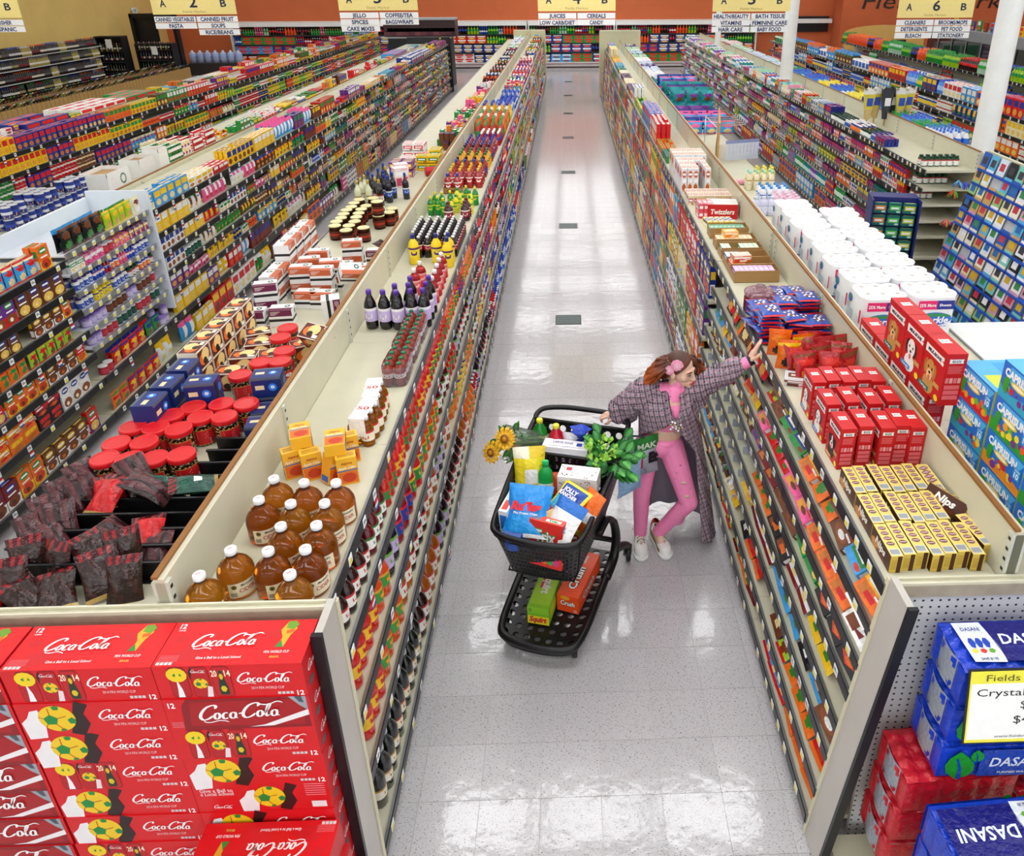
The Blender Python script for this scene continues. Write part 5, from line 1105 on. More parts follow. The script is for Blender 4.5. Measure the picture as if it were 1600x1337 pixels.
for c_, (x, y, n) in enumerate(((3.43, .15, 3), (3.43, -.17, 4))):
    for k in range(n): spawn(PB[(k+c_) % 4], TR(x, y, ZR+k*.1732, 0), f'blue juice pouch carton behind the others, {["bottom", "second", "third", "top"][k]} of {["the inner", "the outer"][c_]} stack')
tb = G(); tb.box((3.76, -.4, 1.50), (4.35, 1.95, 1.545), '#eef0ec', 'paint'); tb.box((3.78, -.38, 0), (4.33, 1.93, 1.5), '#e2e4de', 'paint')
tag(obj('display_counter', tb), 'white topped counter unit next to the juice pouch cartons', 'counter')
# blue wafer packets
def packet(kind, seed):
    w_, d_, h = .15, .028, .19
    def cf(u, v):
        if v < .07 or v > .93: return '#c82430' if kind == 'b' else '#b41820'
        if .25 < u < .78 and .24 < v < .86: return '#e8e8ec' if ((u*17+v*9+seed) % 3) < .9 else '#24489c' if (u+v) % .5 < .25 else '#6c2c1c'
        return '#2048a8'
    g = pillow(w_, d_, h, cf, 10, 11, 'film', seed, .04, .1)
    return D('wafer_packet', 'packet', '', [('wafer_packet', g)], None, (w_, d_, h))
pk = [packet('b', s) for s in range(4)]; r_ = random.Random(9); n_ = 0
for gx, gy, nn, wd in ((2.46, 1.95, 7, 'front stack by the price rail'), (2.46, 1.74, 9, 'front stack above the hand'), (2.62, 1.98, 8, 'second stack from the rail'), (2.63, 1.74, 7, 'second near stack'), (2.78, 1.98, 9, 'stack before the divider'), (2.77, 1.73, 6, 'near stack before the divider'), (2.60, 2.20, 6, 'stack beside the tub'), (2.76, 2.22, 7, 'back stack by the divider'), (2.69, 2.46, 3, 'rearmost low stack')):
    for k in range(nn):
        n_ += 1
        spawn(pk[n_ % 4], TR(gx+r_.uniform(-.015, .015), gy-.09+r_.uniform(-.02, .02), ZR+.019+k*.0245, r_.uniform(-.25, .25)) @ Matrix.Rotation(R(-90+r_.uniform(-4, 4)), 4, 'X'), f'blue wafer packet, {ordinal(k+1)} from the bottom of the {wd}')
# orange and red candy bags standing before the packets
ob = [p_bag('candy_bag', 'bag', '', (.14, .05, .21), '#ee6a14', '#f08a24', '#f8c81c', '#1c1410', s) for s in (2, 4)]; rb = [p_bag('candy_bag', 'bag', '', (.15, .05, .19), '#a8141a', '#d8281c', '#7c3a14', '#c8761c', s) for s in (6, 8, 10)]
spawn(ob[0], TR(2.455, 1.47, ZR+.02, -.2, .2), 'orange candy bag with black shapes, standing beside the hand'); spawn(ob[1], TR(2.475, 1.33, ZR, -.1, .1), 'orange candy bag slumped over the price rail edge'); spawn(ob[1], TR(2.57, 1.45, ZR+.01, .2, .3), 'orange candy bag behind the slumped one')
for i, (x, y, a) in enumerate(((2.53, 1.25, .3), (2.60, 1.33, -.2), (2.66, 1.24, .25), (2.71, 1.36, .1), (2.76, 1.25, -.3), (2.81, 1.35, .2), (2.64, 1.42, 0), (2.80, 1.17, .5), (2.55, 1.13, .2), (2.68, 1.12, -.2))): spawn(rb[i % 3], TR(x, y, ZR+.01, a, R(-25+7*(i % 4))), f'red and brown candy bag standing behind the dog biscuits, {ordinal(i+1)} of the bunch')
cb = p_carton('candy_box', 'box', '', (.17, .11, .05), '#d8d8dc', '#7c4a2c', '#a82024', '#5c2c18', 3, 'band'); spawn(cb, TR(2.50, 1.14, ZR, -.3), 'flat nougat bar case by the price rail below the orange bags')
# licorice tub
t = thing('licorice_tub', 'clear round tub of dark red licorice with blue label', 'tub', (2.50, 2.20, ZR)); b = G(); b.lathe([(.098, 0, '#5c0c1c'), (.105, .012, '#640e20'), (.105, .13, '#701024'), (.10, .14, '#701024')], 26, 'glassy')
for i in range(20):
    a = 2*PI*i/20; b.tube([(.1062*math.cos(a), .1062*math.sin(a), .015), (.1062*math.cos(a+.15), .1062*math.sin(a+.15), .125)], .004, '#8c1830', 'plastic', 5)
obj('tub_body', b, t); b = G(); b.lathe([(.108, .136, '#e8dce0'), (.112, .15, '#e8dce0'), (.112, .165, '#e8dce0'), (.09, .178, '#e8dce0'), (.06, .185, '#e0d4d8'), (.03, .187, '#e0d4d8'), (.026, .205, '#f0e8ea'), (.034, .21, '#f0e8ea')], 26, 'clear'); b.lathe([(.1, .142, '#8c3c4c'), (.09, .16, '#a05c6c'), (.05, .168, '#a05c6c')], 22, 'glassy', cap0=False); obj('lid', b, t)
b = G(); cyl_print(b, lambda t_: ([t_.poly([(-.07+.0175*i, 0, .01), (-.0525+.0175*i, 0, .01), (-.0525+.0175*i, 0, .115), (-.07+.0175*i, 0, .115)], '#2444b0') for i in range(8)], put_text(t_, '4', (.02, -.001, .085), .03, .035, RX, UP, '#f4f4f4', bold=.05), put_text(t_, 'POUNDS', (.02, -.001, .055), .05, .009, RX, UP, '#f4f4f4'), t_.poly([(.0, -.001, .015), (.04, -.001, .015), (.04, -.001, .035), (.0, -.001, .035)], '#e8e8e8')), .1075); obj('label', b, t, rz=-.6)
# small boxes in open cardboard cases on the top candy shelf
def case(x0, x1, y0, y1, h, lab, c='#a88250'):
    g = G(); z = ZR
    for a, b_ in (((x0, y0, z), (x1, y0+.004, z+h)), ((x0, y1-.004, z), (x1, y1, z+h)), ((x0, y0+.004, z), (x0+.004, y1-.004, z+h*.6)), ((x1-.004, y0+.004, z), (x1, y1-.004, z+h))): g.box(a, b_, c, 'card')
    g.box((x0, y0, z), (x1, y1, z+.003), c, 'card'); tag(obj('cardboard_case', g), lab, 'case')
SB = [('purple', '#a03c9c', '#e8c8e8', 2.86, 3), ('red', '#d83020', '#f0b090', 3.03, 0), ('blue', '#3c6cc8', '#d8e4f4', 3.2, 0), ('green', '#2c9c44', '#e0f4d8', 3.42, 4), ('orange', '#f0901c', '#f8e0b0', 3.66, 4), ('white', '#eef0ee', '#78b890', 3.98, 5)]
for nm, c1, c2, y, full in SB:
    case(2.44, 2.80, y-.085, y+.085, .10, f'open brown case of {nm} candy boxes on the top candy shelf')
    d = p_carton('candy_box', 'box', '', (.038, .15, .085), c1, c2, c2, c1, 7, 'small', top=c2); n_ = 0
    for i in range(8):
        if (nm in ('red', 'blue') and i > 2) or (nm == 'green' and 2 <= i < 4): continue
        n_ += 1; spawn(d, TR(2.47+i*.0405, y, ZR+.003, 0), f'{nm} candy box in its case, {ordinal(n_)} from the price rail')
ex = p_carton('candy_box', 'box', '', (.15, .10, .06), '#d8601c', '#f0c8b0', '#f4e8d8', '#b83c1c', 8, 'band', top='#f0d0c0'); spawn(ex, TR(2.54, 3.04, ZR+.09, .1), 'coral candy box lying across the red case'); ex2 = p_carton('candy_box', 'box', '', (.13, .10, .05), '#f0a02c', '#f8d89c', '#f4e8d8', '#e8801c', 9, 'band', top='#f4b858'); spawn(ex2, TR(2.58, 3.7, ZR+.09, .1), 'orange candy box lying on the orange case')
yb = p_carton('candy_box', 'box', '', (.045, .17, .07), '#f0d83c', '#2c4ca8', '#f4f0d8', '#2c4ca8', 4, 'small', top='#f4ecc0'); pr_ = p_carton('candy_box', 'box', '', (.045, .17, .075), '#e04c5c', '#f4c0c8', '#f4f0e8', '#c82c3c', 5, 'small', top='#ee8c98')
for i in range(5): spawn(yb, TR(2.48+i*.055, 4.28, ZR, .15), f'yellow and blue candy box, {ordinal(i+1)} from the rail, before the red twists case')
for i in range(3): 
    for k in range(2): spawn(pr_, TR(2.455+i*.05, 4.62, ZR+k*.076, .05), f'pink-red candy box, {["lower", "upper"][k]} layer, {ordinal(i+1)} from the rail')
tw = G(); dim = (.30, .22, .15); tw.add(boxdim('#c81c24', dim, top='#e8e4e0')); patch(tw, 'T', dim, 0, .48, 1, .5, '#b8b0a8'); put_text(tw, 'Twizzlers', (.0, -.111, .075), .24, .05, RX, UP, '#f4f2ee', shear=.15, bold=.03)
tag(obj('candy_carton', tw, loc=(2.68, 4.62, ZR), rz=-.1), 'large red carton with white top and white script, open-lidded', 'carton')
wh = G(); dim = (.34, .17, .08); wh.add(boxdim('#d8b878', dim, top='#b89050')); put_text(wh, 'WHOPPERS', (.03, -.086, .04), .2, .036, RX, UP, '#5c1418', bold=.05); tag(obj('candy_carton', wh, loc=(2.66, 4.92, ZR)), 'tan carton with dark red lettering under the pale boxes', 'carton')
mb = p_carton('candy_box', 'box', '', (.055, .15, .10), '#e8dcb8', '#c06078', '#f0e8d0', '#8c3040', 6, 'small', top='#f0e4c8')
for i in range(8):
    for j in range(2): spawn(mb, TR(2.43+i*.058, 5.10+j*.16, ZR, 0), f'pale cream candy box, {ordinal(j+1)} rank behind the tan carton, {ordinal(i+1)} from the rail')
# tall white cereal cartons on top
for k, (y0, rows, cols, c) in enumerate(((5.6, 3, 5, '#e6e4e8'), (6.3, 2, 6, '#e8e0cc'))):
    d = p_carton('cereal_carton', 'box', '', (.06, .19, .28), '#eceaf0', '#c86a4c', '#d89a5c', '#b84a2c', 50+k, 'cereal', side='#e4e2ea' if k == 0 else '#e8d8b8', top='#efe8da')
    for j in range(rows):
        for i in range(cols):
            if k == 0 and i == 3 and j < 2: continue
            spawn(d, TR(2.42+i*.066, y0+j*.2, ZR, .02*math.sin(i*2+j)), f'tall white cereal carton, {["first", "second"][k]} batch, {ordinal(j+1)} rank, {ordinal(i+1)} from the rail')
# paper towel packs
def towel_pack():
    w_, d_, h = .30, .27, .31; parts = []
    body = G()
    def P(u, v):
        a = 2*PI*u; c, s = math.cos(a), math.sin(a); p = 5.; k = (abs(c)**p+abs(s)**p)**(-1/p)
        lob = 1+.012*abs(math.sin(4*a))
        return (w_/2*c*k*lob, d_/2*s*k*lob, h*v)
    body.grid(P, 40, 4, '#f3f4f6', 'paint', True, True); top = [P(i/40, 1) for i in range(40)]; body.poly([(x, y, h) for x, y, z in top], '#f4f5f7', 'paint')
    rolls = []
    for i in range(3):
        for j in range(2):
            g = G(); g.lathe([(.060, 0, '#f6f6f6'), (.060, .012, '#f6f6f6'), (.052, .018, '#fafafa'), (.019, .019, '#e4e0da'), (.018, .010, '#a89c8c')], 16, 'paper', cap0=False); rolls.append((g, ((i-1)*.098, (j-.5)*.128, h-.002)))
    pr = G()
    f = lambda u, v, e=.0: (w_*(u-.5), -d_/2-.006-e, h*v)
    def q(u0, v0, u1, v1, c, e=0.): pr.poly([f(u0, v0, e), f(u1, v0, e), f(u1, v1, e), f(u0, v1, e)], c)
    q(.10, .74, .52, .94, '#e01c6c'); q(.52, .74, .90, .94, '#1c2c8c'); put_text(pr, '25% More', f(.31, .84, .001), .11, .022, RX, UP, '#ffffff'); put_text(pr, 'Sheets', f(.7, .84, .001), .08, .018, RX, UP, '#ffffff')
    pr.poly([f(.5+.40*math.cos(k*PI/8), .52+.15*math.sin(k*PI/8)) for k in range(16)], '#2c6cc8'); pr.poly([f(.5+.38*math.cos(k*PI/8), .57+.08*math.sin(k*PI/8), .0006) for k in range(9)], '#2c8c54')
    put_text(pr, 'Sparkle', f(.5, .50, .0012), .20, .045, RX, UP, '#f6f8fc', shear=.15, bold=.03); q(.05, .06, .55, .30, '#1c2c8c'); put_text(pr, '8', f(.15, .18, .0012), .035, .05, RX, UP, '#e02c2c', bold=.05); put_text(pr, 'ROLLS', f(.38, .18, .0012), .08, .025, RX, UP, '#ffffff')
    for i in range(9): q(.1+.08*i, .34, .16+.08*i, .36, '#88b8e4')
    sd = G()
    s = lambda u, v: (-w_/2-.007, d_*(.5-u), h*v)
    sd.poly([s(.22+.12*math.cos(k*PI/6), .80+.10*math.sin(k*PI/6)) for k in range(12)], '#2c64c0'); sd.poly([(-w_/2-.0078,)+s(.22+.08*math.cos(k*PI/6), .82+.05*math.sin(k*PI/6))[1:] for k in range(12)], '#2c8c54')
    for i in range(7): sd.poly([s(.08, .55-.05*i), s(.5, .55-.05*i), s(.5, .573-.05*i), s(.08, .573-.05*i)], '#9cacc8')
    sd.poly([s(.9, .45), s(.99, .45), s(.99, .75), s(.9, .75)], '#d82058')
    for i in range(8): sd.poly([s(.68+.05*((i*3) % 4)+.02*math.cos(k), .25+.045*i+.02*math.sin(k)) for k in (0, 1.2, 2.4, 3.6, 4.8)], '#a8d0ec')
    return body, rolls, pr, sd
tbd, trl, tpr, tsd = towel_pack(); tm = (tbd.mesh('wrapped_bundle'), [(g.mesh('roll_end') if i == 0 else None, p) for i, (g, p) in enumerate(trl)], tpr.mesh('front_print'), tsd.mesh('side_print')); rm = tm[1][0][0]
for c_, (x, xs) in enumerate(((3.19, 'divider'), (3.52, 'far'))):
    for j in range(8):
        if c_ == 1 and j > 6: continue
        t = thing('paper_towel_pack', f'white wrapped paper towel pack, {ordinal(j+1)} of the {xs} column', 'package', (x+.012*math.sin(j*2.1+c_), 1.80+.02*c_+j*.305, ZR), .03*math.sin(j*1.7+c_))
        obj('wrapped_bundle', tm[0], t); obj('front_print', tm[2], t); obj('side_print', tm[3], t)
        for _, p in tm[1]: obj('roll_end', rm, t, p)
lots = CAT['lotion']; r_ = random.Random(3); n_ = 0
for gx, gy, nx, ny, d in ((3.02, 4.62, 3, 1, p_bottle('baby_lotion_bottle', 'bottle', '', .045, .2, 'lotion', '#dcdcf4', '#e4e4f8', '#e8e8fa', '#c8c8ec', 'plastic', ry=.6)), (3.28, 4.6, 3, 4, p_bottle('baby_oil_bottle', 'bottle', '', .036, .2, 'lotion', '#f0c4d8', '#f4d4e4', '#f6dce8', '#e890b8', 'plastic', ry=.7)), (3.2, 5.05, 4, 3, p_bottle('baby_powder_bottle', 'bottle', '', .036, .19, 'lotion', '#eef2f8', '#4a9ce0', '#dce8f8', '#4a80d0', 'plastic', ry=.7)), (3.18, 5.62, 4, 2, p_bottle('baby_wash_bottle', 'bottle', '', .034, .22, 'lotion', '#efe2bc', '#98e4cc', '#f2e8cc', '#c8a870', 'plastic', ry=.7)), (3.34, 5.9, 3, 2, p_bottle('baby_shampoo_bottle', 'bottle', '', .034, .2, 'lotion', '#f0d860', '#f4ec4c', '#f4e890', '#e8c030', 'plastic', ry=.7))):
    for i in range(nx):
        for j in range(ny): n_ += 1; spawn(d, TR(gx+i*.085, gy+j*.085, ZR, r_.uniform(-.2, .2)), f'{ {"baby_lotion_bottle": "pale lilac lotion", "baby_oil_bottle": "pink baby oil", "baby_powder_bottle": "white blue-capped powder", "baby_wash_bottle": "cream mint-capped wash", "baby_shampoo_bottle": "yellow-capped shampoo"}[d.name]} bottle past the paper towels, {ordinal(j+1)} rank, {ordinal(i+1)} across')
tubp = G(); tubp.lathe([(.028, 0, '#f0a8bc'), (.03, .02, '#f0a8bc'), (.03, .17, '#f4c0d0'), (.014, .18, '#f4d0dc'), (.014, .2, '#f4d0dc')], 14, 'plastic'); spawn(D('lotion_tube', 'bottle', '', [('lotion_tube', tubp)], None), TR(3.02, 5.86, ZR+.031, .1) @ Matrix.Rotation(PI/2, 4, 'Y'), 'pink bottle lying on its side by the wooden pegboard')
# amber pegboard panel standing across the shelf, wire hooks with hanging packets
pg = G(); pg.box((-.012, 0, 0), (.012, 1.25, .52), '#c0924c', 'wood'); 
for i in range(9): pg.box((-.0135, .02, .04+.053*i), (-.012, 1.23, .052+.053*i), '#946a2e', 'card')
pgo = tag(obj('slat_board', pg, loc=(3.06, 6.95, ZR), rz=-.18), 'upright honey-coloured slatted board above the divider', 'board')
hp = G(); hp.add(pillow(.07, .02, .26, lambda u, v: '#c8ccd8' if v < .8 else '#8890b8', 4, 6, 'film', 3)); hpm = hp.mesh('hanging_packet')
for i in range(9):
    tag(obj('hanging_packet', hpm, M=TR(3.2+.05*i, 7.0+.015*i, ZR+.03, .2)), f'silver packet standing on edge beside the slatted board, {ordinal(i+1)} of the row', 'packet')
wk = G()
for i in range(6): wk.tube([(3.1, 7.4+i*.13, ZR+.40), (3.5, 7.42+i*.13, ZR+.42), (3.5, 7.42+i*.13, ZR+.46)], .006, '#e4e4e0', 'metal', 5)
wk.tube([(3.1, 7.3, ZR+.40), (3.1, 8.2, ZR+.40)], .006, '#e4e4e0', 'metal', 5); wk.tube([(3.1, 7.3, ZR+.40), (3.1, 7.3, ZR)], .006, '#e4e4e0', 'metal', 5); wk.tube([(3.1, 8.2, ZR+.40), (3.1, 8.2, ZR)], .006, '#e4e4e0', 'metal', 5)
tag(obj('wire_rack', wk), 'white wire prong rack behind the slatted board', 'rack')
r_ = random.Random(12); n_ = 0
for y0, k, nx in ((9.0, 1, 3), (9.35, 2, 3), (9.7, 1, 3), (10.1, 3, 3), (10.5, 4, 2), (10.9, 0, 3), (11.3, 0, 3), (11.7, 5, 3), (12.1, 0, 3), (12.5, 5, 2), (12.9, 1, 3), (13.3, 2, 3)):
    for i in range(nx):
        for kk in range(1 if y0 < 10.6 else 2):
            n_ += 1; d = CAT['diaper'][k]; spawn(d, TR(3.08+i*.25, y0, ZR+.001+kk*.202, r_.uniform(-.3, .3)), f'{d.words}, {ordinal(n_)} past the slatted board', detail=False)
# hanging candy packets and pale dividers between the candy and the cereal
dv = G(); dv.poly([(0, 0, 0), (.40, 0, 0), (.40, 0, .135), (0, 0, .06)], '#b4bccc', 'paint'); dv.poly([(0, .008, 0), (0, .008, .06), (.40, .008, .135), (.40, .008, 0)], '#b4bccc', 'paint'); dv.poly([(0, 0, .06), (.40, 0, .135), (.40, .008, .135), (0, .008, .06)], '#c4ccd8', 'paint'); dvm = dv.mesh('shelf_divider')
n_ = 0
for z, lx in ((.52, 2.31), (.30, 2.28), (.71, 2.33)):
    for i in range(9): n_ += 1; tag(obj('shelf_divider', dvm, M=TR(lx, 1.62+i*.18, z+.002, 0)), f'pale blue-grey slanted shelf divider beyond the person, {ordinal(i+1)} on the {["lower middle", "low", "upper middle"][(z < .4)+2*(z > .6)]} tier', 'divider')

# ------------------------------------------------------------------ end displays: cola cartons and water packs
def endcap(name, label, x0, x1, yb, yf, zt, slant, side):
    t = thing(name, label, 'shelving')
    g = G(); g.box((x0, yf-.02, zt-.03), (x1, yb, zt), '#cfcbb0', 'wood'); g.box((x0, yf-.024, zt-.055), (x1, yf-.0205, zt), '#a89c88', 'wood'); g.box((x0, yf-.02, zt), (x1, yf-.012, zt+.012), '#d8d4bc', 'paint'); g.box((x0, yb-.008, zt), (x1, yb, zt+.012), '#d8d4bc', 'paint'); obj('top_rail', g, t)
    g = G(); g.box((x0, yf, 0), (x1, yf+.02, zt-.031), '#d9d9d6', 'pegboard'); obj('peg_panel', g, t)
    g = G(); xb = x1 if side > 0 else x0; s = side
    def prism(ya, yb_, dx0, dx1, z0, z1, c, m):
        q = []
        for z in (z0, z1):
            xo = xb + (slant*(z-zt) if slant else 0)
            q.append([(xo+s*dx0, ya, z), (xo+s*dx1, ya, z), (xo+s*dx1, yb_, z), (xo+s*dx0, yb_, z)])
        a, b = q
        for i in range(4): g.poly([a[i], a[(i+1) % 4], b[(i+1) % 4], b[i]], c, m)
        g.poly(b, c, m); g.poly(list(reversed(a)), c, m)
    prism(yf-.145, yb+.002, .002, .03, 0.01, zt+.012, '#c0bbb2', 'paint'); obj('side_panel', g, t)
    g = G(); prism(yf-.165, yf-.146, -.004, .034, 0.01, zt+.02, '#15161a', 'blackplastic'); obj('edge_trim', g, t)
    g = G(); prism(yb-.004, yb+.020, .031, .036, .01, zt, '#d8d2b4', 'paint'); obj('corner_strip', g, t)
    return t
endcap('endcap_display', 'cream end display with pegboard back holding red cola cartons', -1.60, .236, -.667, -.685, 1.685, 0, 1)
endcap('endcap_display', 'cream end display with pegboard back holding blue water packs', 2.425, 3.9, -.527, -.545, 1.585, .105, -1)
g = G(); g.box((-1.6, -1.0, 0), (.2, -.75, .16), '#c9c5aa', 'paint'); tag(obj('plinth', g), 'cream base plinth under the stacked cola cartons', 'plinth')
g = G(); g.box((2.3, -1.3, 0), (3.9, -.61, .12), '#c9c5aa', 'paint'); tag(obj('plinth', g), 'cream base plinth under the blue water packs', 'plinth')
CDIM = (.4935, .19, .150)
def swirl(g, f, n=3):
    for k in range(n):
        cx, cy, q = (.2, .75, .1)[k], (.25, .7, .6)[k], (.10, .07, .05)[k]
        o = [f(cx+q*math.cos(a*PI/8), cy+q*1.6*math.sin(a*PI/8), .0004) for a in range(16)]; g.poly(o, '#cc1a22')
def football(g, f, cx, cy, r, asp, hand=True):
    P = lambda x, y, e: f(cx+x*r, cy+y*r*asp, e)
    def blob(pts, c, e): g.poly([P(x, y, e) for x, y in pts], c)
    if hand:
        blob([(-1.9, -1.6), (-.9, -1.5), (-.7, -.2), (-.9, .7), (-1.35, .6), (-1.6, .1), (-2.0, -.3)], '#efeaea', .0008)
        blob([(.5, -1.2), (1.2, -1.4), (1.7, -.5), (1.5, .3), (1.9, 1.0), (1.2, 1.3), (.9, .3)], '#2a1210', .0008)
    blob([(math.cos(i*PI/10), math.sin(i*PI/10)) for i in range(20)], '#f0c81c', .0011)
    blob([(math.cos(i*PI/10)*1.0, math.sin(i*PI/10)*1.0) for i in range(20)], '#e8a81c', .0010)
    for cx2, cy2, q in ((-.35, -.1, .42), (.8, -.2, .28), (.1, .85, .22), (.15, -.95, .2)):
        pts = [(cx2+q*math.cos(i*2*PI/5+.3), cy2+q*math.sin(i*2*PI/5+.3)) for i in range(5)]
        pts = [(x*(1/max(1, math.hypot(x, y))), y*(1/max(1, math.hypot(x, y)))) for x, y in pts]; blob(pts, '#14863a', .0015)
    for a in (.3, 1.55, 2.8, 4.05, 5.3):
        x0, y0 = -.35+.42*math.cos(a), -.1+.42*math.sin(a); x1, y1 = x0+.5*math.cos(a), y0+.5*math.sin(a); d_ = math.hypot(x1, y1)
        if d_ > 1: x1, y1 = x1/d_, y1/d_
        nx, ny = -math.sin(a)*.025, math.cos(a)*.025; blob([(x0+nx, y0+ny), (x0-nx, y0-ny), (x1-nx, y1-ny), (x1+nx, y1+ny)], '#c03018', .0018)
def cola(kind):
    g = boxdim('#d8121a', CDIM, side='#c8121a'); w_, d_, h = CDIM; f = face_f('F', CDIM); t = face_f('T', CDIM); s = face_f('R', CDIM)
    # top
    swirl(g, t); script_logo(g, t(.42, .52, .0012), .225, RX, (0, 1, 0), '#f6f2f0'); put_text(g, '12', t(.065, .90, .0012), .022, .02, RX, (0, 1, 0), '#f6f2f0', bold=.03); put_text(g, 'CANS', t(.07, .80, .0012), .024, .006, RX, (0, 1, 0), '#f6f2f0')
    put_text(g, 'Give a Ball to a Local School', t(.42, .17, .0012), .15, .010, RX, (0, 1, 0), '#f6e4e4'); put_text(g, 'FIFA WORLD CUP', t(.80, .26, .0012), .085, .010, RX, (0, 1, 0), '#f6e4e4'); put_text(g, 'BRASIL', t(.80, .15, .0012), .032, .008, RX, (0, 1, 0), '#d8b84c')
    for pts, c, e in (([(.79, .36), (.83, .36), (.85, .62), (.88, .78), (.86, .94), (.80, .94), (.77, .76), (.80, .58)], '#d8a82c', .0010), ([(.80, .80), (.86, .76), (.885, .88), (.85, .97), (.80, .95)], '#6c9c2c', .0013), ([(.775, .36), (.83, .36), (.80, .52), (.79, .46)], '#2c8c34', .0014), ([(.82, .66), (.87, .70), (.86, .78), (.81, .74)], '#e0641c', .0015)): g.poly([t(u, v, e) for u, v in pts], c)
    for i in range(5): g.poly([t(u, v, .0009) for u, v in ((.02, .20-.03*i+.02), (.15, .20-.03*i+.02), (.15, .212-.03*i+.02), (.02, .212-.03*i+.02))], '#e86a70')
    for i in range(4): g.poly([t(u, v, .001) for u, v in ((.02+.028*i, .03), (.043+.028*i, .03), (.043+.028*i, .09), (.02+.028*i, .09))], '#d8d0d0')
    # side
    script_logo(g, s(.5, .55, .0012), .12, (0, 1, 0), UP, '#f6f2f0')
    g.poly([s(.25+.12*math.cos(i), .15+.12*math.sin(i), .001) for i in (0, 1, 2, 3, 4, 5)], '#5c5c60'); g.poly([s(.75+.1*math.cos(i), .2+.14*math.sin(i), .001) for i in (0, 1, 2, 3, 4, 5)], '#d8a82c')
    asp = w_/h
    if kind in ('cans', 'ball', 'back'):
        if kind != 'back':
            script_logo(g, f(.73, .58, .0012), .185, RX, UP, '#f6f2f0'); put_text(g, '2014 FIFA WORLD CUP', f(.74, .28, .0012), .11, .012, RX, UP, '#f0b8b8'); put_text(g, '12', f(.955, .09, .0012), .024, .022, RX, UP, '#f6f2f0', bold=.03)
            for i in range(4): g.poly([f(u, v, .001) for u, v in ((.80+.028*i, .06), (.822+.028*i, .06), (.822+.028*i, .14), (.80+.028*i, .14))], '#d8c8c8')
        if kind == 'cans':
            for k in range(3):
                x0 = .09+.145*k; oc = ['#b81018', '#b81018', '#c0141a'][k]
                g.poly([f(u, v, .0008) for u, v in ((x0+.012, .03), (x0+.118, .03), (x0+.13, .12), (x0+.13, .86), (x0+.112, .98), (x0+.02, .98), (x0, .86), (x0, .12))], '#8c0c12'); g.poly([f(u, v, .0010) for u, v in ((x0+.015, .06), (x0+.115, .06), (x0+.124, .14), (x0+.124, .85), (x0+.108, .95), (x0+.024, .95), (x0+.006, .85), (x0+.006, .14))], oc)
            g.poly([f(.15+.07*math.cos(i*PI/6), .74+.22*math.sin(i*PI/6), .0014) for i in range(12)], '#f0d020'); g.poly([f(.12, .74, .0017), f(.14, .68, .0017), f(.145, .8, .0017)], '#1c8c34'); g.poly([f(.175, .8, .0017), f(.185, .7, .0017), f(.165, .72, .0017)], '#1c8c34')
            g.poly([f(u, v, .0014) for u, v in ((.125, .05), (.17, .05), (.165, .3), (.15, .5), (.14, .55), (.135, .3))], '#f2eeee')
            football(g, f, .297, .46, .048, asp, False); script_logo(g, f(.30, .84, .0014), .05, RX, UP, '#f6f2f0'); g.poly([f(u, v, .0013) for u, v in ((.32, .04), (.36, .04), (.37, .35), (.34, .38))], '#e8dcdc'); g.poly([f(u, v, .0012) for u, v in ((.235, .55), (.26, .9), (.25, .97), (.23, .8))], '#301414')
            put_text(g, '20', f(.40, .76, .0014), .02, .028, RX, UP, '#f4eccc'); put_text(g, '14', f(.49, .76, .0014), .02, .028, RX, UP, '#f4eccc')
            g.poly([f(u, v, .0014) for u, v in ((.415, .10), (.475, .10), (.478, .3), (.465, .55), (.455, .85), (.435, .85), (.425, .55), (.412, .3))], '#17331c'); g.poly([f(.445+.022*math.cos(i), .28+.1*math.sin(i), .0017) for i in (0, 1, 2, 3, 4, 5)], '#d8c020'); g.poly([f(.445+.014*math.cos(i), .66+.1*math.sin(i), .0017) for i in (0, 1, 2, 3, 4, 5)], '#d8c020')
        elif kind == 'ball': football(g, f, .26, .52, .125, asp)
        else:
            football(g, f, .55, .52, .115, asp); put_text(g, 'Give a Ball to', f(.17, .80, .0012), .12, .018, RX, UP, '#f4d0d0'); put_text(g, 'a Local School', f(.17, .68, .0012), .12, .018, RX, UP, '#f4d0d0'); script_logo(g, f(.19, .2, .0012), .07, RX, UP, '#f6f2f0')
            for i in range(6): g.poly([f(u, v, .0008) for u, v in ((.82, .92-.08*i), (.97, .92-.08*i), (.97, .95-.08*i), (.82, .95-.08*i))], '#f08088')
            g.poly([f(u, v, .001) for u, v in ((.85, .08), (.96, .08), (.96, .3), (.85, .3))], '#e8e4e4')
    else:  # one big can along the front
        g.poly([f(u, v, .0006) for u, v in ((.10, .0), (.98, .0), (.98, 1), (.16, 1), (.12, .8), (.11, .4))], '#8c0c14'); g.poly([f(u, v, .0008) for u, v in ((.15, .14), (.94, .10), (.94, .92), (.18, .90))], '#a80e16')
        g.poly([f(u, v, .0010) for u, v in ((.86, 1), (.98, 1), (.98, .55), (.93, .7))], '#9aa2aa'); g.poly([f(u, v, .0013) for u, v in ((.90, 1), (.95, 1), (.96, .8), (.93, .82))], '#4a5058'); g.poly([f(u, v, .0010) for u, v in ((.55, .06), (.66, .12), (.98, .58), (.98, .40), (.72, .08))], '#f0ecec')
        script_logo(g, f(.51, .55, .0016), .29, (1, 0, .06), (-.06, 0, 1), '#f6f2f0'); put_text(g, '12', f(.055, .82, .0012), .024, .024, RX, UP, '#f6f2f0', bold=.03)
        for i in range(4): g.poly([f(u, v, .0009) for u, v in ((.02, .26-.05*i), (.10, .26-.05*i), (.10, .28-.05*i), (.02, .28-.05*i))], '#e88088')
    return D('cola_carton', 'carton', '', [('cola_carton', g)], None, CDIM)
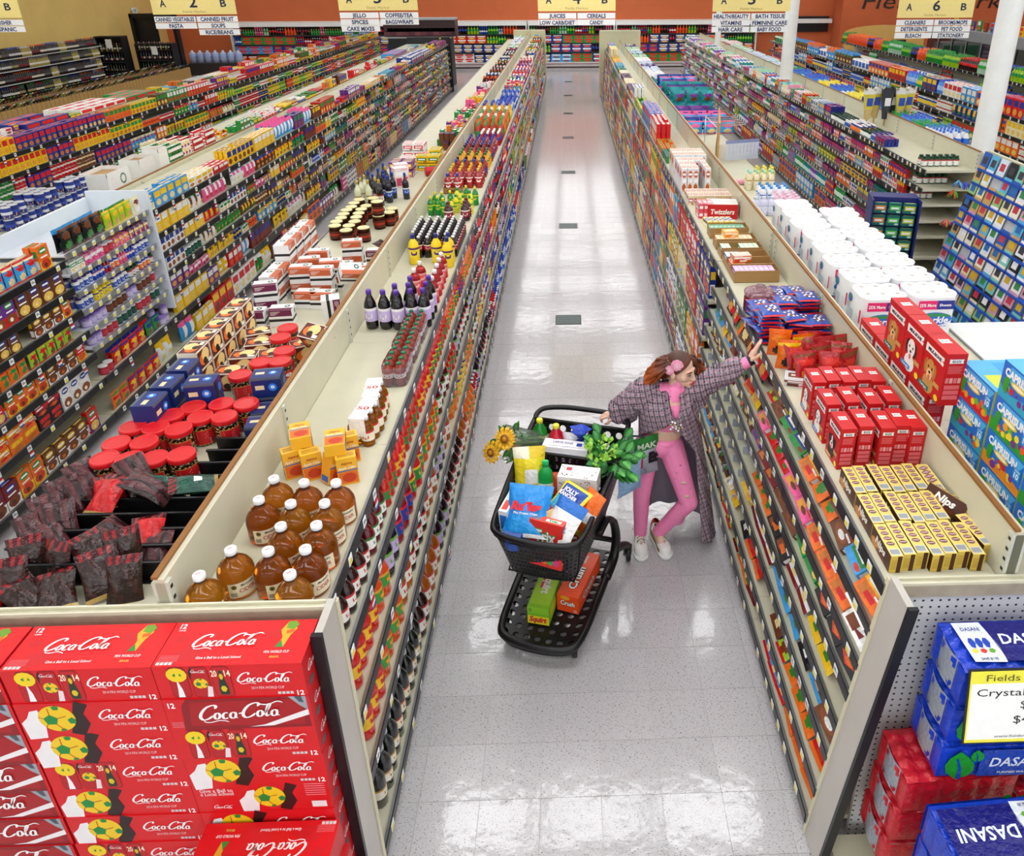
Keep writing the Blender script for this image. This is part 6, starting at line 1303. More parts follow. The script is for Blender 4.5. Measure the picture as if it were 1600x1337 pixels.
KD = {k: cola(k) for k in ('cans', 'ball', 'back', 'can')}
KW = {'cans': 'three printed cans', 'ball': 'a big yellow football', 'back': 'a football and fine print', 'can': 'one big printed can'}
COLS = [(-.019, 'pillar side', ['cans', 'can', 'cans', 'ball', 'back', None, None, None]), (-.515, 'middle', ['cans', 'ball', 'ball', 'cans', 'ball', 'ball', 'cans', 'ball']), (-1.018, 'outer', ['can']*8)]
for x, wd, ks in COLS:
    for k, kd in enumerate(ks):
        if kd is None: continue
        spawn(KD[kd], TR(x+.004*math.sin(k*3), -.845+.004*math.sin(k*5), 1.686-.1508*(k+1), .006*math.sin(k*7)), f'red cola carton with {KW[kd]}, {ordinal(k+1)} from the top, {wd} column')
for k in range(3): spawn(KD['ball'], TR(-.019, -.845, 1.686-.1508*(6+k), 0), f'red cola carton hidden low in the pillar side column, {ordinal(k+6)} from the top')
# big loose carton at the foot, top face showing, upside down lettering
fg = cola('can'); spawn(fg, TR(.0, -1.045, .735, PI) , 'red cola carton turned around on the lower ledge, lettering upside down')
g = G(); g.box((-.27, -1.15, .12), (.26, -.945, .7335), '#c8141c', 'card'); 
for k in range(4): g.box((-.272, -1.152, .12+.1508*k+.147), (.262, -.9445, .12+.1508*k+.1508), '#8c0c12', 'card')
tag(obj('carton_stack_base', g), 'solid stack of red cartons beneath the turned-around carton', 'carton')
# water packs: 6 x 4 bottles in printed film
def water_pack(nx, ny, w_, d_, h, film, label):
    parts = []; body = G(); bot = G(); pr = G()
    px = w_/nx; py = d_/ny; c0 = film
    def topz(x, y): return h-.020+.020*math.exp(-(((x/px) % 1-.5)/.33)**2-(((y/py) % 1-.5)/.33)**2)
    body.grid(lambda u, v: (w_*(u-.5), d_*(v-.5), topz(u*w_, v*d_)), nx*4, ny*4, c0, 'film')
    def side(p0, p1, n, px_):
        def f(u, v):
            x = p0[0]+(p1[0]-p0[0])*u; y = p0[1]+(p1[1]-p0[1])*u; nrm = Vector((p1[1]-p0[1], -(p1[0]-p0[0]), 0)).normalized(); b = .010*abs(math.sin(PI*n*u))**.6*min(1, 6*v)*min(1, 6*(1-v)+.3)
            return (x+nrm.x*b, y+nrm.y*b, v*(h-.018))
        return f
    a, b, c, d = (-w_/2, -d_/2), (w_/2, -d_/2), (w_/2, d_/2), (-w_/2, d_/2)
    body.grid(side(a, b, nx, px), nx*4, 5, c0, 'film'); body.grid(side(b, c, ny, py), ny*4, 4, c0, 'film'); body.grid(side(c, d, nx, px), nx*4, 4, c0, 'film')
    # the open end with its oval of clear film, bottles behind
    f = side(d, a, ny, py)
    body.grid(f, 16, 10, lambda u, v: None if ((u-.5)/.26)**2+((v-.52)/.40)**2 < 1 else c0, 'film')
    bot.grid(lambda u, v: (-w_/2+.002-.012*math.sin(PI*u), d_*(.5-(.2+.6*u)), h*(.08+.84*v)), 8, 8, '#c8d2dc', 'ice')
    for i in range(2):
        bot.lathe([(.030, .02, '#101822'), (.032, .05, '#17324c'), (.032, .10, '#2c6cb0'), (.030, .12, '#0c1218'), (.014, .15, '#1c8c54'), (.014, .17, '#1c8c54')], 10, 'glassy', c=(-w_/2+.036, (i-.5)*.07, 0))
    F = lambda u, v, e=.0: (w_*(u-.5), -d_/2-.013-e, h*v)
    pr.grid(lambda u, v: F(.34+.66*u, .06+.80*v, .0), 10, 4, lambda u, v: '#1c3c9c' if (int(u*20)+int(v*8)) % 2 else '#2448b4', 'film'); put_text(pr, 'DASANI', F(.66, .50, .002), w_*.46, h*.26, RX, UP, '#dfe9f6', shear=.1); put_text(pr, 'PURIFIED WATER', F(.66, .18, .002), w_*.3, h*.06, RX, UP, '#dfe9f6')
    for k, (cx, cy, s_) in enumerate(((.17, .45, 1.), (.30, .72, .45))):
        pr.poly([F(cx+s_*x, cy+s_*y, .003+.001*k) for x, y in ((-.02, -.42), (.08, -.36), (.13, -.18), (.12, .02), (.06, .22), (-.02, .40), (-.10, .22), (-.13, 0), (-.11, -.22))], '#1c9c2c', 'film')
        pr.poly([F(cx+s_*x, cy+s_*y, .0045+.001*k) for x, y in ((-.01, -.42), (.03, -.42), (.015, -.1), (-.03, .2), (-.045, .18), (-.01, -.1))], film, 'film')
    Tt = lambda u, v, e=.0: (w_*(u-.5), d_*(v-.5), h+.004+e)
    pr.poly([Tt(.10, .12), Tt(.36, .10), Tt(.37, .4), Tt(.34, .7), Tt(.32, .9), Tt(.08, .9)], '#e8eef4', 'film'); pr.poly([Tt(.37, .12), Tt(.98, .12), Tt(.98, .9), Tt(.33, .9)], '#1c1c78', 'film')
    put_text(pr, 'DASANI', Tt(.66, .55, .001), w_*.5, d_*.2, RX, (0, 1, 0), '#e4ecf8', shear=.1); put_text(pr, 'DASANI', Tt(.21, .76, .001), w_*.16, d_*.07, RX, (0, 1, 0), '#3c4ca0'); put_text(pr, 'SAVE $1.00', Tt(.23, .17, .001), w_*.14, d_*.05, RX, (0, 1, 0), '#1c1c50')
    for i in range(3): pr.poly([Tt(.16+.06*i+.03*math.cos(k), .48+.11*math.sin(k), .001) for k in (0, 1, 2, 3, 4, 5)], '#2448b8'); pr.poly([Tt(.15+.07*i+.03*math.cos(k), .32+.05*math.sin(k), .0015) for k in (0, 1.2, 2.4, 3.6, 4.8)], ['#e8d848', '#d83c30', '#6cac38'][i])
    return body, bot, pr
WB = water_pack(6, 4, .46, .235, .188, '#1640c8', 1); WM = [(n, g.mesh(n)) for n, g in zip(('film_wrap', 'bottles_behind_film', 'printed_panel'), WB)]
RB = water_pack(6, 4, .46, .235, .188, '#c81828', 1); RM = [('film_wrap', RB[0].mesh('film_wrap')), ('bottles_behind_film', RB[1].mesh('bottles_behind_film'))]
def wpk(x, y, z, rz, lab, M=WM):
    t = thing('water_bottle_pack', lab, 'multipack', (x, y, z), rz)
    for n, me in M: obj(n, me, t)
wpk(2.80, -.735, 1.272, .0, 'blue film water pack, top of the stack, end oval toward the candy'); wpk(2.795, -.735, 1.076, .0, 'blue film water pack, second from the top, under the price card'); wpk(2.785, -.74, .88, .0, 'blue film water pack, third from the top')
wpk(3.29, -.735, 1.272, 0, 'blue film water pack, top of the second stack'); wpk(3.285, -.735, 1.076, 0, 'blue film water pack, second in the second stack'); wpk(3.28, -.735, .88, 0, 'blue film water pack, third in the second stack')
wpk(2.67, -.74, .686, .05, 'red film bottle pack between the blue packs and the floor', RM); wpk(2.66, -.745, .492, 0, 'red film bottle pack, lower one', RM); wpk(2.65, -.745, .30, 0, 'red film bottle pack, bottom one', RM); wpk(3.2, -.745, .492, 0, 'red film bottle pack deep behind the front water pack', RM)
wpk(2.70, -1.10, .745, PI+.06, 'blue film water pack on the front stack, lettering upside down'); wpk(2.70, -1.10, .55, PI, 'blue film water pack, second in the front stack'); wpk(3.18, -1.10, .745, PI, 'blue film water pack beside the upside-down one'); wpk(2.70, -1.10, .355, PI, 'blue film water pack, third in the front stack')
# price card in a dark frame
t = thing('price_card', 'white and yellow store savings price card in front of blue water packs', 'sign', M=TR(2.80, -.915, 1.345, 0, R(-12)))
g = G(); g.box((-.245, -.006, -.155), (.245, 0, .155), '#1c1d20', 'blackplastic'); g.box((-.238, -.008, -.148), (.238, -.006, .148), '#f0e848', 'card'); g.box((-.232, -.0085, -.135), (.232, -.008, .098), '#f8f8f4', 'card'); obj('card', g, t)
g = G(); put_text(g, 'Fields Savings', (-.03, -.0095, .122), .30, .026, RX, UP, '#5c5820', bold=0); put_text(g, 'Crystal Geyser', (-.02, -.0095, .062), .38, .030, RX, UP, '#222222', bold=0); put_text(g, '$4.99', (.02, -.0095, .010), .13, .032, RX, UP, '#222222', bold=0); put_text(g, '$4.99', (.0, -.0095, -.052), .13, .032, RX, UP, '#222222', bold=0); put_text(g, 'www.fieldsmarket.com', (-.02, -.0095, -.122), .22, .011, RX, UP, '#333333', bold=0); obj('lettering', g, t)
g = G(); g.tube([(0, .004, -.1), (0, .05, -.16), (0, .075, -.16)], .004, '#555555', 'metal', 5); obj('clip', g, t)

# ------------------------------------------------------------------ shopping cart and what lies in it
CM = TR(.905, .53, 0, R(-16))
BK = '#0e0e10'
def perf(g, P, nu, nv, hr, col, m='blackplastic', su=1., sv=1.):
    """sheet P(u,v) pierced by nu x nv round holes"""
    for j in range(nv):
        for i in range(nu):
            u0, u1, v0, v1 = i/nu, (i+1)/nu, j/nv, (j+1)/nv; cu, cv = (u0+u1)/2, (v0+v1)/2; n0 = len(g.V)
            for k in range(8):
                a = PI/8+k*PI/4; g.V.append(tuple(P(cu+hr*math.cos(a)/nu*su, cv+hr*math.sin(a)/nv*sv)))
            sq = [(u1, cv), (u1, v1), (cu, v1), (u0, v1), (u0, cv), (u0, v0), (cu, v0), (u1, v0)]
            for q in sq: g.V.append(tuple(P(*q)))
            O = [n0+8+k for k in range(8)]; I_ = [n0+k for k in range(8)]
            # ring of quads between the octagon (odd angles) and the square's points
            ang_sq = [0, 45, 90, 135, 180, 225, 270, 315]
            for k in range(8):
                g.face((O[k], O[(k+1) % 8], I_[k]), col, m) 
                g.face((I_[k], O[(k+1) % 8], I_[(k+1) % 8]), col, m)
def lerp(a, b, t): return tuple(x+(y-x)*t for x, y in zip(a, b))
def quadP(a, b, c, d): return lambda u, v: lerp(lerp(a, b, u), lerp(d, c, u), v)
cart = thing('shopping_cart', 'black plastic shopping cart full of groceries standing in the aisle', 'cart', M=CM)
# basket corners: top rim and bottom
ft, rt, fb, rb = (.262, .02, .90), (.315, .70, .985), (.205, .13, .55), (.255, .70, .60)
mx = lambda p: (-p[0], p[1], p[2])
def skin(o, th=.005):
    s = o.modifiers.new('thick', 'SOLIDIFY'); s.thickness = th; s.offset = 0; return o
g = G(); 
cr = .075
def frontP(u, v):
    # front wall with rounded corners: parameter along the arc
    w_ = fb[0]+(ft[0]-fb[0])*v; y0 = fb[1]+(ft[1]-fb[1])*v; z0 = fb[2]+(ft[2]-fb[2])*v
    s = (u-.5)*2; x = s*w_; k = max(0, (abs(s)-.70)/.30)
    return (x*(1-.02*k), y0+cr*(1-math.sqrt(max(0, 1-k*k)))*.9 - .012*(1-s*s), z0+.02*k*v)
perf(g, frontP, 22, 9, .24, BK); skin(obj('front_panel', g, cart))
for sgn in (1, -1):
    g = G(); f2, r2, fb2, rb2 = [(p[0]*sgn, p[1], p[2]) for p in (ft, rt, fb, rb)]
    f2 = (f2[0], f2[1]+.066, f2[2]+.01); fb2 = (fb2[0], fb2[1]+.066, fb2[2]+.003)
    perf(g, quadP(f2, r2, rb2, fb2), 22, 10, .27, BK, su=1.2, sv=.8); skin(obj('side_panel', g, cart))
g = G(); perf(g, quadP(mx(fb), fb, rb, mx(rb)), 10, 12, .34, BK); skin(obj('basket_floor', g, cart))
g = G(); perf(g, quadP((-.25, .70, .60), (.25, .70, .60), (.30, .71, 1.0), (-.30, .71, 1.0)), 12, 7, .33, BK); skin(obj('rear_panel', g, cart))
# rim tube
rim = catmull([(-.315, .72, .99), (-.29, .36, .945), (-.265, .10, .91), (-.21, .03, .902), (-.08, .004, .90), (.08, .004, .90), (.21, .03, .902), (.265, .10, .91), (.29, .36, .945), (.315, .72, .99)], 5)
g = G(); g.tube(rim, .017, BK, 'blackplastic', 8); g.tube([(p.x*.985, p.y+.004, p.z-.03) for p in rim], .010, BK, 'blackplastic', 6); obj('rim', g, cart)
g = G(); g.tube([(x, .705, 1.005) for x in (-.30, -.1, .1, .30)], .012, BK, 'blackplastic', 8)
for i in range(15): g.cbox((-.28+.04*i, .702, .955), (.014, .012, .09), BK, 'blackplastic')
obj('seat_front', g, cart)
g = G(); perf(g, quadP((-.30, .97, .80), (.30, .97, .80), (.31, 1.03, 1.04), (-.31, 1.03, 1.04)), 8, 3, .30, BK); 
g.box((-.29, .70, .845), (.29, .98, .855), BK, 'blackplastic'); skin(obj('seat_back', g, cart), .008)
for sgn in (1, -1):
    g = G(); g.tube(catmull([(.312*sgn, .70, .985), (.325*sgn, .86, .99), (.322*sgn, 1.0, 1.02), (.315*sgn, 1.06, 1.04)], 4), .019, BK, 'blackplastic', 8); g.poly([(.31*sgn, .70, .97), (.32*sgn, 1.02, 1.02), (.30*sgn, .98, .80), (.26*sgn, .70, .62)], BK, 'blackplastic'); obj('handle_arm', g, cart)
g = G(); g.tube(catmull([(-.312, 1.03, 1.035), (-.318, 1.09, 1.05), (-.28, 1.15, 1.06), (-.15, 1.185, 1.065), (0, 1.19, 1.065), (.15, 1.185, 1.065), (.28, 1.15, 1.06), (.318, 1.09, 1.05), (.312, 1.03, 1.035)], 4), .018, BK, 'blackplastic', 9); g.tube([(-.31, 1.03, 1.045), (.31, 1.03, 1.045)], .014, BK, 'blackplastic', 8); obj('handle', g, cart)
# lower tray and its frame
g = G()
def trayP(u, v):
    s = (u-.5)*2; w_ = .24+.05*v; k = max(0, (abs(s)-.6)/.4)
    return (s*w_, -.015+.07*(1-math.sqrt(max(0, 1-k*k)))*(1-v)*1.0 + v*.87, .155+.01*v)
perf(g, trayP, 7, 12, .30, BK); skin(obj('lower_tray', g, cart), .012)
outl = [(-.29, .86, .165), (-.275, .45, .16), (-.25, .10, .155), (-.19, .0, .15), (0, -.03, .15), (.19, .0, .15), (.25, .10, .155), (.275, .45, .16), (.29, .86, .165)]
g = G(); g.tube(catmull(outl, 5), .026, BK, 'blackplastic', 8); g.tube([(p.x*.96, p.y+.012, p.z-.045) for p in catmull(outl, 5)], .018, BK, 'blackplastic', 6); obj('tray_rim', g, cart)
for sgn in (1, -1):
    g = G(); g.tube(catmull([(.28*sgn, .60, .165), (.295*sgn, .78, .20), (.30*sgn, .82, .34), (.29*sgn, .77, .50), (.275*sgn, .66, .60), (.26*sgn, .50, .605)], 5), [.035]*6+[.032]*10+[.026]*10, BK, 'blackplastic', 8, flat=.7); g.tube(catmull([(.295*sgn, .80, .24), (.325*sgn, .92, .18), (.35*sgn, .99, .12)], 4), .030, BK, 'blackplastic', 8); obj('frame_leg', g, cart)
g = G(); g.tube([(-.29, .82, .30), (.29, .82, .30)], .018, BK, 'blackplastic', 8); obj('cross_bar', g, cart)
for x, y in ((.205, .10), (-.205, .10), (.35, .985), (-.35, .985)):
    g = G(); t_ = G(); t_.lathe([(.03, -.016, '#17181a'), (.058, -.014, '#131315'), (.062, -.008, '#131315'), (.062, .008, '#131315'), (.058, .014, '#131315'), (.03, .016, '#17181a')], 18, 'blackplastic'); g.add(t_, TR(x, y, .064, R(20)) @ Matrix.Rotation(PI/2, 4, 'Y')); o = obj('wheel', g, cart)
    h = G(); h.box((x-.026, y-.02, .05), (x-.018, y+.02, .135), '#2a2b2e', 'blackplastic'); h.box((x+.018, y-.02, .05), (x+.026, y+.02, .135), '#2a2b2e', 'blackplastic'); h.box((x-.026, y-.02, .122), (x+.026, y+.02, .135), '#2a2b2e', 'blackplastic'); obj('fork', h, o)
def inC(d, x, y, z, rz, lab, rx=0, ry=0, name=None): return spawn(d, CM @ TR(x, y, z, rz, rx, ry), lab, name=name)
# filling under the visible goods, seen through the holes
fd = [p_carton('grocery_box', 'box', '', (.13, .09, .22), a, b, c, e, i+60, 'mix') for i, (a, b, c, e) in enumerate((('#c82024', '#f4f0e8', '#f0c030', '#e8a040'), ('#2858b8', '#f4f4f4', '#d83030', '#f0d8a0'), ('#f0c828', '#c82020', '#2c8c3c', '#f4e8c0'), ('#e8e4e0', '#2c6cc8', '#d83c28', '#d8a060')))]
for i, (x, y, z, lab) in enumerate(((-.12, .25, .565, 'red grocery box deep in the cart near the front'), (.03, .23, .565, 'blue grocery box deep in the cart'), (.14, .32, .57, 'yellow grocery box deep in the cart, handbag side'), (-.14, .42, .575, 'white grocery box deep in the cart, flower side'), (.02, .44, .575, 'blue grocery box deep in the cart, middle'), (.15, .50, .58, 'red grocery box deep in the cart by the seat'), (-.10, .56, .58, 'yellow grocery box deep in the cart by the seat'))): inC(fd[[0, 1, 2, 3, 1, 0, 2][i]], x, y, z, .1*i, lab)
def cbag(w_, d_, h, cf, seed, n=12): return D('chip_bag', 'bag', '', [('chip_bag', pillow(w_, d_, h, cf, n, n+3, 'film', seed, .05, .14))], None, (w_, d_, h))
ylw = cbag(.20, .10, .34, lambda u, v: '#f4f4f0' if .35 < u < .72 and .32 < v < .62 else '#f4e02c' if v < .8 else '#f8f4d8' if u < .5 else '#e8c820', 1)
inC(ylw, -.175, .50, .79, .35, 'yellow snack bag with white nutrition panel, standing in the cart', -.35)
shp = p_bottle('shampoo_bottle', 'bottle', '', .045, .28, 'lotion', '#14a048', '#2cc468', '#e4f4e8', '#18b050', 'plastic', ry=.6); inC(shp, -.075, .50, .79, .3, 'green shampoo bottle standing beside the yellow snack bag', -.2)
tb_ = G(); dim = (.24, .13, .12); tb_.add(boxdim('#eceae6', dim))
r_ = random.Random(4)
for fc in 'FTLR':
    for i in range(40 if fc in 'FT' else 16):
        u, v, a = r_.uniform(.04, .92), r_.uniform(.05, .85), r_.uniform(0, PI); f = face_f(fc, dim); du, dv = .05*math.cos(a), .12*math.sin(a)
        tb_.poly([f(u-.012*math.sin(a), v+.03*math.cos(a)), f(u+.012*math.sin(a), v-.03*math.cos(a)), f(min(.98, max(.02, u+du+.012*math.sin(a))), min(.97, max(.03, v+dv-.03*math.cos(a)))), f(min(.98, max(.02, u+du-.012*math.sin(a))), min(.97, max(.03, v+dv+.03*math.cos(a))))], r_.choice(['#4c4844', '#6c6862', '#8c8880']))
patch(tb_, 'T', dim, .12, .4, .9, .88, '#f2f4f6', e=.0014); patch(tb_, 'T', dim, .16, .55, .3, .8, '#c8384c', e=.0018); patch(tb_, 'T', dim, .45, .5, .8, .75, '#dfe6ee', e=.0018); patch(tb_, 'F', dim, .05, .75, .6, .98, '#f4f2ee', e=.0014)
inC(D('tissue_pack', 'package', '', [('tissue_pack', tb_)], None, dim), .135, .51, .925, .06, 'white patterned tissue pack at the back of the basket')
inC(fd[3], .13, .52, .70, .0, 'white grocery box under the patterned tissue pack')
jr = cbag(.22, .05, .26, lambda u, v: '#f4e02c' if u < .07 or u > .93 or v > .93 else ('#1c48a8' if v > .62 else '#4ac8e8' if ((u-.6)/.3)**2+((v-.35)/.28)**2 > 1 else '#e03040' if (u*7) % 1 < .5 else '#5cb83c'), 5)
put_text(jr.parts[0][1], 'JOLLY', (-.01, -.029, .205), .11, .026, RX, UP, '#f4f4f8', bold=.05); put_text(jr.parts[0][1], 'RANCHER', (-.005, -.031, .172), .14, .024, RX, UP, '#f4f4f8', bold=.05)
inC(jr, .055, .20, .90, -.55, 'blue candy pouch with yellow edges lying on top of the load', -1.05)
ruf = cbag(.26, .10, .30, lambda u, v: '#f2f4f6' if v < .10 else '#c81c2c' if .30 < v < .36 else '#1c8ce0' if v > .4 or u < .2 else '#2c9ce8', 6)
put_text(ruf.parts[0][1], 'Ruffles', (0, -.054, .165), .17, .046, RX, UP, '#e0202c', shear=.2, bold=.06); put_text(ruf.parts[0][1], 'Flat Potato Chips', (0, -.054, .125), .14, .012, RX, UP, '#f4f4f4')
inC(ruf, -.07, .065, .875, .08, 'blue bag of ridged chips with red lettering, on top', -.85)
ogb = cbag(.22, .09, .26, lambda u, v: '#f4f4f2' if v < .75 else '#1c6cc8', 7); put_text(ogb.parts[0][1], 'ORIGINAL', (0, -.047, .10), .15, .028, RX, UP, '#2c8ccc', bold=.04); inC(ogb, .09, .085, .85, -.5, 'white and blue chip bag beside the red cereal box', -.8)
orb = cbag(.16, .09, .25, lambda u, v: '#e8e8ea' if .25 < v < .55 and u > .3 else '#f06c1c', 8); inC(orb, .20, .25, .83, -.7, 'orange and silver chip bag by the cart side', -.6); inC(orb, .16, .40, .70, .3, 'orange bag tucked beneath the tissue pack', -.3)
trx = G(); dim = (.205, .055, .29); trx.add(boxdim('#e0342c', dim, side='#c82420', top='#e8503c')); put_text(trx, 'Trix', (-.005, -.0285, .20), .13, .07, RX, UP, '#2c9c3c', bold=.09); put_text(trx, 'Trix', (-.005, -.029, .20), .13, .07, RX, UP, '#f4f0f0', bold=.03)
for i, c in enumerate(('#f0d030', '#6c3c9c', '#f07828', '#3cac4c', '#d83c80')): patch(trx, 'F', dim, .05+.17*i, .06, .25+.17*i, .24, c, 'o', e=.001+.0002*i)
patch(trx, 'T', dim, .05, .2, .3, .8, '#7c8c9c'); patch(trx, 'T', dim, .45, .25, .9, .75, '#f4ece8', e=.0008); put_text(trx, 'Trix', (.035, 0, .2915), .06, .02, RX, (0, 1, 0), '#2c9c3c', bold=.05); patch(trx, 'R', dim, .1, .1, .9, .9, '#f0b0a8')
inC(D('cereal_box', 'box', '', [('cereal_box', trx)], None, dim), .055, .085, .69, -.12, 'red cereal box standing inside the front of the cart', -.12)
lif = G(); dim = (.055, .19, .30); lif.add(boxdim('#eef2f6', dim, top='#dfe8ee')); fL = face_f('R', dim); 
lif.poly([fL(u, v) for u, v in ((.05, .55), (.95, .55), (.95, .9), (.05, .9))], '#2c7cd8'); put_text(lif, 'Life', fL(.5, .72, .001), .12, .05, (0, 1, 0), UP, '#f4f4f4', bold=.05)
for i in range(8): lif.poly([fL(.2+.16*(i % 4)+.07*math.cos(k), .15+.18*(i//4)+.06*math.sin(k), .0008) for k in (0, 1.2, 2.4, 3.6, 4.8)], '#d88c30')
patch(lif, 'F', dim, .1, .55, .9, .9, '#2c7cd8'); patch(lif, 'T', dim, .2, .1, .8, .5, '#e84c2c'); patch(lif, 'F', dim, .1, .1, .9, .4, '#e8a030', 'o')
inC(D('cereal_box', 'box', '', [('cereal_box', lif)], None, dim), -.205, .24, .70, -.05, 'white and blue cereal box along the flower side of the cart', .1)
tubd = p_jar('ice_cream_tub', 'tub', '', .058, .10, '#24469c', '#28509c', '#2c58b0', .80, 'plastic'); inC(tubd, -.135, .085, .80, 0, 'blue round tub with white figure on the lid at the cart front', .25)
snk = cbag(.14, .06, .18, lambda u, v: '#c8781c' if (int(u*8)+int(v*9)) % 2 else '#3c2410', 9); inC(snk, -.115, .20, .80, .4, 'brown snack bag squeezed behind the blue tub', -.5)
sm = cbag(.12, .05, .16, lambda u, v: '#8c2430' if v > .4 else '#d8b87c', 10); inC(sm, .06, .16, .93, .9, 'small maroon jerky bag between the chip bags', -.9)
rdb = cbag(.2, .08, .22, lambda u, v: '#e4501c', 11); inC(rdb, .0, .56, .74, .2, 'orange-red bag at the back beside the tissue pack', -.2)
low1 = cbag(.2, .07, .2, lambda u, v: ('#2c50c0', '#e8c82c', '#d83038')[int(u*3) % 3], 12); inC(low1, .0, .215, .60, .0, 'striped snack bag at the very front of the basket', -.1)
# child seat load
soda = CAT['soda']; sg = p_bottle('soda_bottle', 'bottle', '', .052, .30, 'soda', '#0c7c24', '#d8d82c', '#1c9c34', '#e8e040'); sr = p_bottle('soda_bottle', 'bottle', '', .052, .28, 'soda', '#b8142c', '#e8d82c', '#d02438', '#f4f0f0')
inC(sg, -.225, .86, .857, .3, 'green soda bottle with yellow cap in the child seat'); inC(sr, -.11, .85, .857, .2, 'red soda bottle with yellow cap in the child seat')
ck = G(); ck.ball((0, 0, .09), (.055, .05, .09), '#16309c', 'film', 12, 8); ck.tube([(0, 0, .17), (.006, 0, .19), (0, .005, .20)], [.02, .012, .03], '#2440b0', 'film', 8); ck.grid(lambda u, v: ((.012+.05*v)*math.cos(2*PI*u)*(1+.3*math.sin(5*2*PI*u)), (.012+.05*v)*math.sin(2*PI*u), .195+.06*v), 20, 3, '#3858c8', 'film', True, True)
inC(D('bread_bag', 'bag', '', [('bread_bag', ck)], None), .045, .87, .857, 0, 'shiny blue twisted-top bag in the child seat'); wh_ = cbag(.12, .08, .2, lambda u, v: '#f0f2f4', 13); inC(wh_, -.03, .90, .857, 0, 'white bag behind the shiny blue bag in the seat')
eg = G(); eg.box((-.15, -.052, 0), (.15, .052, .035), '#eceaf2', 'card'); eg.box((-.147, -.049, .035), (.147, .049, .07), '#f2f0f6', 'card'); 
for i in range(6):
    for j in range(2): eg.ball((-.122+.049*i, -.024+.048*j, .058), (.022, .022, .016), '#f2f0f6', 'card', 8, 4)
eg.poly([(-.11, -.03, .0755), (.11, -.03, .0755), (.11, .03, .0755), (-.11, .03, .0755)], '#f4f2f8'); put_text(eg, 'LARGE EGGS', (-.02, .008, .0762), .13, .022, RX, (0, 1, 0), '#5c3c74', bold=.03); eg.poly([(.07, -.02, .0765), (.105, -.02, .0765), (.105, .015, .0765), (.07, .015, .0765)], '#2c3c9c')
sb_ = G(); dim = (.5, .1, .14)
inC(D('egg_carton', 'carton', '', [('egg_carton', eg)], None), -.02, .765, .985, .05, 'white egg carton lying across the front of the child seat')
bx = p_carton('grocery_box', 'box', '', (.28, .09, .125), '#e8e4e8', '#8c6cb0', '#f4f0f4', '#d8c8e0', 77, 'band'); inC(bx, -.02, .775, .857, .05, 'pale grocery box under the egg carton in the seat')
car = G()
for i in range(5): car.lathe([(.004, 0, '#f07c1c'), (.016, .05, '#f08424'), (.017, .12, '#f0842c'), (.01, .13, '#4c8c2c')], 8, 'leaf', c=(.02*math.cos(i*1.3), .02*math.sin(i*1.3), 0))
def stalks(name, cat, lab, M, n, col, leafc, h, seed, leaf=.0, spread=.05, lw=.03):
    r = random.Random(seed); t = thing(name, lab, cat, M=M); g = G()
    lv = []
    for i in range(n):
        a = r.uniform(0, 2*PI); q = spread*math.sqrt(r.random()); x, y = .35*q*math.cos(a), .35*q*math.sin(a); tx, ty, tz = q*2.0*math.cos(a), q*2.0*math.sin(a), h*r.uniform(.75, 1.05)
        g.tube(catmull([(x, y, 0), ((x+tx)/2*.8, (y+ty)/2*.8, tz*.55), (tx, ty, tz)], 3), [.010, .010, .009, .008, .007, .006, .004], col, 'leaf', 5); lv.append((tx, ty, tz, a))
    obj('stalks', g, t)
    return t, lv, r
def leaf_geo(L, w_, c, c2):
    g = G(); n0 = 0
    def f(u, v): 
        s = math.sin(PI*min(1, v*1.02))**.7; x = (u-.5)*w_*s*(1 if v < .98 else .3)
        return (x, v*L, -.25*v*v*L+.25*abs(x)+.004*math.sin(9*v+3*u))
    g.grid(f, 4, 6, lambda u, v: c2 if abs(u-.5) < .13 else c, 'leaf'); return g
# celery, leafy greens, sunflowers
t, lv, r = stalks('celery_bunch', 'vegetable', 'bunch of pale green celery leaning out of the child seat', CM @ TR(.13, .77, .90, .3, .45, .35), 13, '#b4d86c', 0, .26, 3, spread=.05)
lfm_ = leaf_geo(.036, .028, '#8cc83c', '#a4d858').mesh('leaf')
for (x, y, z, a) in lv:
    for k in range(4): obj('leaf', lfm_, t, M=TR(x, y, z-.01*k, r.uniform(0, 6.28), r.uniform(.2, 1.2)))
b = G(); b.ball((0, 0, .0), (.035, .035, .06), '#eef2d8', 'leaf', 10, 6); obj('base', b, t)
t, lv, r = stalks('leafy_greens', 'vegetable', 'big bunch of dark leafy greens spilling over the cart side', CM @ TR(.215, .80, .91, .0, .45, .50), 20, '#4c9c3c', 0, .19, 8, spread=.085)
for q, (c1, c2) in enumerate((('#0f5c1c', '#3c8c3c'), ('#176c24', '#4c9c48'), ('#2c8c34', '#68b058'))):
    m_ = leaf_geo(.085, .06, c1, c2).mesh('leaf')
    for i, (x, y, z, a) in enumerate(lv):
        if i % 3 != q: continue
        for k in range(3): obj('leaf', m_, t, M=TR(x*(1-.2*k), y*(1-.2*k), z*(1-.28*k), a-PI/2+r.uniform(-.8, .8), r.uniform(-.1, .9)))
t = thing('flower_bouquet', 'wrapped bouquet of sunflowers sticking out of the cart seat', 'flowers', M=Matrix.Translation((.90, 1.36, 1.02)) @ Vector((-.86, -.42, .22)).to_track_quat('Z', 'X').to_matrix().to_4x4())
g = G()
r = random.Random(2); heads = [(-.035, .005, .30), (.045, -.04, .26), (.02, .05, .24)]
for i in range(12): a = r.uniform(0, 6.28); g.tube([(.01*math.cos(a), .01*math.sin(a), -.12), (.03*math.cos(a), .03*math.sin(a), .1), (.06*math.cos(a), .06*math.sin(a), .22)], .004, '#4c8c3c', 'leaf', 5)
obj('stems', g, t)
FI = t.matrix_basis.to_3x3().inverted()
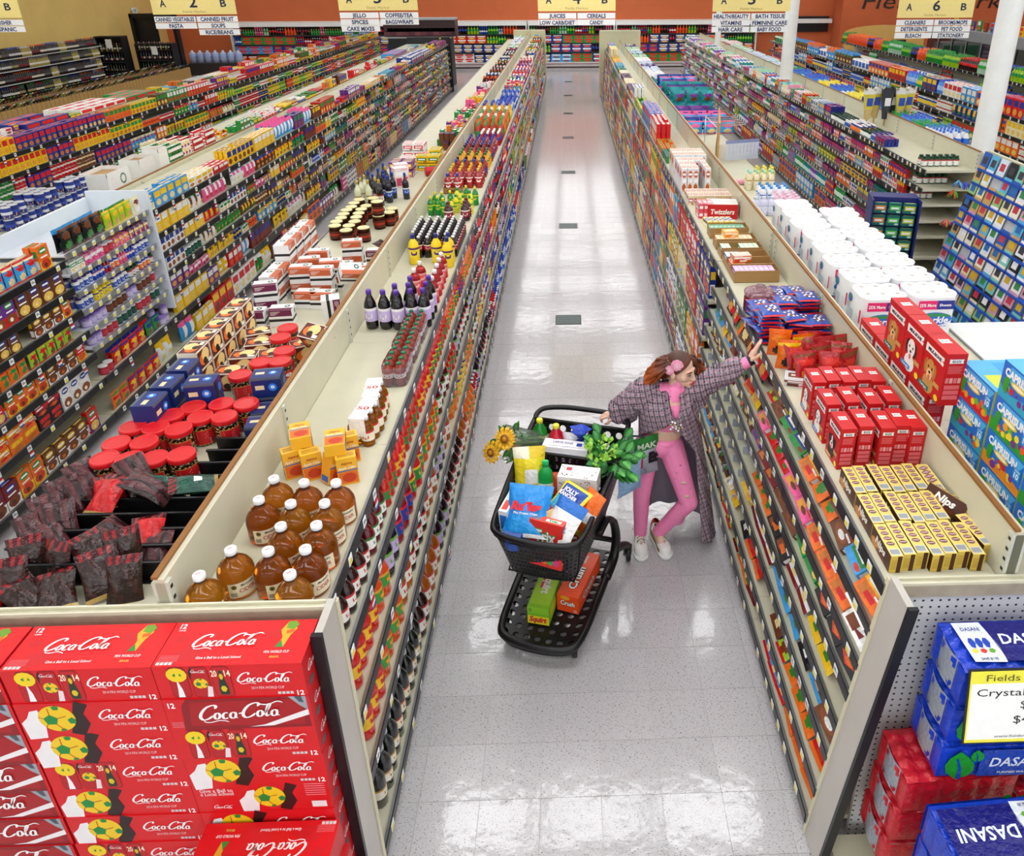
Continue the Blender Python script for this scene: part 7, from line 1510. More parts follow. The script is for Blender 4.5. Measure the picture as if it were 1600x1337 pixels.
pet = leaf_geo(.052, .02, '#f4b414', '#f8c830').mesh('petal')
for hx, hy, hz in heads[:2]:
    d_ = FI @ Vector((-.55+hx*3, -.75, .45)).normalized(); M = Matrix.Translation((hx*1.7, hy*1.7, hz)) @ d_.to_track_quat('Z', 'Y').to_matrix().to_4x4()
    hd = G(); hd.ball((0, 0, 0), (.032, .032, .012), '#8c5410', 'leaf', 14, 6); hd.ball((0, 0, .008), (.016, .016, .008), '#c88c1c', 'leaf', 10, 5); ho = obj('flower_head', hd, t, M=M)
    for k in range(22): obj('petal', pet, ho, M=Matrix.Rotation(2*PI*k/22, 4, 'Z') @ TR(0, .026, .002*(k % 2), 0, .25*(k % 2)-.1))
lm = leaf_geo(.10, .05, '#2c7c2c', '#4c9c44').mesh('leaf')
for i in range(22): a = r.uniform(0, 6.28); obj('leaf', lm, t, M=TR(.05*math.cos(a), .05*math.sin(a), r.uniform(.02, .22), a-PI/2, r.uniform(.2, 1.1)))
wr = G(); wr.grid(lambda u, v: ((.03+.085*v)*math.cos(2*PI*u)*(1+.12*math.sin(7*2*PI*u)), (.03+.085*v)*math.sin(2*PI*u)*(1+.12*math.sin(5*2*PI*u)), -.14+.36*v), 26, 6, lambda u, v: '#dfe8dc' if (int(u*13) % 3) else '#8c3c5c' if int(u*13) == 6 else '#c4d8c0', 'clear', True, True); obj('cellophane', wr, t)
# drink crates on the lower tray
def crate(nm, dim, base, word, c2, cw, lab, M, extra):
    g = boxdim(base, dim); w_, d_, h = dim
    extra(g, dim)
    spawn(D('soda_carton', 'carton', '', [('soda_carton', g)], None, dim), M, lab)
def sq(g, dim):
    w_, d_, h = dim
    patch(g, 'F', dim, 0, .0, 1, .55, '#e8dc24'); patch(g, 'F', dim, .0, .5, 1, .62, '#6cbc2c', e=.001); put_text(g, 'Squirt', (0, -d_/2-.0016, h*.30), w_*.8, .04, RX, UP, '#d02030', shear=.2, bold=.05); put_text(g, '12', (-w_*.36, -d_/2-.0016, h*.82), .018, .022, RX, UP, '#1c5c20')
    patch(g, 'T', dim, .05, .1, .95, .9, '#a8d434'); patch(g, 'T', dim, .25, .55, .6, .98, '#c01c28', e=.001); put_text(g, 'Squirt', (.01, .05, h+.0016), .16, .05, (0, -1, 0), (1, 0, 0), '#f4f0e0', bold=.05); patch(g, 'R', dim, .1, .2, .9, .8, '#c8dc30')
crate('s', (.135, .30, .13), '#8cc82c', 'Squirt', 0, 0, 'lime green and yellow soda carton on the lower tray', CM @ TR(-.03, .27, .172, .03), sq)
def cru(g, dim):
    w_, d_, h = dim
    put_text(g, 'Crush', (0, -d_/2-.0012, h*.55), w_*.66, .034, RX, UP, '#1c1008', bold=.09); put_text(g, 'Crush', (0, -d_/2-.0016, h*.55), w_*.66, .034, RX, UP, '#f8f4ee', bold=.03); patch(g, 'F', dim, .15, .72, .6, .98, '#f0a02c', 'o'); put_text(g, '12', (w_*.36, -d_/2-.0016, .02), .018, .018, RX, UP, '#ffffff')
    put_text(g, 'Crush', (0, -.04, h+.0010), .20, .05, (0, 1, 0), (-1, 0, 0), '#1c1008', bold=.09); put_text(g, 'Crush', (0, -.04, h+.0014), .20, .05, (0, 1, 0), (-1, 0, 0), '#f8f4ee', bold=.03); put_text(g, 'ORANGE', (0, .13, h+.0014), .08, .02, (0, 1, 0), (-1, 0, 0), '#f8f0e4'); put_text(g, 'Crush', (w_/2+.0012, -.02, h*.5), .2, .045, (0, 1, 0), UP, '#1c1008', bold=.09); put_text(g, 'Crush', (w_/2+.0016, -.02, h*.5), .2, .045, (0, 1, 0), UP, '#f8f4ee', bold=.03)
crate('c', (.14, .41, .13), '#f0501c', 'Crush', 0, 0, 'orange soda carton on the lower tray', CM @ TR(.14, .46, .172, -.09), cru)

# ------------------------------------------------------------------ the person leaning on the candy shelf
def capsule(g, a, b, ra, rb, n=14, col='#e8b898', m='paint'):
    a, b = Vector(a), Vector(b); L = (b-a).length; q = (b-a).to_track_quat('Z', 'Y').to_matrix().to_4x4(); t = G()
    pr = [(ra*math.sin(k*PI/8)+1e-4, -ra*math.cos(k*PI/8), col) for k in range(5)]+[(rb*math.cos(k*PI/8)+1e-4, L+rb*math.sin(k*PI/8), col) for k in range(5)]
    t.lathe(pr, n, m); g.add(t, Matrix.Translation(a) @ q)
def chain(g, pts, rs, **k):
    for (a, b), (ra, rb) in zip(zip(pts, pts[1:]), zip(rs, rs[1:])): capsule(g, a, b, ra, rb, **k)
def ell_at(g, c, r, M3=None, n=18, k=12):
    t = G(); t.ball((0, 0, 0), r, '#e8b898', 'paint', n, k); g.add(t, Matrix.Translation(c) @ (M3 or Matrix.Identity(4)))
def remesh(name, g, mat, parent, voxel, smooth=4, extra_mats=()):
    me = bpy.data.meshes.new(name); me.from_pydata(g.V, [], g.F); me.update(); me.materials.append(mat)
    for m in extra_mats: me.materials.append(m)
    o = bpy.data.objects.new(name, me); COL.objects.link(o)
    md = o.modifiers.new('r', 'REMESH'); md.mode = 'VOXEL'; md.voxel_size = voxel; md.use_smooth_shade = True
    sm = o.modifiers.new('s', 'SMOOTH'); sm.iterations = smooth; sm.factor = .5
    dg = bpy.context.evaluated_depsgraph_get(); ev = o.evaluated_get(dg); m2 = bpy.data.meshes.new_from_object(ev, depsgraph=dg)
    for p in m2.polygons: p.use_smooth = True
    o.modifiers.clear(); o.data = m2; bpy.data.meshes.remove(me); o.name = name
    if not m2.materials: m2.materials.append(mat)
    o.parent = parent
    return o
def skin_m(nt, b):
    b.inputs['Base Color'].default_value = lin('#e9bfa6')+(1,); b.inputs['Roughness'].default_value = .45; b.inputs['Subsurface Weight'].default_value = .12; b.inputs['Subsurface Radius'].default_value = (.012, .005, .003)
proc_mat('skin', skin_m)
def knit(c):
    def f(nt, b):
        tc = node(nt, 'ShaderNodeTexCoord'); n = node(nt, 'ShaderNodeTexNoise'); n.inputs['Scale'].default_value = 60; n.inputs['Detail'].default_value = 4; nt.links.new(tc.outputs['Object'], n.inputs[0])
        mr = node(nt, 'ShaderNodeMapRange'); mr.inputs['To Min'].default_value = .88; mr.inputs['To Max'].default_value = 1.1; nt.links.new(n.outputs['Fac'], mr.inputs[0]); v = node(nt, 'ShaderNodeVectorMath', operation='SCALE'); v.inputs[0].default_value = lin(c); nt.links.new(mr.outputs[0], v.inputs['Scale']); nt.links.new(v.outputs[0], b.inputs['Base Color'])
        b.inputs['Roughness'].default_value = .75; bp = node(nt, 'ShaderNodeBump'); bp.inputs['Strength'].default_value = .25; bp.inputs['Distance'].default_value = .01; nt.links.new(n.outputs['Fac'], bp.inputs['Height']); nt.links.new(bp.outputs[0], b.inputs['Normal'])
    return f
proc_mat('pink_knit', knit('#ff8fc0')); proc_mat('lining', knit('#8c8494'))
def tweed(nt, b):
    tc = node(nt, 'ShaderNodeTexCoord'); mp = node(nt, 'ShaderNodeMapping'); mp.inputs['Rotation'].default_value = (.1, .25, .2); nt.links.new(tc.outputs['Object'], mp.inputs[0])
    def stripes(direction, sc, dist):
        w_ = node(nt, 'ShaderNodeTexWave', bands_direction=direction); w_.inputs['Scale'].default_value = sc; w_.inputs['Distortion'].default_value = dist; w_.inputs['Detail'].default_value = 3; w_.inputs['Detail Scale'].default_value = 4; nt.links.new(mp.outputs[0], w_.inputs[0]); return w_
    nz = node(nt, 'ShaderNodeTexNoise'); nz.inputs['Scale'].default_value = 85; nz.inputs['Detail'].default_value = 3; nt.links.new(mp.outputs[0], nz.inputs[0])
    rp = node(nt, 'ShaderNodeValToRGB'); cr = rp.color_ramp; cr.interpolation = 'CONSTANT'
    cols = [(0, '#2c2830'), (.34, '#6c6470'), (.41, '#948490'), (.46, '#7c7484'), (.50, '#c88c9c'), (.54, '#5c6c74'), (.58, '#b4a4b0'), (.63, '#4c8474'), (.67, '#c8584c'), (.72, '#e0d4d8')]
    cr.elements[0].color = lin(cols[0][1])+(1,); cr.elements[1].position = cols[1][0]; cr.elements[1].color = lin(cols[1][1])+(1,)
    for p_, c in cols[2:]: e = cr.elements.new(p_); e.color = lin(c)+(1,)
    nt.links.new(nz.outputs['Fac'], rp.inputs[0])
    last = rp.outputs[0]
    for d_, sc, th, c, am in (('X', 9, .80, '#1c1a22', .75), ('Z', 8, .80, '#1c1a22', .75), ('X', 17, .86, '#d8c8cc', .4), ('Z', 15, .87, '#4c7c8c', .5), ('Z', 21, .88, '#e090a4', .4)):
        w_ = stripes(d_, sc, 1.2); gt = node(nt, 'ShaderNodeMath', operation='GREATER_THAN'); gt.inputs[1].default_value = th; nt.links.new(w_.outputs['Fac'], gt.inputs[0]); ml = node(nt, 'ShaderNodeMath', operation='MULTIPLY'); ml.inputs[1].default_value = am; nt.links.new(gt.outputs[0], ml.inputs[0])
        mx_ = node(nt, 'ShaderNodeMix', data_type='RGBA'); nt.links.new(ml.outputs[0], mx_.inputs[0]); nt.links.new(last, mx_.inputs[6]); mx_.inputs[7].default_value = lin(c)+(1,); last = mx_.outputs[2]
    nt.links.new(last, b.inputs['Base Color']); b.inputs['Roughness'].default_value = .9
    bp = node(nt, 'ShaderNodeBump'); bp.inputs['Strength'].default_value = .5; bp.inputs['Distance'].default_value = .01; nt.links.new(nz.outputs['Fac'], bp.inputs['Height']); nt.links.new(bp.outputs[0], b.inputs['Normal'])
proc_mat('tweed', tweed)
per = thing('person', 'person in pink with long tweed coat, reaching to the candy shelf beside the cart', 'person', (1.70, 1.50, 0))
PO = Vector((1.70, 1.50, 0))
def L_(*p): return Vector(p)-PO
# joints (world), then shifted to the person's origin
neck, chest, waist, pelv = L_(1.815, 1.535, 1.285), L_(1.785, 1.525, 1.13), L_(1.765, 1.53, .985), L_(1.725, 1.54, .875)
shL, shR = L_(1.635, 1.575, 1.255), L_(1.935, 1.535, 1.295)
elL, wrL = L_(1.475, 1.62, 1.085), L_(1.432, 1.585, 1.08)
elR, wrR = L_(2.115, 1.52, 1.40), L_(2.295, 1.515, 1.505)
hpL, hpR = L_(1.648, 1.545, .855), L_(1.803, 1.53, .865)
knL, anL = L_(1.612, 1.49, .485), L_(1.615, 1.54, .10)
knR, anR = L_(1.935, 1.43, .455), L_(1.748, 1.515, .125)
HC = L_(1.845, 1.515, 1.445)
HM = Matrix.Translation(HC) @ Matrix.Rotation(R(50), 4, 'Z') @ Matrix.Rotation(R(-6), 4, 'Y') @ Matrix.Rotation(R(6), 4, 'X')
def Hp(x, y, z): return HM @ Vector((x, y, z))
body = G(); H3 = HM.to_3x3().to_4x4()
# head: skull, face, jaw, nose, ears (front is -y in head space)
def he(x, y, z, rx, ry, rz): ell_at(body, Hp(x, y, z), (rx, ry, rz), H3)
he(0, .012, .045, .074, .090, .078); he(0, -.018, -.005, .062, .072, .085); he(0, -.040, -.070, .042, .042, .036); he(0, -.072, -.092, .020, .018, .016)
he(.040, -.045, -.018, .024, .03, .028); he(-.040, -.045, -.018, .024, .03, .028); he(0, -.078, .030, .045, .015, .012)
body_n = [(0, -.090, .018), (0, -.100, -.008), (0, -.108, -.026)]; chain(body, [Hp(*q) for q in body_n], [.008, .0095, .011], n=10); he(.010, -.098, -.030, .008, .008, .007); he(-.010, -.098, -.030, .008, .008, .007)
he(0, -.090, -.054, .021, .010, .0065); he(0, -.088, -.066, .018, .011, .0075)
he(.074, .012, -.012, .010, .020, .032); he(-.074, .012, -.012, .010, .020, .032)
capsule(body, Hp(0, .025, -.06), neck, .046, .050)
# torso and limbs
capsule(body, neck, chest, .06, .10); ell_at(body, chest+Vector((0, .0, .03)), (.145, .095, .13)); ell_at(body, chest+Vector((-.055, -.075, .02)), (.055, .045, .055)); ell_at(body, chest+Vector((.06, -.075, .025)), (.055, .045, .055))
ell_at(body, waist, (.118, .085, .11)); ell_at(body, (chest+waist)/2, (.12, .088, .1)); ell_at(body, pelv, (.150, .105, .10)); ell_at(body, pelv+Vector((0, .05, -.03)), (.125, .08, .09))
chain(body, [neck, shL, elL, wrL], [.05, .052, .040, .028]); chain(body, [neck, shR, elR, wrR], [.05, .052, .040, .027])
chain(body, [hpL, knL, anL], [.085, .054, .038]); chain(body, [hpR, knR, anR], [.087, .056, .038]); ell_at(body, (knL*.6+anL*.4)+Vector((0, .02, 0)), (.05, .052, .10)); ell_at(body, knR*.6+anR*.4+Vector((.01, .02, -.02)), (.05, .052, .08))
capsule(body, anL, anL+Vector((0, -.10, -.06)), .036, .028); capsule(body, anR, anR+Vector((.02, -.08, -.075)), .036, .028)
# hands: palm, four unequal bent fingers, thumb from the palm's side
def hand(wr, d, side, nrm, curl, sc=1.):
    d = d.normalized(); side = (side-d*side.dot(d)).normalized(); nrm = d.cross(side).normalized()*(1 if d.cross(side).dot(nrm) > 0 else -1)
    P = lambda a, b, c: wr+(d*a+side*b+nrm*c)*sc
    chain(body, [wr, P(.03, 0, 0), P(.06, .0, 0)], [.024, .026, .024], n=10)
    for b in (-.026, -.009, .009, .026): chain(body, [P(.015, b*.6, 0), P(.085, b, 0)], [.013, .011], n=8)
    for b, L, q in ((.028, .062, 0), (.0095, .074, 1), (-.0095, .070, 2), (-.028, .054, 3)):
        a0 = P(.086, b, 0); pts = [a0]; ang = curl*.5; 
        for seg in (.45, .32, .25):
            pts.append(pts[-1]+(d*math.cos(ang)+nrm*math.sin(ang)+side*b*3.0*(.4 if curl < .6 else 0))*L*seg*sc); ang += curl
        chain(body, pts, [.0098, .0088, .0080, .0066], n=8)
    th = [P(.02, .030, .004), P(.045, .048, .014), P(.068, .058, .020+.02*curl), P(.088, .060-.02*curl, .024+.03*curl)]; chain(body, th, [.014, .0115, .0098, .0078], n=8)
hand(wrR, Vector((.35, .0, 1)), Vector((-.25, -1, 0)), Vector((1, 0, 0)), .10)
hand(wrL, Vector((-.08, .02, -.02)), Vector((0, 0, -.3))+Vector((-.3, -1, .0)), Vector((0, 0, -1)), .75, .9)
bo = remesh('body', body, MATS['skin'], per, .0045, 5)
# face features
fe = G(); 
def fel(c, r, col, m='plastic', n=10, k=6):
    t = G(); t.ball((0, 0, 0), r, col, m, n, k); fe.add(t, Matrix.Translation(Hp(*c)) @ H3)
for s in (-1, 1):
    fel((s*.031, -.0835, .010), (.0140, .0075, .0072), '#f2efec'); fel((s*.0305, -.0905, .010), (.0058, .002, .0060), '#5c6c4c'); fel((s*.0305, -.0918, .010), (.0028, .0014, .0030), '#0c0a0a')
    fe.tube([Hp(s*x, y, z) for x, y, z in ((.016, -.0885, .0125), (.024, -.0915, .0182), (.032, -.0912, .0190), (.041, -.0865, .0160), (.049, -.080, .0135))], [.0016, .0026, .003, .003, .0014], '#17100e', 'plastic', 6)
    fe.tube([Hp(s*x, y, z) for x, y, z in ((.018, -.0880, .004), (.030, -.0905, .0022), (.042, -.0855, .0055))], .0011, '#4c342c', 'plastic', 5)
    fel((s*.031, -.0862, .0215), (.017, .006, .005), '#b08c80')
obj('eyes', fe, per)
fe = G()
for s in (-1, 1): fe.tube([Hp(s*x, y, z) for x, y, z in ((.012, -.0925, .031), (.024, -.0935, .0365), (.038, -.0885, .0375), (.052, -.078, .0315))], [.0022, .0038, .0034, .0014], '#4c2c1c', 'cloth', 6)
obj('eyebrows', fe, per)
fe = G(); fe.tube([Hp(x, y, z) for x, y, z in ((-.023, -.0925, -.0600), (-.012, -.1015, -.0545), (-.004, -.1035, -.0530), (0, -.103, -.0542), (.004, -.1035, -.0530), (.012, -.1015, -.0545), (.023, -.0925, -.0600))], [.001, .0042, .0050, .0046, .0050, .0042, .001], '#c8384c', 'plastic', 8); fe.tube([Hp(x, y, z) for x, y, z in ((-.022, -.0925, -.0605), (-.011, -.1005, -.0660), (0, -.1020, -.0675), (.011, -.1005, -.0660), (.022, -.0925, -.0605))], [.001, .0048, .0058, .0048, .001], '#d04458', 'plastic', 8); obj('lips', fe, per)
# pink turtleneck top, cuff and leggings
top = G(); capsule(top, Hp(0, .01, -.10), neck+Vector((0, 0, -.02)), .054, .062); capsule(top, neck, chest, .07, .106); ell_at(top, chest+Vector((0, .0, .02)), (.152, .102, .125)); ell_at(top, chest+Vector((-.055, -.078, .02)), (.058, .048, .058)); ell_at(top, chest+Vector((.06, -.078, .025)), (.058, .048, .058)); chain(top, [neck, shL, elL], [.056, .060, .05]); chain(top, [neck, shR, elR], [.056, .060, .05]); ell_at(top, (chest*.6+waist*.4)+Vector((0, 0, -.02)), (.127, .095, .072))
remesh('turtleneck_top', top, MATS['pink_knit'], per, .006, 4)
cf = G(); d_ = (wrR-elR).normalized(); capsule(cf, wrR-d_*.075, wrR-d_*.022, .042, .038); remesh('pink_cuff', cf, MATS['pink_knit'], per, .005, 2)
cf = G(); t_ = G(); t_.lathe([(.033, 0, '#15151a'), (.036, .004, '#15151a'), (.036, .034, '#1c1c22'), (.033, .038, '#1c1c22')], 16, 'plastic', cap0=False, cap1=False); t_.lathe([(.034, .040, '#e8e8ea'), (.039, .046, '#f4f4f4'), (.034, .052, '#e8e8ea')], 16, 'metal', cap0=False, cap1=False)
for k in range(10): t_.ball((.040*math.cos(k*.628), .040*math.sin(k*.628), .046), .008, '#f0f0f2', 'glassy', 6, 4)
cf.add(t_, Matrix.Translation(wrR-d_*.018) @ d_.to_track_quat('Z', 'Y').to_matrix().to_4x4()); obj('bracelet', cf, per)
lg = G(); ell_at(lg, waist+Vector((-.015, 0, -.075)), (.130, .098, .05)); ell_at(lg, pelv, (.157, .113, .098)); ell_at(lg, pelv+Vector((0, .05, -.03)), (.132, .087, .09)); chain(lg, [hpL, knL, anL+Vector((0, 0, .0))], [.092, .061, .046]); chain(lg, [hpR, knR, anR+Vector((0, 0, .01))], [.094, .063, .046]); ell_at(lg, (knL*.6+anL*.4)+Vector((0, .02, 0)), (.056, .058, .10)); ell_at(lg, knR*.6+anR*.4+Vector((.01, .02, -.02)), (.056, .058, .08))
remesh('leggings', lg, MATS['pink_knit'], per, .006, 4)
rp = G()
def on_leg(a, b, t, ang, ra, rb, sz, col='#d8a898'):
    p = a.lerp(b, t); ax = (b-a).normalized(); s = ax.cross(Vector((0, 1, 0))).normalized(); fr = s.cross(ax).normalized()
    if fr.y > 0: fr = -fr
    n = fr*math.cos(ang)+s*math.sin(ang); r = ra+(rb-ra)*t; q = n.to_track_quat('Z', 'Y').to_matrix().to_4x4(); e = G(); e.ball((0, 0, 0), (sz[0], sz[1], .006), col, 'paint', 12, 6); rp.add(e, Matrix.Translation(p+n*(r-.003)) @ q)
for a, b, t, an, ra, rb, sz, c in ((hpR, knR, .60, .15, .094, .063, (.022, .014), '#d9aca0'), (hpR, knR, .83, .0, .094, .063, (.024, .013), '#d9aca0'), (hpR, knR, .40, -.2, .094, .063, (.008, .005), '#c49088'), (hpR, knR, .50, -.5, .094, .063, (.007, .004), '#c49088'), (hpR, knR, .72, .6, .094, .063, (.009, .006), '#c49088'), (hpR, knR, .30, .3, .094, .063, (.007, .004), '#7c3a4c'), (knR, anR, .25, .3, .063, .046, (.008, .006), '#c49088'), (hpL, knL, .12, -.5, .092, .061, (.007, .005), '#3c2430'), (hpL, knL, .16, .3, .092, .061, (.007, .005), '#3c2430'), (hpL, knL, .35, .2, .092, .061, (.006, .004), '#7c3a4c'), (knL, anL, .3, .2, .061, .046, (.007, .005), '#c49088')): on_leg(a, b, t, an, ra, rb, sz, c)
for p_, sz in ((chest+Vector((-.05, -.118, -.055)), (.02, .01)), (neck+Vector((-.035, -.062, -.012)), (.008, .004)), (neck+Vector((.03, -.065, -.02)), (.010, .004)), (neck+Vector((.0, -.075, -.055)), (.007, .004))):
    e = G(); e.ball((0, 0, 0), (sz[0], .008, sz[1]), '#c8948c' if sz[0] > .015 else '#4c2834', 'paint', 10, 6); rp.add(e, Matrix.Translation(p_))
obj('ripped_holes', rp, per)
# tweed coat: sleeves and yoke, then the long skirts
ct = G(); chain(ct, [neck+Vector((-.055, .03, -.03)), shL+Vector((-.015, 0, .0)), elL+Vector((.0, .01, .01)), elL.lerp(wrL, .62)+Vector((0, 0, -.01))], [.07, .096, .088, .072]); chain(ct, [neck+Vector((.05, .03, -.02)), shR+Vector((0, .0, -.01)), elR, elR.lerp(wrR, .50)], [.07, .090, .078, .066])
for c_, r_ in ((shL+Vector((-.03, 0, -.04)), (.095, .10, .11)), (elL+Vector((-.005, 0, .01)), (.095, .095, .085)), ((shL+elL)/2+Vector((-.03, 0, -.02)), (.095, .09, .10)), (shR+Vector((.03, .02, -.06)), (.085, .085, .10)), (elL+Vector((.03, 0, -.03)), (.08, .08, .07))): ell_at(ct, c_, r_)
so = remesh('coat_sleeves', ct, MATS['tweed'], per, .007, 3)
dm = bpy.data.textures.new('folds', 'CLOUDS'); dm.noise_scale = .055; dm.noise_depth = 2; ds = so.modifiers.new('d', 'DISPLACE'); ds.texture = dm; ds.strength = .035; ds.mid_level = .5; ds.texture_coords = 'LOCAL'
cb_ = G()
def coatP(u, v):
    z = 1.30-v*1.14
    k = max(0, (v-.20)/.80)
    cx = 1.785+.105*k; cy = 1.545+.05*k-.02*max(0, 1-v/.2)
    rx = .170+.03*min(1, v/.15)+.075*k; ry = .150+.02*min(1, v/.1)+.05*k
    o_ = 30*max(0, 1-v/.15); a0, a1 = R(-87+o_+46*min(1, max(0, (v-.16)/.22))-14*k), R(267-o_-62*min(1, max(0, (v-.16)/.12))-40*k)
    a = a0+(a1-a0)*u
    w_ = 1+.05*k*math.sin(9*a+2*v)+.02*math.sin(17*a)
    x = cx+rx*w_*math.cos(a); y = cy+ry*w_*math.sin(a); z2 = z-.14*k*k*max(0, math.cos(a))**2*(1 if a < 1.2 else .6)+.05*k*k*max(0, -math.cos(a))
    if v < .10: q = 1-v/.10; x = 1.80+(x-1.80)*(1-.45*q); y = 1.54+(y-1.54)*(1-.25*q); z2 += .012*q
    return Vector((x, y, max(.05, z2)))-PO
cb_.grid(coatP, 56, 44, '#888888', 'tweed', True)
me = cb_.mesh('coat_skirt'); me.materials.clear(); me.materials.append(MATS['lining']); me.materials.append(MATS['tweed']); co = obj('coat_skirt', me, per); sd_ = co.modifiers.new('t', 'SOLIDIFY'); sd_.thickness = .009; sd_.offset = 1; sd_.material_offset = 1; sd_.material_offset_rim = 1
lp_ = G()   # lapels
for s, pts in ((-1, [(-.055, .0, .02), (-.075, -.07, -.02), (-.065, -.125, -.09), (-.022, -.160, -.155)]), (1, [(.065, .0, .025), (.085, -.07, -.01), (.062, -.125, -.085), (.008, -.160, -.155)])):
    P_ = [neck+Vector(p) for p in pts]; lp_.tube(catmull(P_, 5), [.030]*5+[.034]*7+[.022]*4, '#888', 'tweed', 8, flat=.45)
obj('lapels', lp_, per)
br = G()
bc = Vector((1.806, 1.345, 1.125))-PO
for k in range(16): a = k*2.4; q = .007*math.sqrt(k); br.ball(tuple(bc+Vector((q*1.6*math.cos(a), -.004, q*1.6*math.sin(a)))), .0085, ['#e8e4dc', '#c8b890', '#f4f4f4', '#a8a098'][k % 4], 'metal' if k % 2 else 'glassy', 7, 5)
obj('brooch', br, per)
# shoulder-length auburn hair: scalp cap, then wavy locks
def hair_m(nt, b):
    at = node(nt, 'ShaderNodeAttribute', attribute_name='Col'); tc = node(nt, 'ShaderNodeTexCoord'); mp = node(nt, 'ShaderNodeMapping'); mp.inputs['Scale'].default_value = (260, 260, 25); nt.links.new(tc.outputs['Object'], mp.inputs[0]); n = node(nt, 'ShaderNodeTexNoise'); n.inputs['Scale'].default_value = 1; nt.links.new(mp.outputs[0], n.inputs[0]); mr = node(nt, 'ShaderNodeMapRange'); mr.inputs['To Min'].default_value = .45; mr.inputs['To Max'].default_value = 1.4; nt.links.new(n.outputs['Fac'], mr.inputs[0])
    v = node(nt, 'ShaderNodeVectorMath', operation='SCALE'); nt.links.new(at.outputs['Color'], v.inputs[0]); nt.links.new(mr.outputs[0], v.inputs['Scale']); nt.links.new(v.outputs[0], b.inputs['Base Color']); b.inputs['Roughness'].default_value = .38; bp = node(nt, 'ShaderNodeBump'); bp.inputs['Strength'].default_value = .5; bp.inputs['Distance'].default_value = .004; nt.links.new(n.outputs['Fac'], bp.inputs['Height']); nt.links.new(bp.outputs[0], b.inputs['Normal'])
proc_mat('hair', hair_m)
hr = G()
def capP(u, v):
    a = 2*PI*u; fr = max(0, -math.sin(a-.30)); lo = R(-28+64*fr**.8); el = PI/2-(PI/2-lo)*v
    return Hp(.081*math.cos(el)*math.cos(a), .014+.096*math.cos(el)*math.sin(a), .042+.090*math.sin(el))
hr.grid(capP, 36, 10, lambda u, v: '#4c2818' if v < .6 else '#643018', 'hair', True, True)
r = random.Random(8)
for i in range(110):
    d_ = -46+220*(i+r.random())/110; a = R(d_); L = r.uniform(.19, .265); ph = r.uniform(0, 6); sw = max(0, (d_-95)/80)
    pts = []
    for k in range(9):
        t = k/8; a2 = a-sw*R(42)*min(1, 1.6*t); ca, sa = math.cos(a2), math.sin(a2); q = .076+(.125+(.045 if d_ < 40 else .04 if d_ > 100 else 0))*t*(1.25-.5*t)+.016*math.sin(ph+9*t); z = .088-.01*sw-(L+.05)*t**1.05
        pts.append(Hp(ca*q*(.62+.38*min(1, 3*t+.2))*1.02+.015*math.sin(ph*2+9*t), .016+sa*(q+.014)*(.62+.38*min(1, 3*t+.2)), z))
    n0 = len(hr.F); hr.tube(pts, [.008, .014, .018, .020, .022, .022, .020, .015, .004], '#8c3c14', 'hair', 6, flat=.6)
    nf = len(hr.F)-n0
    for q in range(nf): hr.C[n0+q] = lin(['#4c2616', '#6a3014', '#8a3e14', '#a44c16', '#bc5818', '#c8621c', '#d06c26', '#d0702a'][min(7, (q*8)//max(1, nf))])
obj('hair', hr, per)
def rosette(c, sz, dirv):
    g = G(); q = Vector(dirv).normalized().to_track_quat('Z', 'Y').to_matrix().to_4x4(); t = G()
    for ring, (nn, rr, hh) in enumerate(((9, 1.0, .18), (8, .74, .32), (6, .50, .44), (4, .26, .52))):
        for k in range(nn):
            a = 2*PI*k/nn+ring*.4; t2 = G(); t2.grid(lambda u, v: ((u-.5)*1.1*math.sin(PI*(.15+.7*v))*sz*rr*.9, v*sz*rr*1.0, sz*(.10+hh*.5*math.sin(PI*v*.7)-.25*(v**2)*(1-ring*.2)+.10*abs(u-.5))), 4, 4, ['#f0a0bc', '#f4b0c8', '#f6bcd0', '#f8c8d8'][ring], 'cloth'); t.add(t2, Matrix.Rotation(a, 4, 'Z'))
    g.add(t, Matrix.Translation(c) @ q); return g
for c_, sz in ((Hp(-.070, -.012, .078), .040), (Hp(-.088, .030, .036), .036)): obj('hair_flower', rosette(c_, sz, HM.to_3x3() @ Vector((-1, -.45, .25))), per)
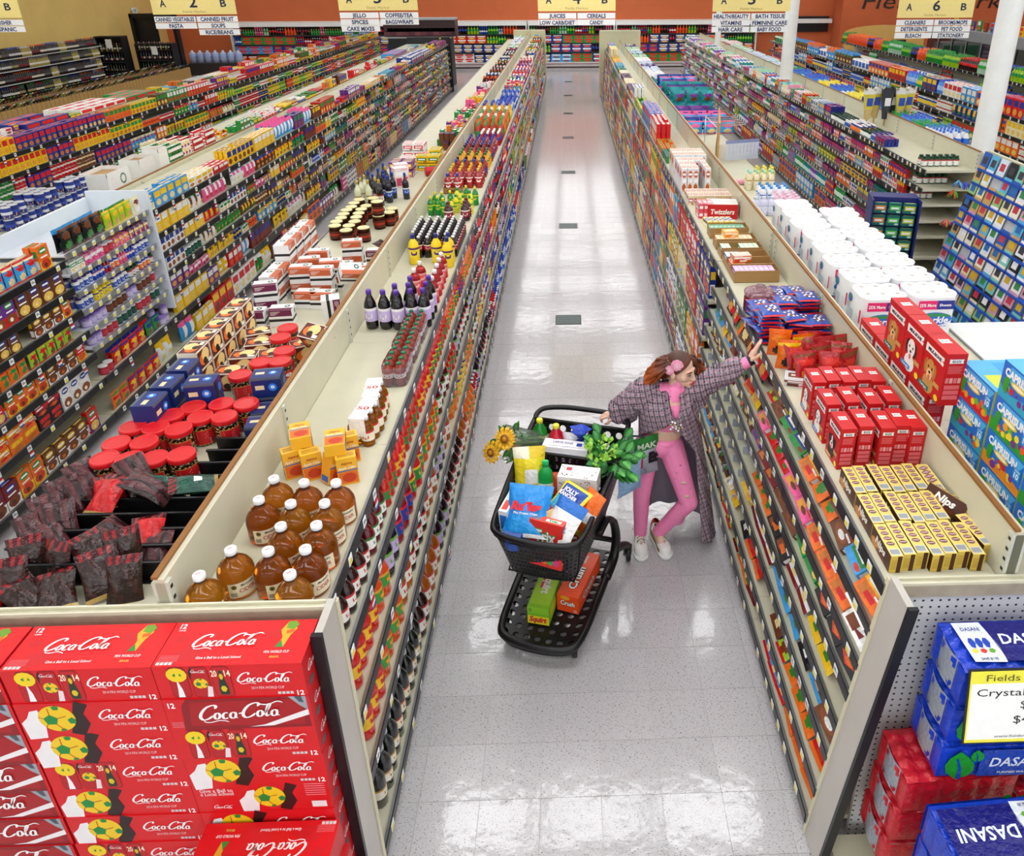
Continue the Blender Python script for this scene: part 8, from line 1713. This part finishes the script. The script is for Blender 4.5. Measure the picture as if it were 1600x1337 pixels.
# sneakers
def sneaker(an, toe, name):
    d = Vector((toe.x-an.x, toe.y-an.y, 0)).normalized(); M = Matrix.Translation((an.x, an.y, toe.z)) @ Matrix.Rotation(math.atan2(d.x, -d.y), 4, 'Z'); t = obj(name, None, per, M=M @ Matrix.Scale(1.16, 4))
    # outline along -y: heel at +.06, toe at -.175
    O = catmull([(0, .075), (.032, .055), (.036, 0), (.036, -.06), (.043, -.115), (.034, -.16), (0, -.18), (-.034, -.16), (-.043, -.115), (-.036, -.06), (-.036, 0), (-.032, .055)], 4, True); n = len(O)
    g = G()
    for z0, z1, sc, c in ((0, .026, 1.05, '#f2f2ee'),):
        A = [(p.x*sc, p.y*sc, z0) for p in O]; B = [(p.x*sc*1.01, p.y*sc*1.01, z1) for p in O]; o = len(g.V); g.V += A+B
        for i in range(n): g.face((o+i, o+(i+1) % n, o+n+(i+1) % n, o+n+i), c, 'plastic', True)
        g.face(range(o+n, o+2*n), c, 'plastic'); g.face(list(reversed(range(o, o+n))), '#d8c8a8', 'plastic')
    obj('sole', g, t)
    g = G(); hts = lambda y: .055+.055*max(0, min(1, (y+.10)/.12))
    def up(u, v):
        k = u*n; i = int(k) % n; f = k-int(k); p = O[i].lerp(O[(i+1) % n], f); s = 1-.75*v**2.2; h = hts(p.y)
        return (p.x*s, p.y*(1-.30*v**2) + .0, .026+h*math.sin(PI/2*v)**.8)
    def cc(u, v):
        y = up(u, .3)[1]
        if y > .035: return '#b81c2c' if v > .35 else '#8c7a2c'
        if y < -.135: return '#f0efe9'
        return '#f2f0ea' if .42 < v < .70 else ('#8c7a24' if v <= .25 else '#f2f0ea' if v <= .42 else '#6c7c28')
    g.grid(up, n, 8, cc, 'plastic', True, True); obj('upper', g, t)
    g = G()
    for i in range(6): y = -.105+.022*i; z = .085+.007*i; g.tube(catmull([(-.026, y-.004, z-.016), (-.012, y, z+.004), (.012, y+.006, z+.004), (.026, y+.004, z-.016)], 3), .0035, '#f6f6f4', 'cloth', 5); g.tube([(-.024, y, z-.012), (.024, y+.018, z-.008)], .003, '#f6f6f4', 'cloth', 5)
    for s in (-1, 1): g.tube(catmull([(0, .005, .13), (s*.03, -.01, .145), (s*.05, -.02, .11), (s*.03, 0, .12)], 4), .003, '#f6f6f4', 'cloth', 5)
    obj('laces', g, t)
sneaker(L_(1.615, 1.57, 0), L_(1.612, 1.42, .002), 'sneaker'); sneaker(L_(1.745, 1.575, 0), L_(1.785, 1.42, .002), 'sneaker')
# quilted handbag hanging from the cart handle side
hb = thing('handbag', 'pale blue quilted denim handbag with grey lettered panel hanging at the cart side', 'handbag', M=TR(1.505, 1.245, .685, R(38), s=1.2))
g = G(); g.add(pillow(.17, .07, .20, lambda u, v: '#8fb4dc' if (int((u+v)*9) % 2) ^ (int((u-v+2)*9) % 2) else '#9cc0e4', 14, 16, 'cloth', 3, .03, .03)); obj('quilted_bag', g, hb)
g = G(); g.add(pillow(.20, .06, .25, lambda u, v: '#a8acb8' if v < .55 or u < .2 else '#2c7c34' if v > .74 else '#b0b4c0', 12, 14, 'cloth', 6, .03, .05), TR(.15, .06, .015, -.25))
Mt = TR(.15, .06, .015, -.25)
t_ = G(); put_text(t_, 'N', (-.045, -.037, .115), .055, .07, RX, UP, '#c8202c', bold=.09); put_text(t_, 'Et', (.05, -.034, .13), .06, .06, RX, UP, '#17181c', bold=.08); put_text(t_, 'MAK', (.01, -.030, .21), .12, .035, RX, UP, '#d8e8d0', bold=.03); put_text(t_, '5', (.0, -.034, .05), .02, .028, RX, UP, '#6c7484'); g.add(t_, Mt); obj('lettered_panel', g, hb)
g = G(); g.tube(catmull([(-.06, 0, .20), (-.03, .02, .30), (.03, .04, .33), (.16, .06, .26)], 5), .006, '#7c8894', 'metal', 6); obj('strap', g, hb)

# ------------------------------------------------------------------ hanging aisle signs
def sign(x0, x1, num, left, right, y=11.0, z0=3.24, tilt=0.):
    w_ = x1-x0; t = thing('aisle_sign', f'hanging yellow aisle sign lettered {left[-1].lower()} and {right[-1].lower()}, numbered {num}', 'sign', ((x0+x1)/2, y, 0), tilt)
    g = G(); g.box((-w_/2, 0, z0), (w_/2, .02, z0+.62), '#f0dc8c', 'card'); obj('board', g, t)
    g = G()
    for i, s in enumerate(('A', num, 'B')): put_text(g, s, ((i-1)*w_*.36, -.003, z0+.175+(.0 if i != 1 else .02)), .10 if i != 1 else .13, .11 if i != 1 else .16, RX, UP, '#1c2440', bold=.02)
    put_text(g, 'Fields Market', (0, -.003, z0+.045), .38, .035, RX, UP, '#a89858', bold=0.); obj('lettering', g, t)
    for side, L in ((-1, left), (1, right)):
        for k, s in enumerate(L):
            cx = side*w_*.253; z = z0-.075-k*.105; b = G(); b.box((cx-w_*.245, 0, z-.045), (cx+w_*.245, .012, z+.045), '#f2f3f2', 'card'); put_text(b, s, (cx, -.003, z), min(w_*.46, .046*len(s)), .062, RX, UP, '#1c3060', bold=.03); obj('category_strip', b, t)
    g = G()
    for sx in (-1, 1): g.tube([(sx*w_*.4, .01, z0+.62), (sx*w_*.4, .01, CEIL_Z)], .006, '#888888', 'metal', 5)
    obj('hanger_wires', g, t)
sign(-9.42, -8.10, '1', ['ETHNIC', 'ASIAN'], ['KOSHER', 'HISPANIC'], 11.3, 3.16, .02); sign(-5.88, -4.50, '2', ['CANNED VEGETABLES', 'PASTA'], ['CANNED FRUIT', 'SOUPS', 'RICE/BEANS'], 11.3, 3.20, .04)
sign(-2.67, -1.36, '3', ['JELLO', 'SPICES', 'CAKE MIXES'], ['COFFEE/TEA', 'BAGS/WRAPS'], 11., 3.26); sign(.65, 1.96, '4', ['JUICES', 'LOW CARB/DIET'], ['CEREALS', 'CANDY'], 11., 3.235); sign(3.61, 4.93, '5', ['HEALTH/BEAUTY', 'VITAMINS', 'HAIR CARE'], ['BATH TISSUE', 'FEMININE CARE', 'BABY FOOD'], 11., 3.215); sign(6.80, 8.11, '6', ['CLEANERS', 'DETERGENTS', 'BLEACH'], ['BROOMS/MOPS', 'PET FOOD', 'STATIONERY'], 11., 3.10)

# ------------------------------------------------------------------ far wall: coolers, kiosk, dark cabinets, wine
def cooler(name, lab, x0, x1, y, rows, top=1.82):
    t = thing(name, lab, 'cooler'); g = G(); g.box((x0, y, 0), (x1, y+.06, top), '#2a2e32', 'paint'); g.box((x0, y-.75, 0), (x1, y, .28), '#c9cac8', 'paint'); g.box((x0, y-.78, .05), (x1, y-.75, .11), '#4a3030', 'paint'); g.box((x0, y-.76, .20), (x1, y-.75, .23), '#8c4040', 'paint'); g.box((x0, y-.7, top), (x1, y+.06, top+.17), '#e8eae6', 'paint')
    for xx in (x0, x1-.05): g.box((xx, y-.7, 0), (xx+.05, y, top), '#d8d8d2', 'paint')
    obj('cabinet', g, t)
    for z, _ in rows[1:]: s = G(); s.box((x0+.05, y-.55, z-.03), (x1-.05, y, z), '#3a3f44', 'paint'); s.box((x0+.05, y-.56, z-.05), (x1-.05, y-.55, z-.01), '#17191c', 'paint'); obj('shelf', s, t)
    r = random.Random(int(x0*7+100))
    for ri, (z, keys) in enumerate(rows):
        x = x0+.08
        while x < x1-.3:
            d = r.choice(CAT[r.choice(keys.split())]); n_ = r.randint(2, 5); w_ = d.size[0]+.008; sc = min(1.25, .33/d.size[2])
            lb = facing_label(d, f'{ordinal(ri+1)} cooler shelf {("beer end" if x0 > -.5 and x1 < 3 else "back bank" if x1 < 1 else "cereal bank")}')
            for i in range(n_):
                if x+w_*sc > x1-.06: break
                for k in range(2 if d.size[2] < .2 else 1): put_n(d, TR(x+w_*sc/2, y-.52+d.size[1]*sc/2, z+.001+k*d.size[2]*sc, 0, s=sc), lb)
                x += w_*sc
    return t
RW = [(.28, 'case'), (.70, 'case case soda'), (1.08, 'case smallred soda'), (1.46, 'smallred soda')]
cooler('open_cooler', 'open wall cooler of drink cartons at the end of the main aisle', -.6, 3.2, 33.4, RW); cooler('open_cooler', 'open wall cooler of bottles and cans beyond the juice row', -4.9, -.65, 33.4, RW); cooler('open_cooler', 'open wall cooler beyond the cereal row and posts', 3.25, 9.5, 33.4, RW); cooler('open_cooler', 'open wall cooler behind the dry goods at the far corner', -13.5, -5.2, 33.4, RW)
# small roofed kiosk with shingles
t = thing('roofed_kiosk', 'small dark kiosk with maroon shingled roof behind the baking row', 'kiosk', (-4.3, 27.2, 0)); g = G(); g.box((-1.2, 0, 0), (1.1, .8, 1.75), '#24262a', 'paint'); g.box((-1.25, -.02, 1.70), (1.15, .82, 1.76), '#c8cac8', 'paint'); obj('cabin', g, t)
for i in range(4): 
    for j in range(11): b = G(); b.box((-1.3+.225*j+.11*(i % 2), -.12+.07*i, 1.80+.13*i), (-1.30+.225*j+.11*(i % 2)+.215, -.09+.07*i, 1.925+.13*i), ['#6c3840', '#5c2c38', '#7c4448'][(i+j) % 3], 'card'); obj('shingle', b, t)
g = G(); g.box((-1.32, -.05, 1.76), (1.3, .8, 2.33), '#3c2428', 'card'); g.box((-1.34, -.1, 2.33), (1.3, .8, 2.39), '#a8acb0', 'paint'); obj('roof_core', g, t)
def box_thing(name, lab, cat, boxes):
    g = G()
    for a, b, c, m in boxes: g.box(a, b, c, m)
    return tag(obj(name, g), lab, cat)
box_thing('dark_doorframe', 'tall black double doorway frame under the exit sign', 'doorway', [((-16.0, 29.6, 0), (-15.88, 29.9, 2.45), '#121214', 'paint'), ((-14.4, 29.6, 0), (-14.28, 29.9, 2.45), '#121214', 'paint'), ((-16.0, 29.6, 2.35), (-14.28, 29.9, 2.5), '#121214', 'paint'), ((-15.88, 29.8, 0), (-15.1, 29.86, 2.35), '#1a1a1e', 'paint')])
for (x, y, w_, h, lab) in ((-15.9, 27.6, 1.0, 1.75, 'black spirits cabinet with price sheets, beside the wine wall'), (-14.6, 28.2, 1.4, 1.45, 'black bottle rack with lit shelves near the doorway')):
    t = thing('spirits_cabinet', lab, 'cabinet', (x, y, 0)); g = G(); g.box((-w_/2, .4, 0), (w_/2, .45, h), '#17171a', 'paint'); g.box((-w_/2, 0, 0), (-w_/2+.05, .4, h), '#17171a', 'paint'); g.box((w_/2-.05, 0, 0), (w_/2, .4, h), '#17171a', 'paint'); g.box((-w_/2, 0, h), (w_/2, .45, h+.05), '#202024', 'paint'); obj('carcass', g, t)
    for k in range(4): g = G(); g.box((-w_/2+.05, .0, .1+k*.38), (w_/2-.05, .4, .13+k*.38), '#2a2528', 'paint'); obj('shelf', g, t)
    g = G(); g.box((-.1, -.01, h-.35), (.12, 0, h-.05), '#f0f0ee', 'paper'); obj('price_sheet', g, t)
    for k in range(4):
        for i in range(int(w_/.1)-1):
            d = CAT['wine'][(i*3+k) % 6]; lb = facing_label(d, f'{ordinal(k+1)} {"cabinet" if w_ < 1.2 else "rack"} shelf by the exit'); put_n(d, TR(x-w_/2+.1+i*.1, y+.15, .132+k*.38, 0, s=min(1, .30/d.size[2])), lb)
# wine wall
WX = -16.0
t = thing('wine_shelving', 'black wine shelving along the yellow wall', 'shelving'); g = G(); g.box((-16.58, 13.5, 0), (-16.50, 27.2, 1.5), '#17181a', 'paint'); obj('back_panel', g, t)
for k, z in enumerate((.42, .80, 1.18, 1.52)):
    g = G(); g.box((-16.5, 13.5, z-.03), (-15.95, 27.2, z), '#222428', 'paint'); g.box((-15.95, 13.5, z-.03), (-15.94, 27.2, z), '#c8cac8', 'paint'); obj('shelf', g, t)
    fill(f'{["bottom", "third", "second", "top"][k]} wine wall shelf', 1, -15.97, (13.6, 27.1), z, .30, [(60, 'wine')], 201+k, 2 if k == 3 else 1, .4, k_lo=4, k_hi=9, empty=.02)
# low slatted wine rack with barrel-brown front
t = thing('wine_rack', 'low wooden wine rack with vertical brown slats in front of the wine wall', 'rack', (-13.3, 19.0, 0))
g = G(); g.box((-1.3, -3.2, 0), (-.06, 9., .62), '#7c5c34', 'wood'); obj('rack_box', g, t); sl = G(); sl.box((-.06, .01, 0), (0, .19, .66), '#b08c50', 'wood'); slm = sl.mesh('slat')
for k in range(61): obj('slat', slm, t, (0, -3.2+.2*k, .002*(k % 3)))
r_ = random.Random(31)
for k in range(90):
    for j in range(2):
        d = CAT['wine'][r_.choice([0, 1, 3, 3, 4, 5])]; lb = facing_label(d, f'the slatted wine rack, {["aisle", "wall"][j]} row'); put_n(d, Matrix.Translation((-13.42-.42*j, 15.95+.133*k, .70+.10*j)) @ Matrix.Rotation(R(62), 4, 'Y') @ Matrix.Translation((0, 0, -.12)), lb)
bt = G(); bt.lathe([(.30, 0, '#5c2c28'), (.36, .2, '#6c3430'), (.38, .4, '#3c4048'), (.36, .6, '#6c3430'), (.30, .8, '#5c2c28')], 16, 'wood'); tag(obj('barrel', bt, loc=(-15.2, 30.8, 0)), 'reddish wooden barrel with grey hoop by the far wall', 'barrel')
wb = G(); wb.lathe([(.14, 0, '#a8b8dc'), (.15, .2, '#98acd8'), (.14, .38, '#b4c4e4'), (.05, .45, '#c8d4ec'), (.05, .5, '#3c5cb0')], 12, 'glassy'); wbm = wb.mesh('water_jug')
g = G(); g.box((-14.9, 31.2, 0), (-12.6, 31.7, .48), '#3a3430', 'paint'); tag(obj('jug_stand', g), 'dark stand carrying the row of big water jugs', 'stand')
for i in range(7): tag(obj('water_jug', wbm, loc=(-14.7+.32*i, 31.45, .481)), f'large blue-tinted water jug on the dark stand, {ordinal(i+1)} from the barrel', 'jug')
t = thing('exit_sign', 'white exit sign with green letters on the yellow wall', 'sign', (-16.58, 31.2, 2.55), PI/2); g = G(); g.box((-.18, -.05, -.12), (.18, 0, .12), '#eef2ee', 'card'); put_text(g, 'EXIT', (0, -.052, 0), .26, .12, RX, UP, '#1c9c6c', bold=.03); obj('sign_face', g, t); g = G()
for s in (-1, 1): g.lathe([(.05, 0, '#c8c8c8'), (.06, .05, '#e8e8e8')], 10, 'plastic', c=(s*.24, -.06, -.02))
obj('spot_heads', g, t)
# right side: freezers, soda rack end, wall lettering, arch
t = thing('glass_door_freezer', 'grey freezer cases with glass doors along the right side', 'freezer', (14.2, 0, 0)); g = G(); g.box((0, 12, 0), (.9, 26, 2.0), '#5c6064', 'paint'); g.box((-.02, 12, 1.8), (.9, 26, 2.1), '#8c9094', 'paint'); obj('cabinet', g, t)
for k in range(14): d_ = G(); d_.box((-.05, 12.05+k, .15), (-.01, 12.95+k, 1.78), '#24282c', 'glassy'); d_.box((-.07, 12.02+k, .12), (-.05, 12.08+k, 1.8), '#b8bcc0', 'metal'); o = obj('door', d_, t); h = G(); h.box((-.09, 12.14+k, .8), (-.07, 12.17+k, 1.2), '#d0d4d8', 'metal'); obj('handle', h, o)
for i in range(30): d = CAT['cereal'][i % 18]; lb = facing_label(d, 'freezer top'); put_n(d, TR(14.5, 13+i*.42, 2.102, -PI/2), lb)
g = G(); put_text(g, 'Fields Market', (17.6, YB-1.215, 2.75), 7.2, .62, RX, UP, '#2c2826', bold=.0, shear=.25); tag(obj('wall_lettering', g), 'large dark script lettering on the orange wall', 'lettering')
t = thing('service_counter', 'tan arched service counter with dark fittings at the far right wall', 'counter', (14.4, 30.6, 0)); g = G(); pts = [(-1.7, 0)]+[(1.7*math.cos(PI-PI*i/12), 1.55+.33*math.sin(PI*i/12)) for i in range(13)]+[(1.7, 0)]
n0 = len(g.V); g.V += [(x, 0, z) for x, z in pts]+[(x, .12, z) for x, z in pts]; k = len(pts); g.face(range(n0, n0+k), '#d8b060', 'paint'); 
for i in range(k-1): g.face((n0+i, n0+k+i, n0+k+i+1, n0+i+1), '#c89c4c', 'paint')
obj('arch_panel', g, t); g = G(); g.box((-1.2, -.1, .4), (.9, -.02, 1.3), '#1a1a1c', 'paint'); obj('opening', g, t)
box_thing('bottle_crate_rack', 'white framed rack of green crates behind the soda row', 'rack', [((11.9, 26.4, 0), (13.4, 27.0, 1.5), '#e4e6e2', 'paint'), ((11.98, 26.36, .2), (12.6, 26.4, 1.4), '#1c8c44', 'plastic'), ((12.7, 26.36, .2), (13.3, 26.4, 1.4), '#1c8c44', 'plastic')])
box_thing('window_display', 'dark television screen set in the orange wall beyond sign five', 'screen', [((9.7, YB-.12, 1.45), (12.9, YB-.02, 2.1), '#17191d', 'plastic')])

# ------------------------------------------------------------------ medicine gondola end: empty bay, greeting cards, pain relief display, brooms
cg = [(-1, [(5.50, 1.37), (5.49, 1.165), (5.48, .965), (5.47, .76), (5.46, .48), (5.46, .12)])]
t = thing('card_rack', 'blue-tiered greeting card rack beside the thick white post', 'rack', (5.75, 0, 0)); g = G(); g.poly([(.10, 1.2, 1.95), (.10, 5.6, 1.95), (-.35, 5.6, .10), (-.35, 1.2, .10)], '#c8ccd0', 'paint'); g.box((.10, 1.2, 0), (.14, 5.6, 1.97), '#d3cfb0', 'paint'); g.box((-.36, 1.2, 0), (.1, 1.24, .10), '#d3cfb0', 'paint'); obj('backing', g, t)
g = G(); g.box((.03, 3.4, 1.84), (.06, 4.7, 2.06), '#1c44a8', 'card'); put_text(g, "FATHER'S DAY", (.028, 4.05, 1.96), .9, .09, (0, -1, 0), UP, '#f0f2f6', bold=.03); g.box((.028, 3.4, 1.84), (.062, 4.7, 1.87), '#e8642c', 'card'); obj('header', g, t)
r_ = random.Random(17); cm_ = {}
for row in range(11):
    z = .22+.155*row; x = -.35+.45*(z-.10)/1.85; b = G(); b.box((x-.045, 1.22, z-.012), (x-.02, 5.58, z+.012), '#1c4cb8' if row % 2 else '#2858c0', 'plastic'); tr_ = obj('tier', b, t)
    for k in range(24):
        c = r_.choice(['#f0f0ee', '#e8dca8', '#d8e4f0', '#98c478', '#2c5cb0', '#5cb0d8', '#d89cb0', '#f4ecd8', '#1c1c20', '#c8a060', '#7cc8b8', '#e8e4f0']); a = r_.choice(['#3c3c44', '#c83c4c', '#2c6cb0', '#d8b02c', '#f4f4f4', '#3c8c4c'])
        if (c, a) not in cm_: q = G(); q.box((-.004, -.075, 0), (.0, .075, .18), c, 'paper'); q.poly([(-.005, .045, .05), (-.005, -.045, .05), (-.005, -.045, .13), (-.005, .045, .13)], a, 'paper'); cm_[(c, a)] = q.mesh('greeting_card')
        if r_.random() < .06: continue
        tag(obj('greeting_card', cm_[(c, a)], M=Matrix.Translation((5.75+x-.018, 1.34+.182*k+r_.uniform(-.01, .01), z+.017)) @ Matrix.Rotation(R(13), 4, 'Y')), f'greeting card in tier {["one", "two", "three", "four", "five", "six", "seven", "eight", "nine", "ten", "eleven"][row]} of the blue rack, {ordinal(24-k)} slot', 'card', 'greeting cards in the blue rack')
t = thing('allergy_display', 'dark blue floor display with teal medicine boxes by the medicine shelves', 'display', (4.95, 5.75, .45), R(-12)); g = G(); g.box((-.27, .0, .0), (.27, .22, .95), '#1c2470', 'card'); g.box((-.27, -.16, 0), (-.255, .0, .95), '#1c2470', 'card'); g.box((.255, -.16, 0), (.27, .0, .95), '#1c2470', 'card'); g.box((-.27, -.16, -.45), (.27, .22, 0), '#242c7c', 'card'); obj('stand', g, t)
for k in range(6):
    for i in range(3):
        b = p_carton('medicine_box', 'box', '', (.14, .05, .12), '#0f6c64', ['#e88c3c', '#5cc84c', '#d8dc3c'][i], '#e8f0e8', '#bfe0d0', k*3+i, 'small'); spawn(b, TR(4.95, 5.75, .45, R(-12)) @ TR(-.165+.165*i, -.06, .03+.15*k), f'teal medicine box in the blue floor display, {ordinal(k+1)} tier up, {["post side", "middle", "outer side"][2-i]}', detail=False)
for k, (y, z, n_) in enumerate(((6.45, 1.60, 6), (6.5, 1.37, 5), (6.5, 1.175, 3))):
    d = CAT['vial'][0]
    for i in range(n_):
        for j in range(2): spawn(d, TR(5.55+.08*i, y+.1*j, z+.001, -PI/2, s=1.25), f'green-capped white vitamin bottle at the open end, {["top", "second", "third"][k]} shelf, {ordinal(i+1)} back, {["end", "inner"][j]} row')
wb_ = G()
for i in range(10): x = 5.75+.03*(i % 5); wb_.tube([(x, 5.9+.05*(i//5), .0), (x+.02, 5.92+.05*(i//5), .85)], .028, ['#b8a088', '#5c5048', '#d8d4d0', '#c0b0a0', '#2c6c3c'][i % 5], 'paper', 7)
tag(obj('gift_wrap_rolls', wb_), 'patterned gift wrap rolls standing behind the white post', 'rolls', kind='stuff')
for i, (x, z, c1, c2) in enumerate(((5.86, 1.50, '#7cc0e0', '#3c70c8'), (5.95, 1.48, '#2c3cb0', '#4c60d0'), (5.82, 1.38, '#e84c2c', '#58b838'), (5.80, 1.02, '#e8b02c', '#d83c8c'), (5.92, 1.0, '#3050c0', '#e04c5c'))):
    g = G(); r2 = random.Random(i)
    for k in range(26): a, b = r2.uniform(0, 6.28), r2.uniform(.02, .09); g.tube([(0, 0, 0), (.06*math.cos(a), b*math.sin(a), -.03-b*.7)], .006, c1 if k % 2 else c2, 'plastic', 4)
    tag(obj('party_trinket', g, loc=(x, 6.12, z)), ['pale blue', 'dark blue', 'red and green', 'yellow and pink', 'blue and red'][i]+' party trinket bunch hanging at the empty bay end', 'trinket')
for i, (x, c, lab) in enumerate(((5.80, '#d8c84c', 'yellow wrapped broom standing upside down, outer end'), (5.95, '#d4c44c', 'yellow wrapped broom, second from the outer end'), (6.08, '#3a3e44', 'dark grey broom head in front of the yellow ones'), (6.20, '#2c3036', 'dark grey broom head, second one'), (6.30, '#d8c84c', 'yellow wrapped broom between the dark and the last'), (6.46, '#dccc54', 'yellow wrapped broom with straw head, inner end'))):
    t = thing('broom', lab, 'broom', (x, 9.15+.1*(i % 2), 1.62)); g = G(); dk = c in ('#3a3e44', '#2c3036')
    g.grid(lambda u, v: ((.10*(.45+.65*v))*math.cos(2*PI*u), .035*math.sin(2*PI*u), .10+.45*v+(.03*math.sin(9*u*PI) if v > .95 else 0)), 14, 6, lambda u, v: ('#e8e4dc' if v > .85 else c if v > .35 else '#c8b074') if not dk else c, 'cloth', True, True); g.poly([(.11*math.cos(k*PI/6), .034*math.sin(k*PI/6), .55) for k in range(12)], '#d8d0b0' if not dk else '#2a2c30', 'cloth'); obj('broom_head', g, t)
    g = G(); g.box((-.045, -.042, .30), (.045, -.036, .42), '#2c4cb0' if not dk else '#e8e8e8', 'card'); g.tube([(0, 0, .12), (0, 0, 0)], .012, '#c8a860', 'wood', 6); obj('label_and_stick', g, t)
# ------------------------------------------------------------------ baking row: white sprinkle bay and goods on its top
t = thing('sprinkle_fixture', 'white metal bay of sprinkles and icing set into the baking shelves', 'shelving', (-3.05, 0, 0)); g = G(); g.box((-.58, 4.66, .6), (.02, 4.69, 1.86), '#dfe6ee', 'paint'); g.box((-.60, 3.3, .6), (-.57, 4.66, 1.80), '#dfe6ee', 'paint'); obj('panels', g, t)
for k, z in enumerate((1.66, 1.48, 1.31, 1.14, .97, .80)):
    s = G(); s.box((-.57, 3.3, z-.012), (-.02, 4.66, z), '#e2e8f0', 'paint'); s.box((-.02, 3.3, z-.03), (.0, 4.66, z+.012), '#c8ccd0', 'metal'); so_ = obj('shelf', s, t)
    for i in range(9): obj('price_tag', tagY.mesh('price_tag') if i == 0 and k == 0 else TAGM[id(tagY)], so_, (.001, 3.4+.145*i, z-.01))
    fill(f'{ordinal(k+1)} sprinkle shelf', 1, -3.074, (3.36, 4.64), z, .108 if k else .22, [(9, ['pouch candy', 'frost pudding', 'vial s_mix', 'vial vial', 'frost', 'frost'][k])], 301+k, 2, .4, k_lo=2, k_hi=4, gap=.004, empty=0)
fill('low baking bay', 1, -3.05, (3.36, 4.64), .50, .2, [(9, 'chip frost')], 311, 2, .4); fill('bottom baking bay', 1, -3.05, (3.36, 4.64), .14, .3, [(9, 'chip sugar')], 312, 1, .4)
canD = [p_can('vegetable_can', 'can', '', .045, .115, '#1c2c78', '#2848a8', '#e8b838'), p_can('vegetable_can', 'can', '', .045, .115, '#24388c', '#d8dce4', '#c8a030')]
n_ = 0
for i in range(4):
    for j in range(13):
        if i > 1 and j > 7: continue
        n_ += 1; spawn(canD[(i+j) % 2], TR(-4.06-.098*i, 4.15+.098*j, 1.6215, .8+.3*math.sin(n_)), f'blue vegetable can on the baking row top, {ordinal(i+1)} file from its divider, {ordinal(j+1)} along', detail=False)
        if j % 5 < 3 and i < 3: spawn(canD[(i+j+1) % 2], TR(-4.06-.098*i, 4.15+.098*j, 1.737, .5), f'blue vegetable can in the upper layer, {ordinal(i+1)} file from the divider, {ordinal(j+1)} along', detail=False)
for k, (x, y, w_, d_, h, c, lab) in enumerate(((-4.05, 5.75, .30, .45, .16, '#f0f0ee', 'white open carton with green wreath print on the baking top'), (-4.0, 6.35, .24, .35, .17, '#e8e8e4', 'white open carton with brown inside, next along'), (-3.98, 6.75, .20, .22, .20, '#f2f2ee', 'tall white carton closed at the top'))):
    g = G(); dim = (d_, w_, h); g.box((-d_/2, -w_/2, 0), (d_/2, w_/2, h-.004), c, 'card', top='#b08850'); 
    for a in ((-d_/2, -w_/2, d_/2, -w_/2+.006), (-d_/2, w_/2-.006, d_/2, w_/2), (-d_/2, -w_/2, -d_/2+.006, w_/2), (d_/2-.006, -w_/2, d_/2, w_/2)): g.box((a[0], a[1], h-.004), (a[2], a[3], h+.04), c, 'card')
    if k == 0:
        for q in range(14): aa = q*.45; g.poly([(.08+.05*math.cos(aa)+.014*math.cos(e), -w_/2-.001, .09+.05*math.sin(aa)+.014*math.sin(e)) for e in (0, 1.5, 3, 4.5)], '#2c6c4c'); g.poly([(-.12+.03*math.cos(aa), -w_/2-.001-.0001*q, .09+.05*math.sin(aa)) for aa in (aa, aa+.3, aa+.6)], '#c83c3c')
    tag(obj('open_carton', g, loc=(x, y, 1.6215), rz=PI/2), lab, 'carton')
r_ = random.Random(41); n_ = 0
for y, key, ci, nx, ny, nz in ((7.05, 'tea', 0, 3, 4, 2), (7.35, 'pudding', 1, 4, 4, 2), (7.75, 'tea', 6, 3, 3, 2), (8.15, 'bar', 2, 2, 3, 2), (8.65, 'bar', 1, 2, 2, 1)):
    d = CAT[key][ci]
    for i in range(nx):
        for j in range(ny):
            for k in range(nz): n_ += 1; spawn(d, TR(-3.98-.15*i, y+.085*j, 1.6215+k*(d.size[2]+.001), PI/2), f'{d.words} on the baking top, {ordinal(n_)} past white cartons', detail=False)
stock_out()
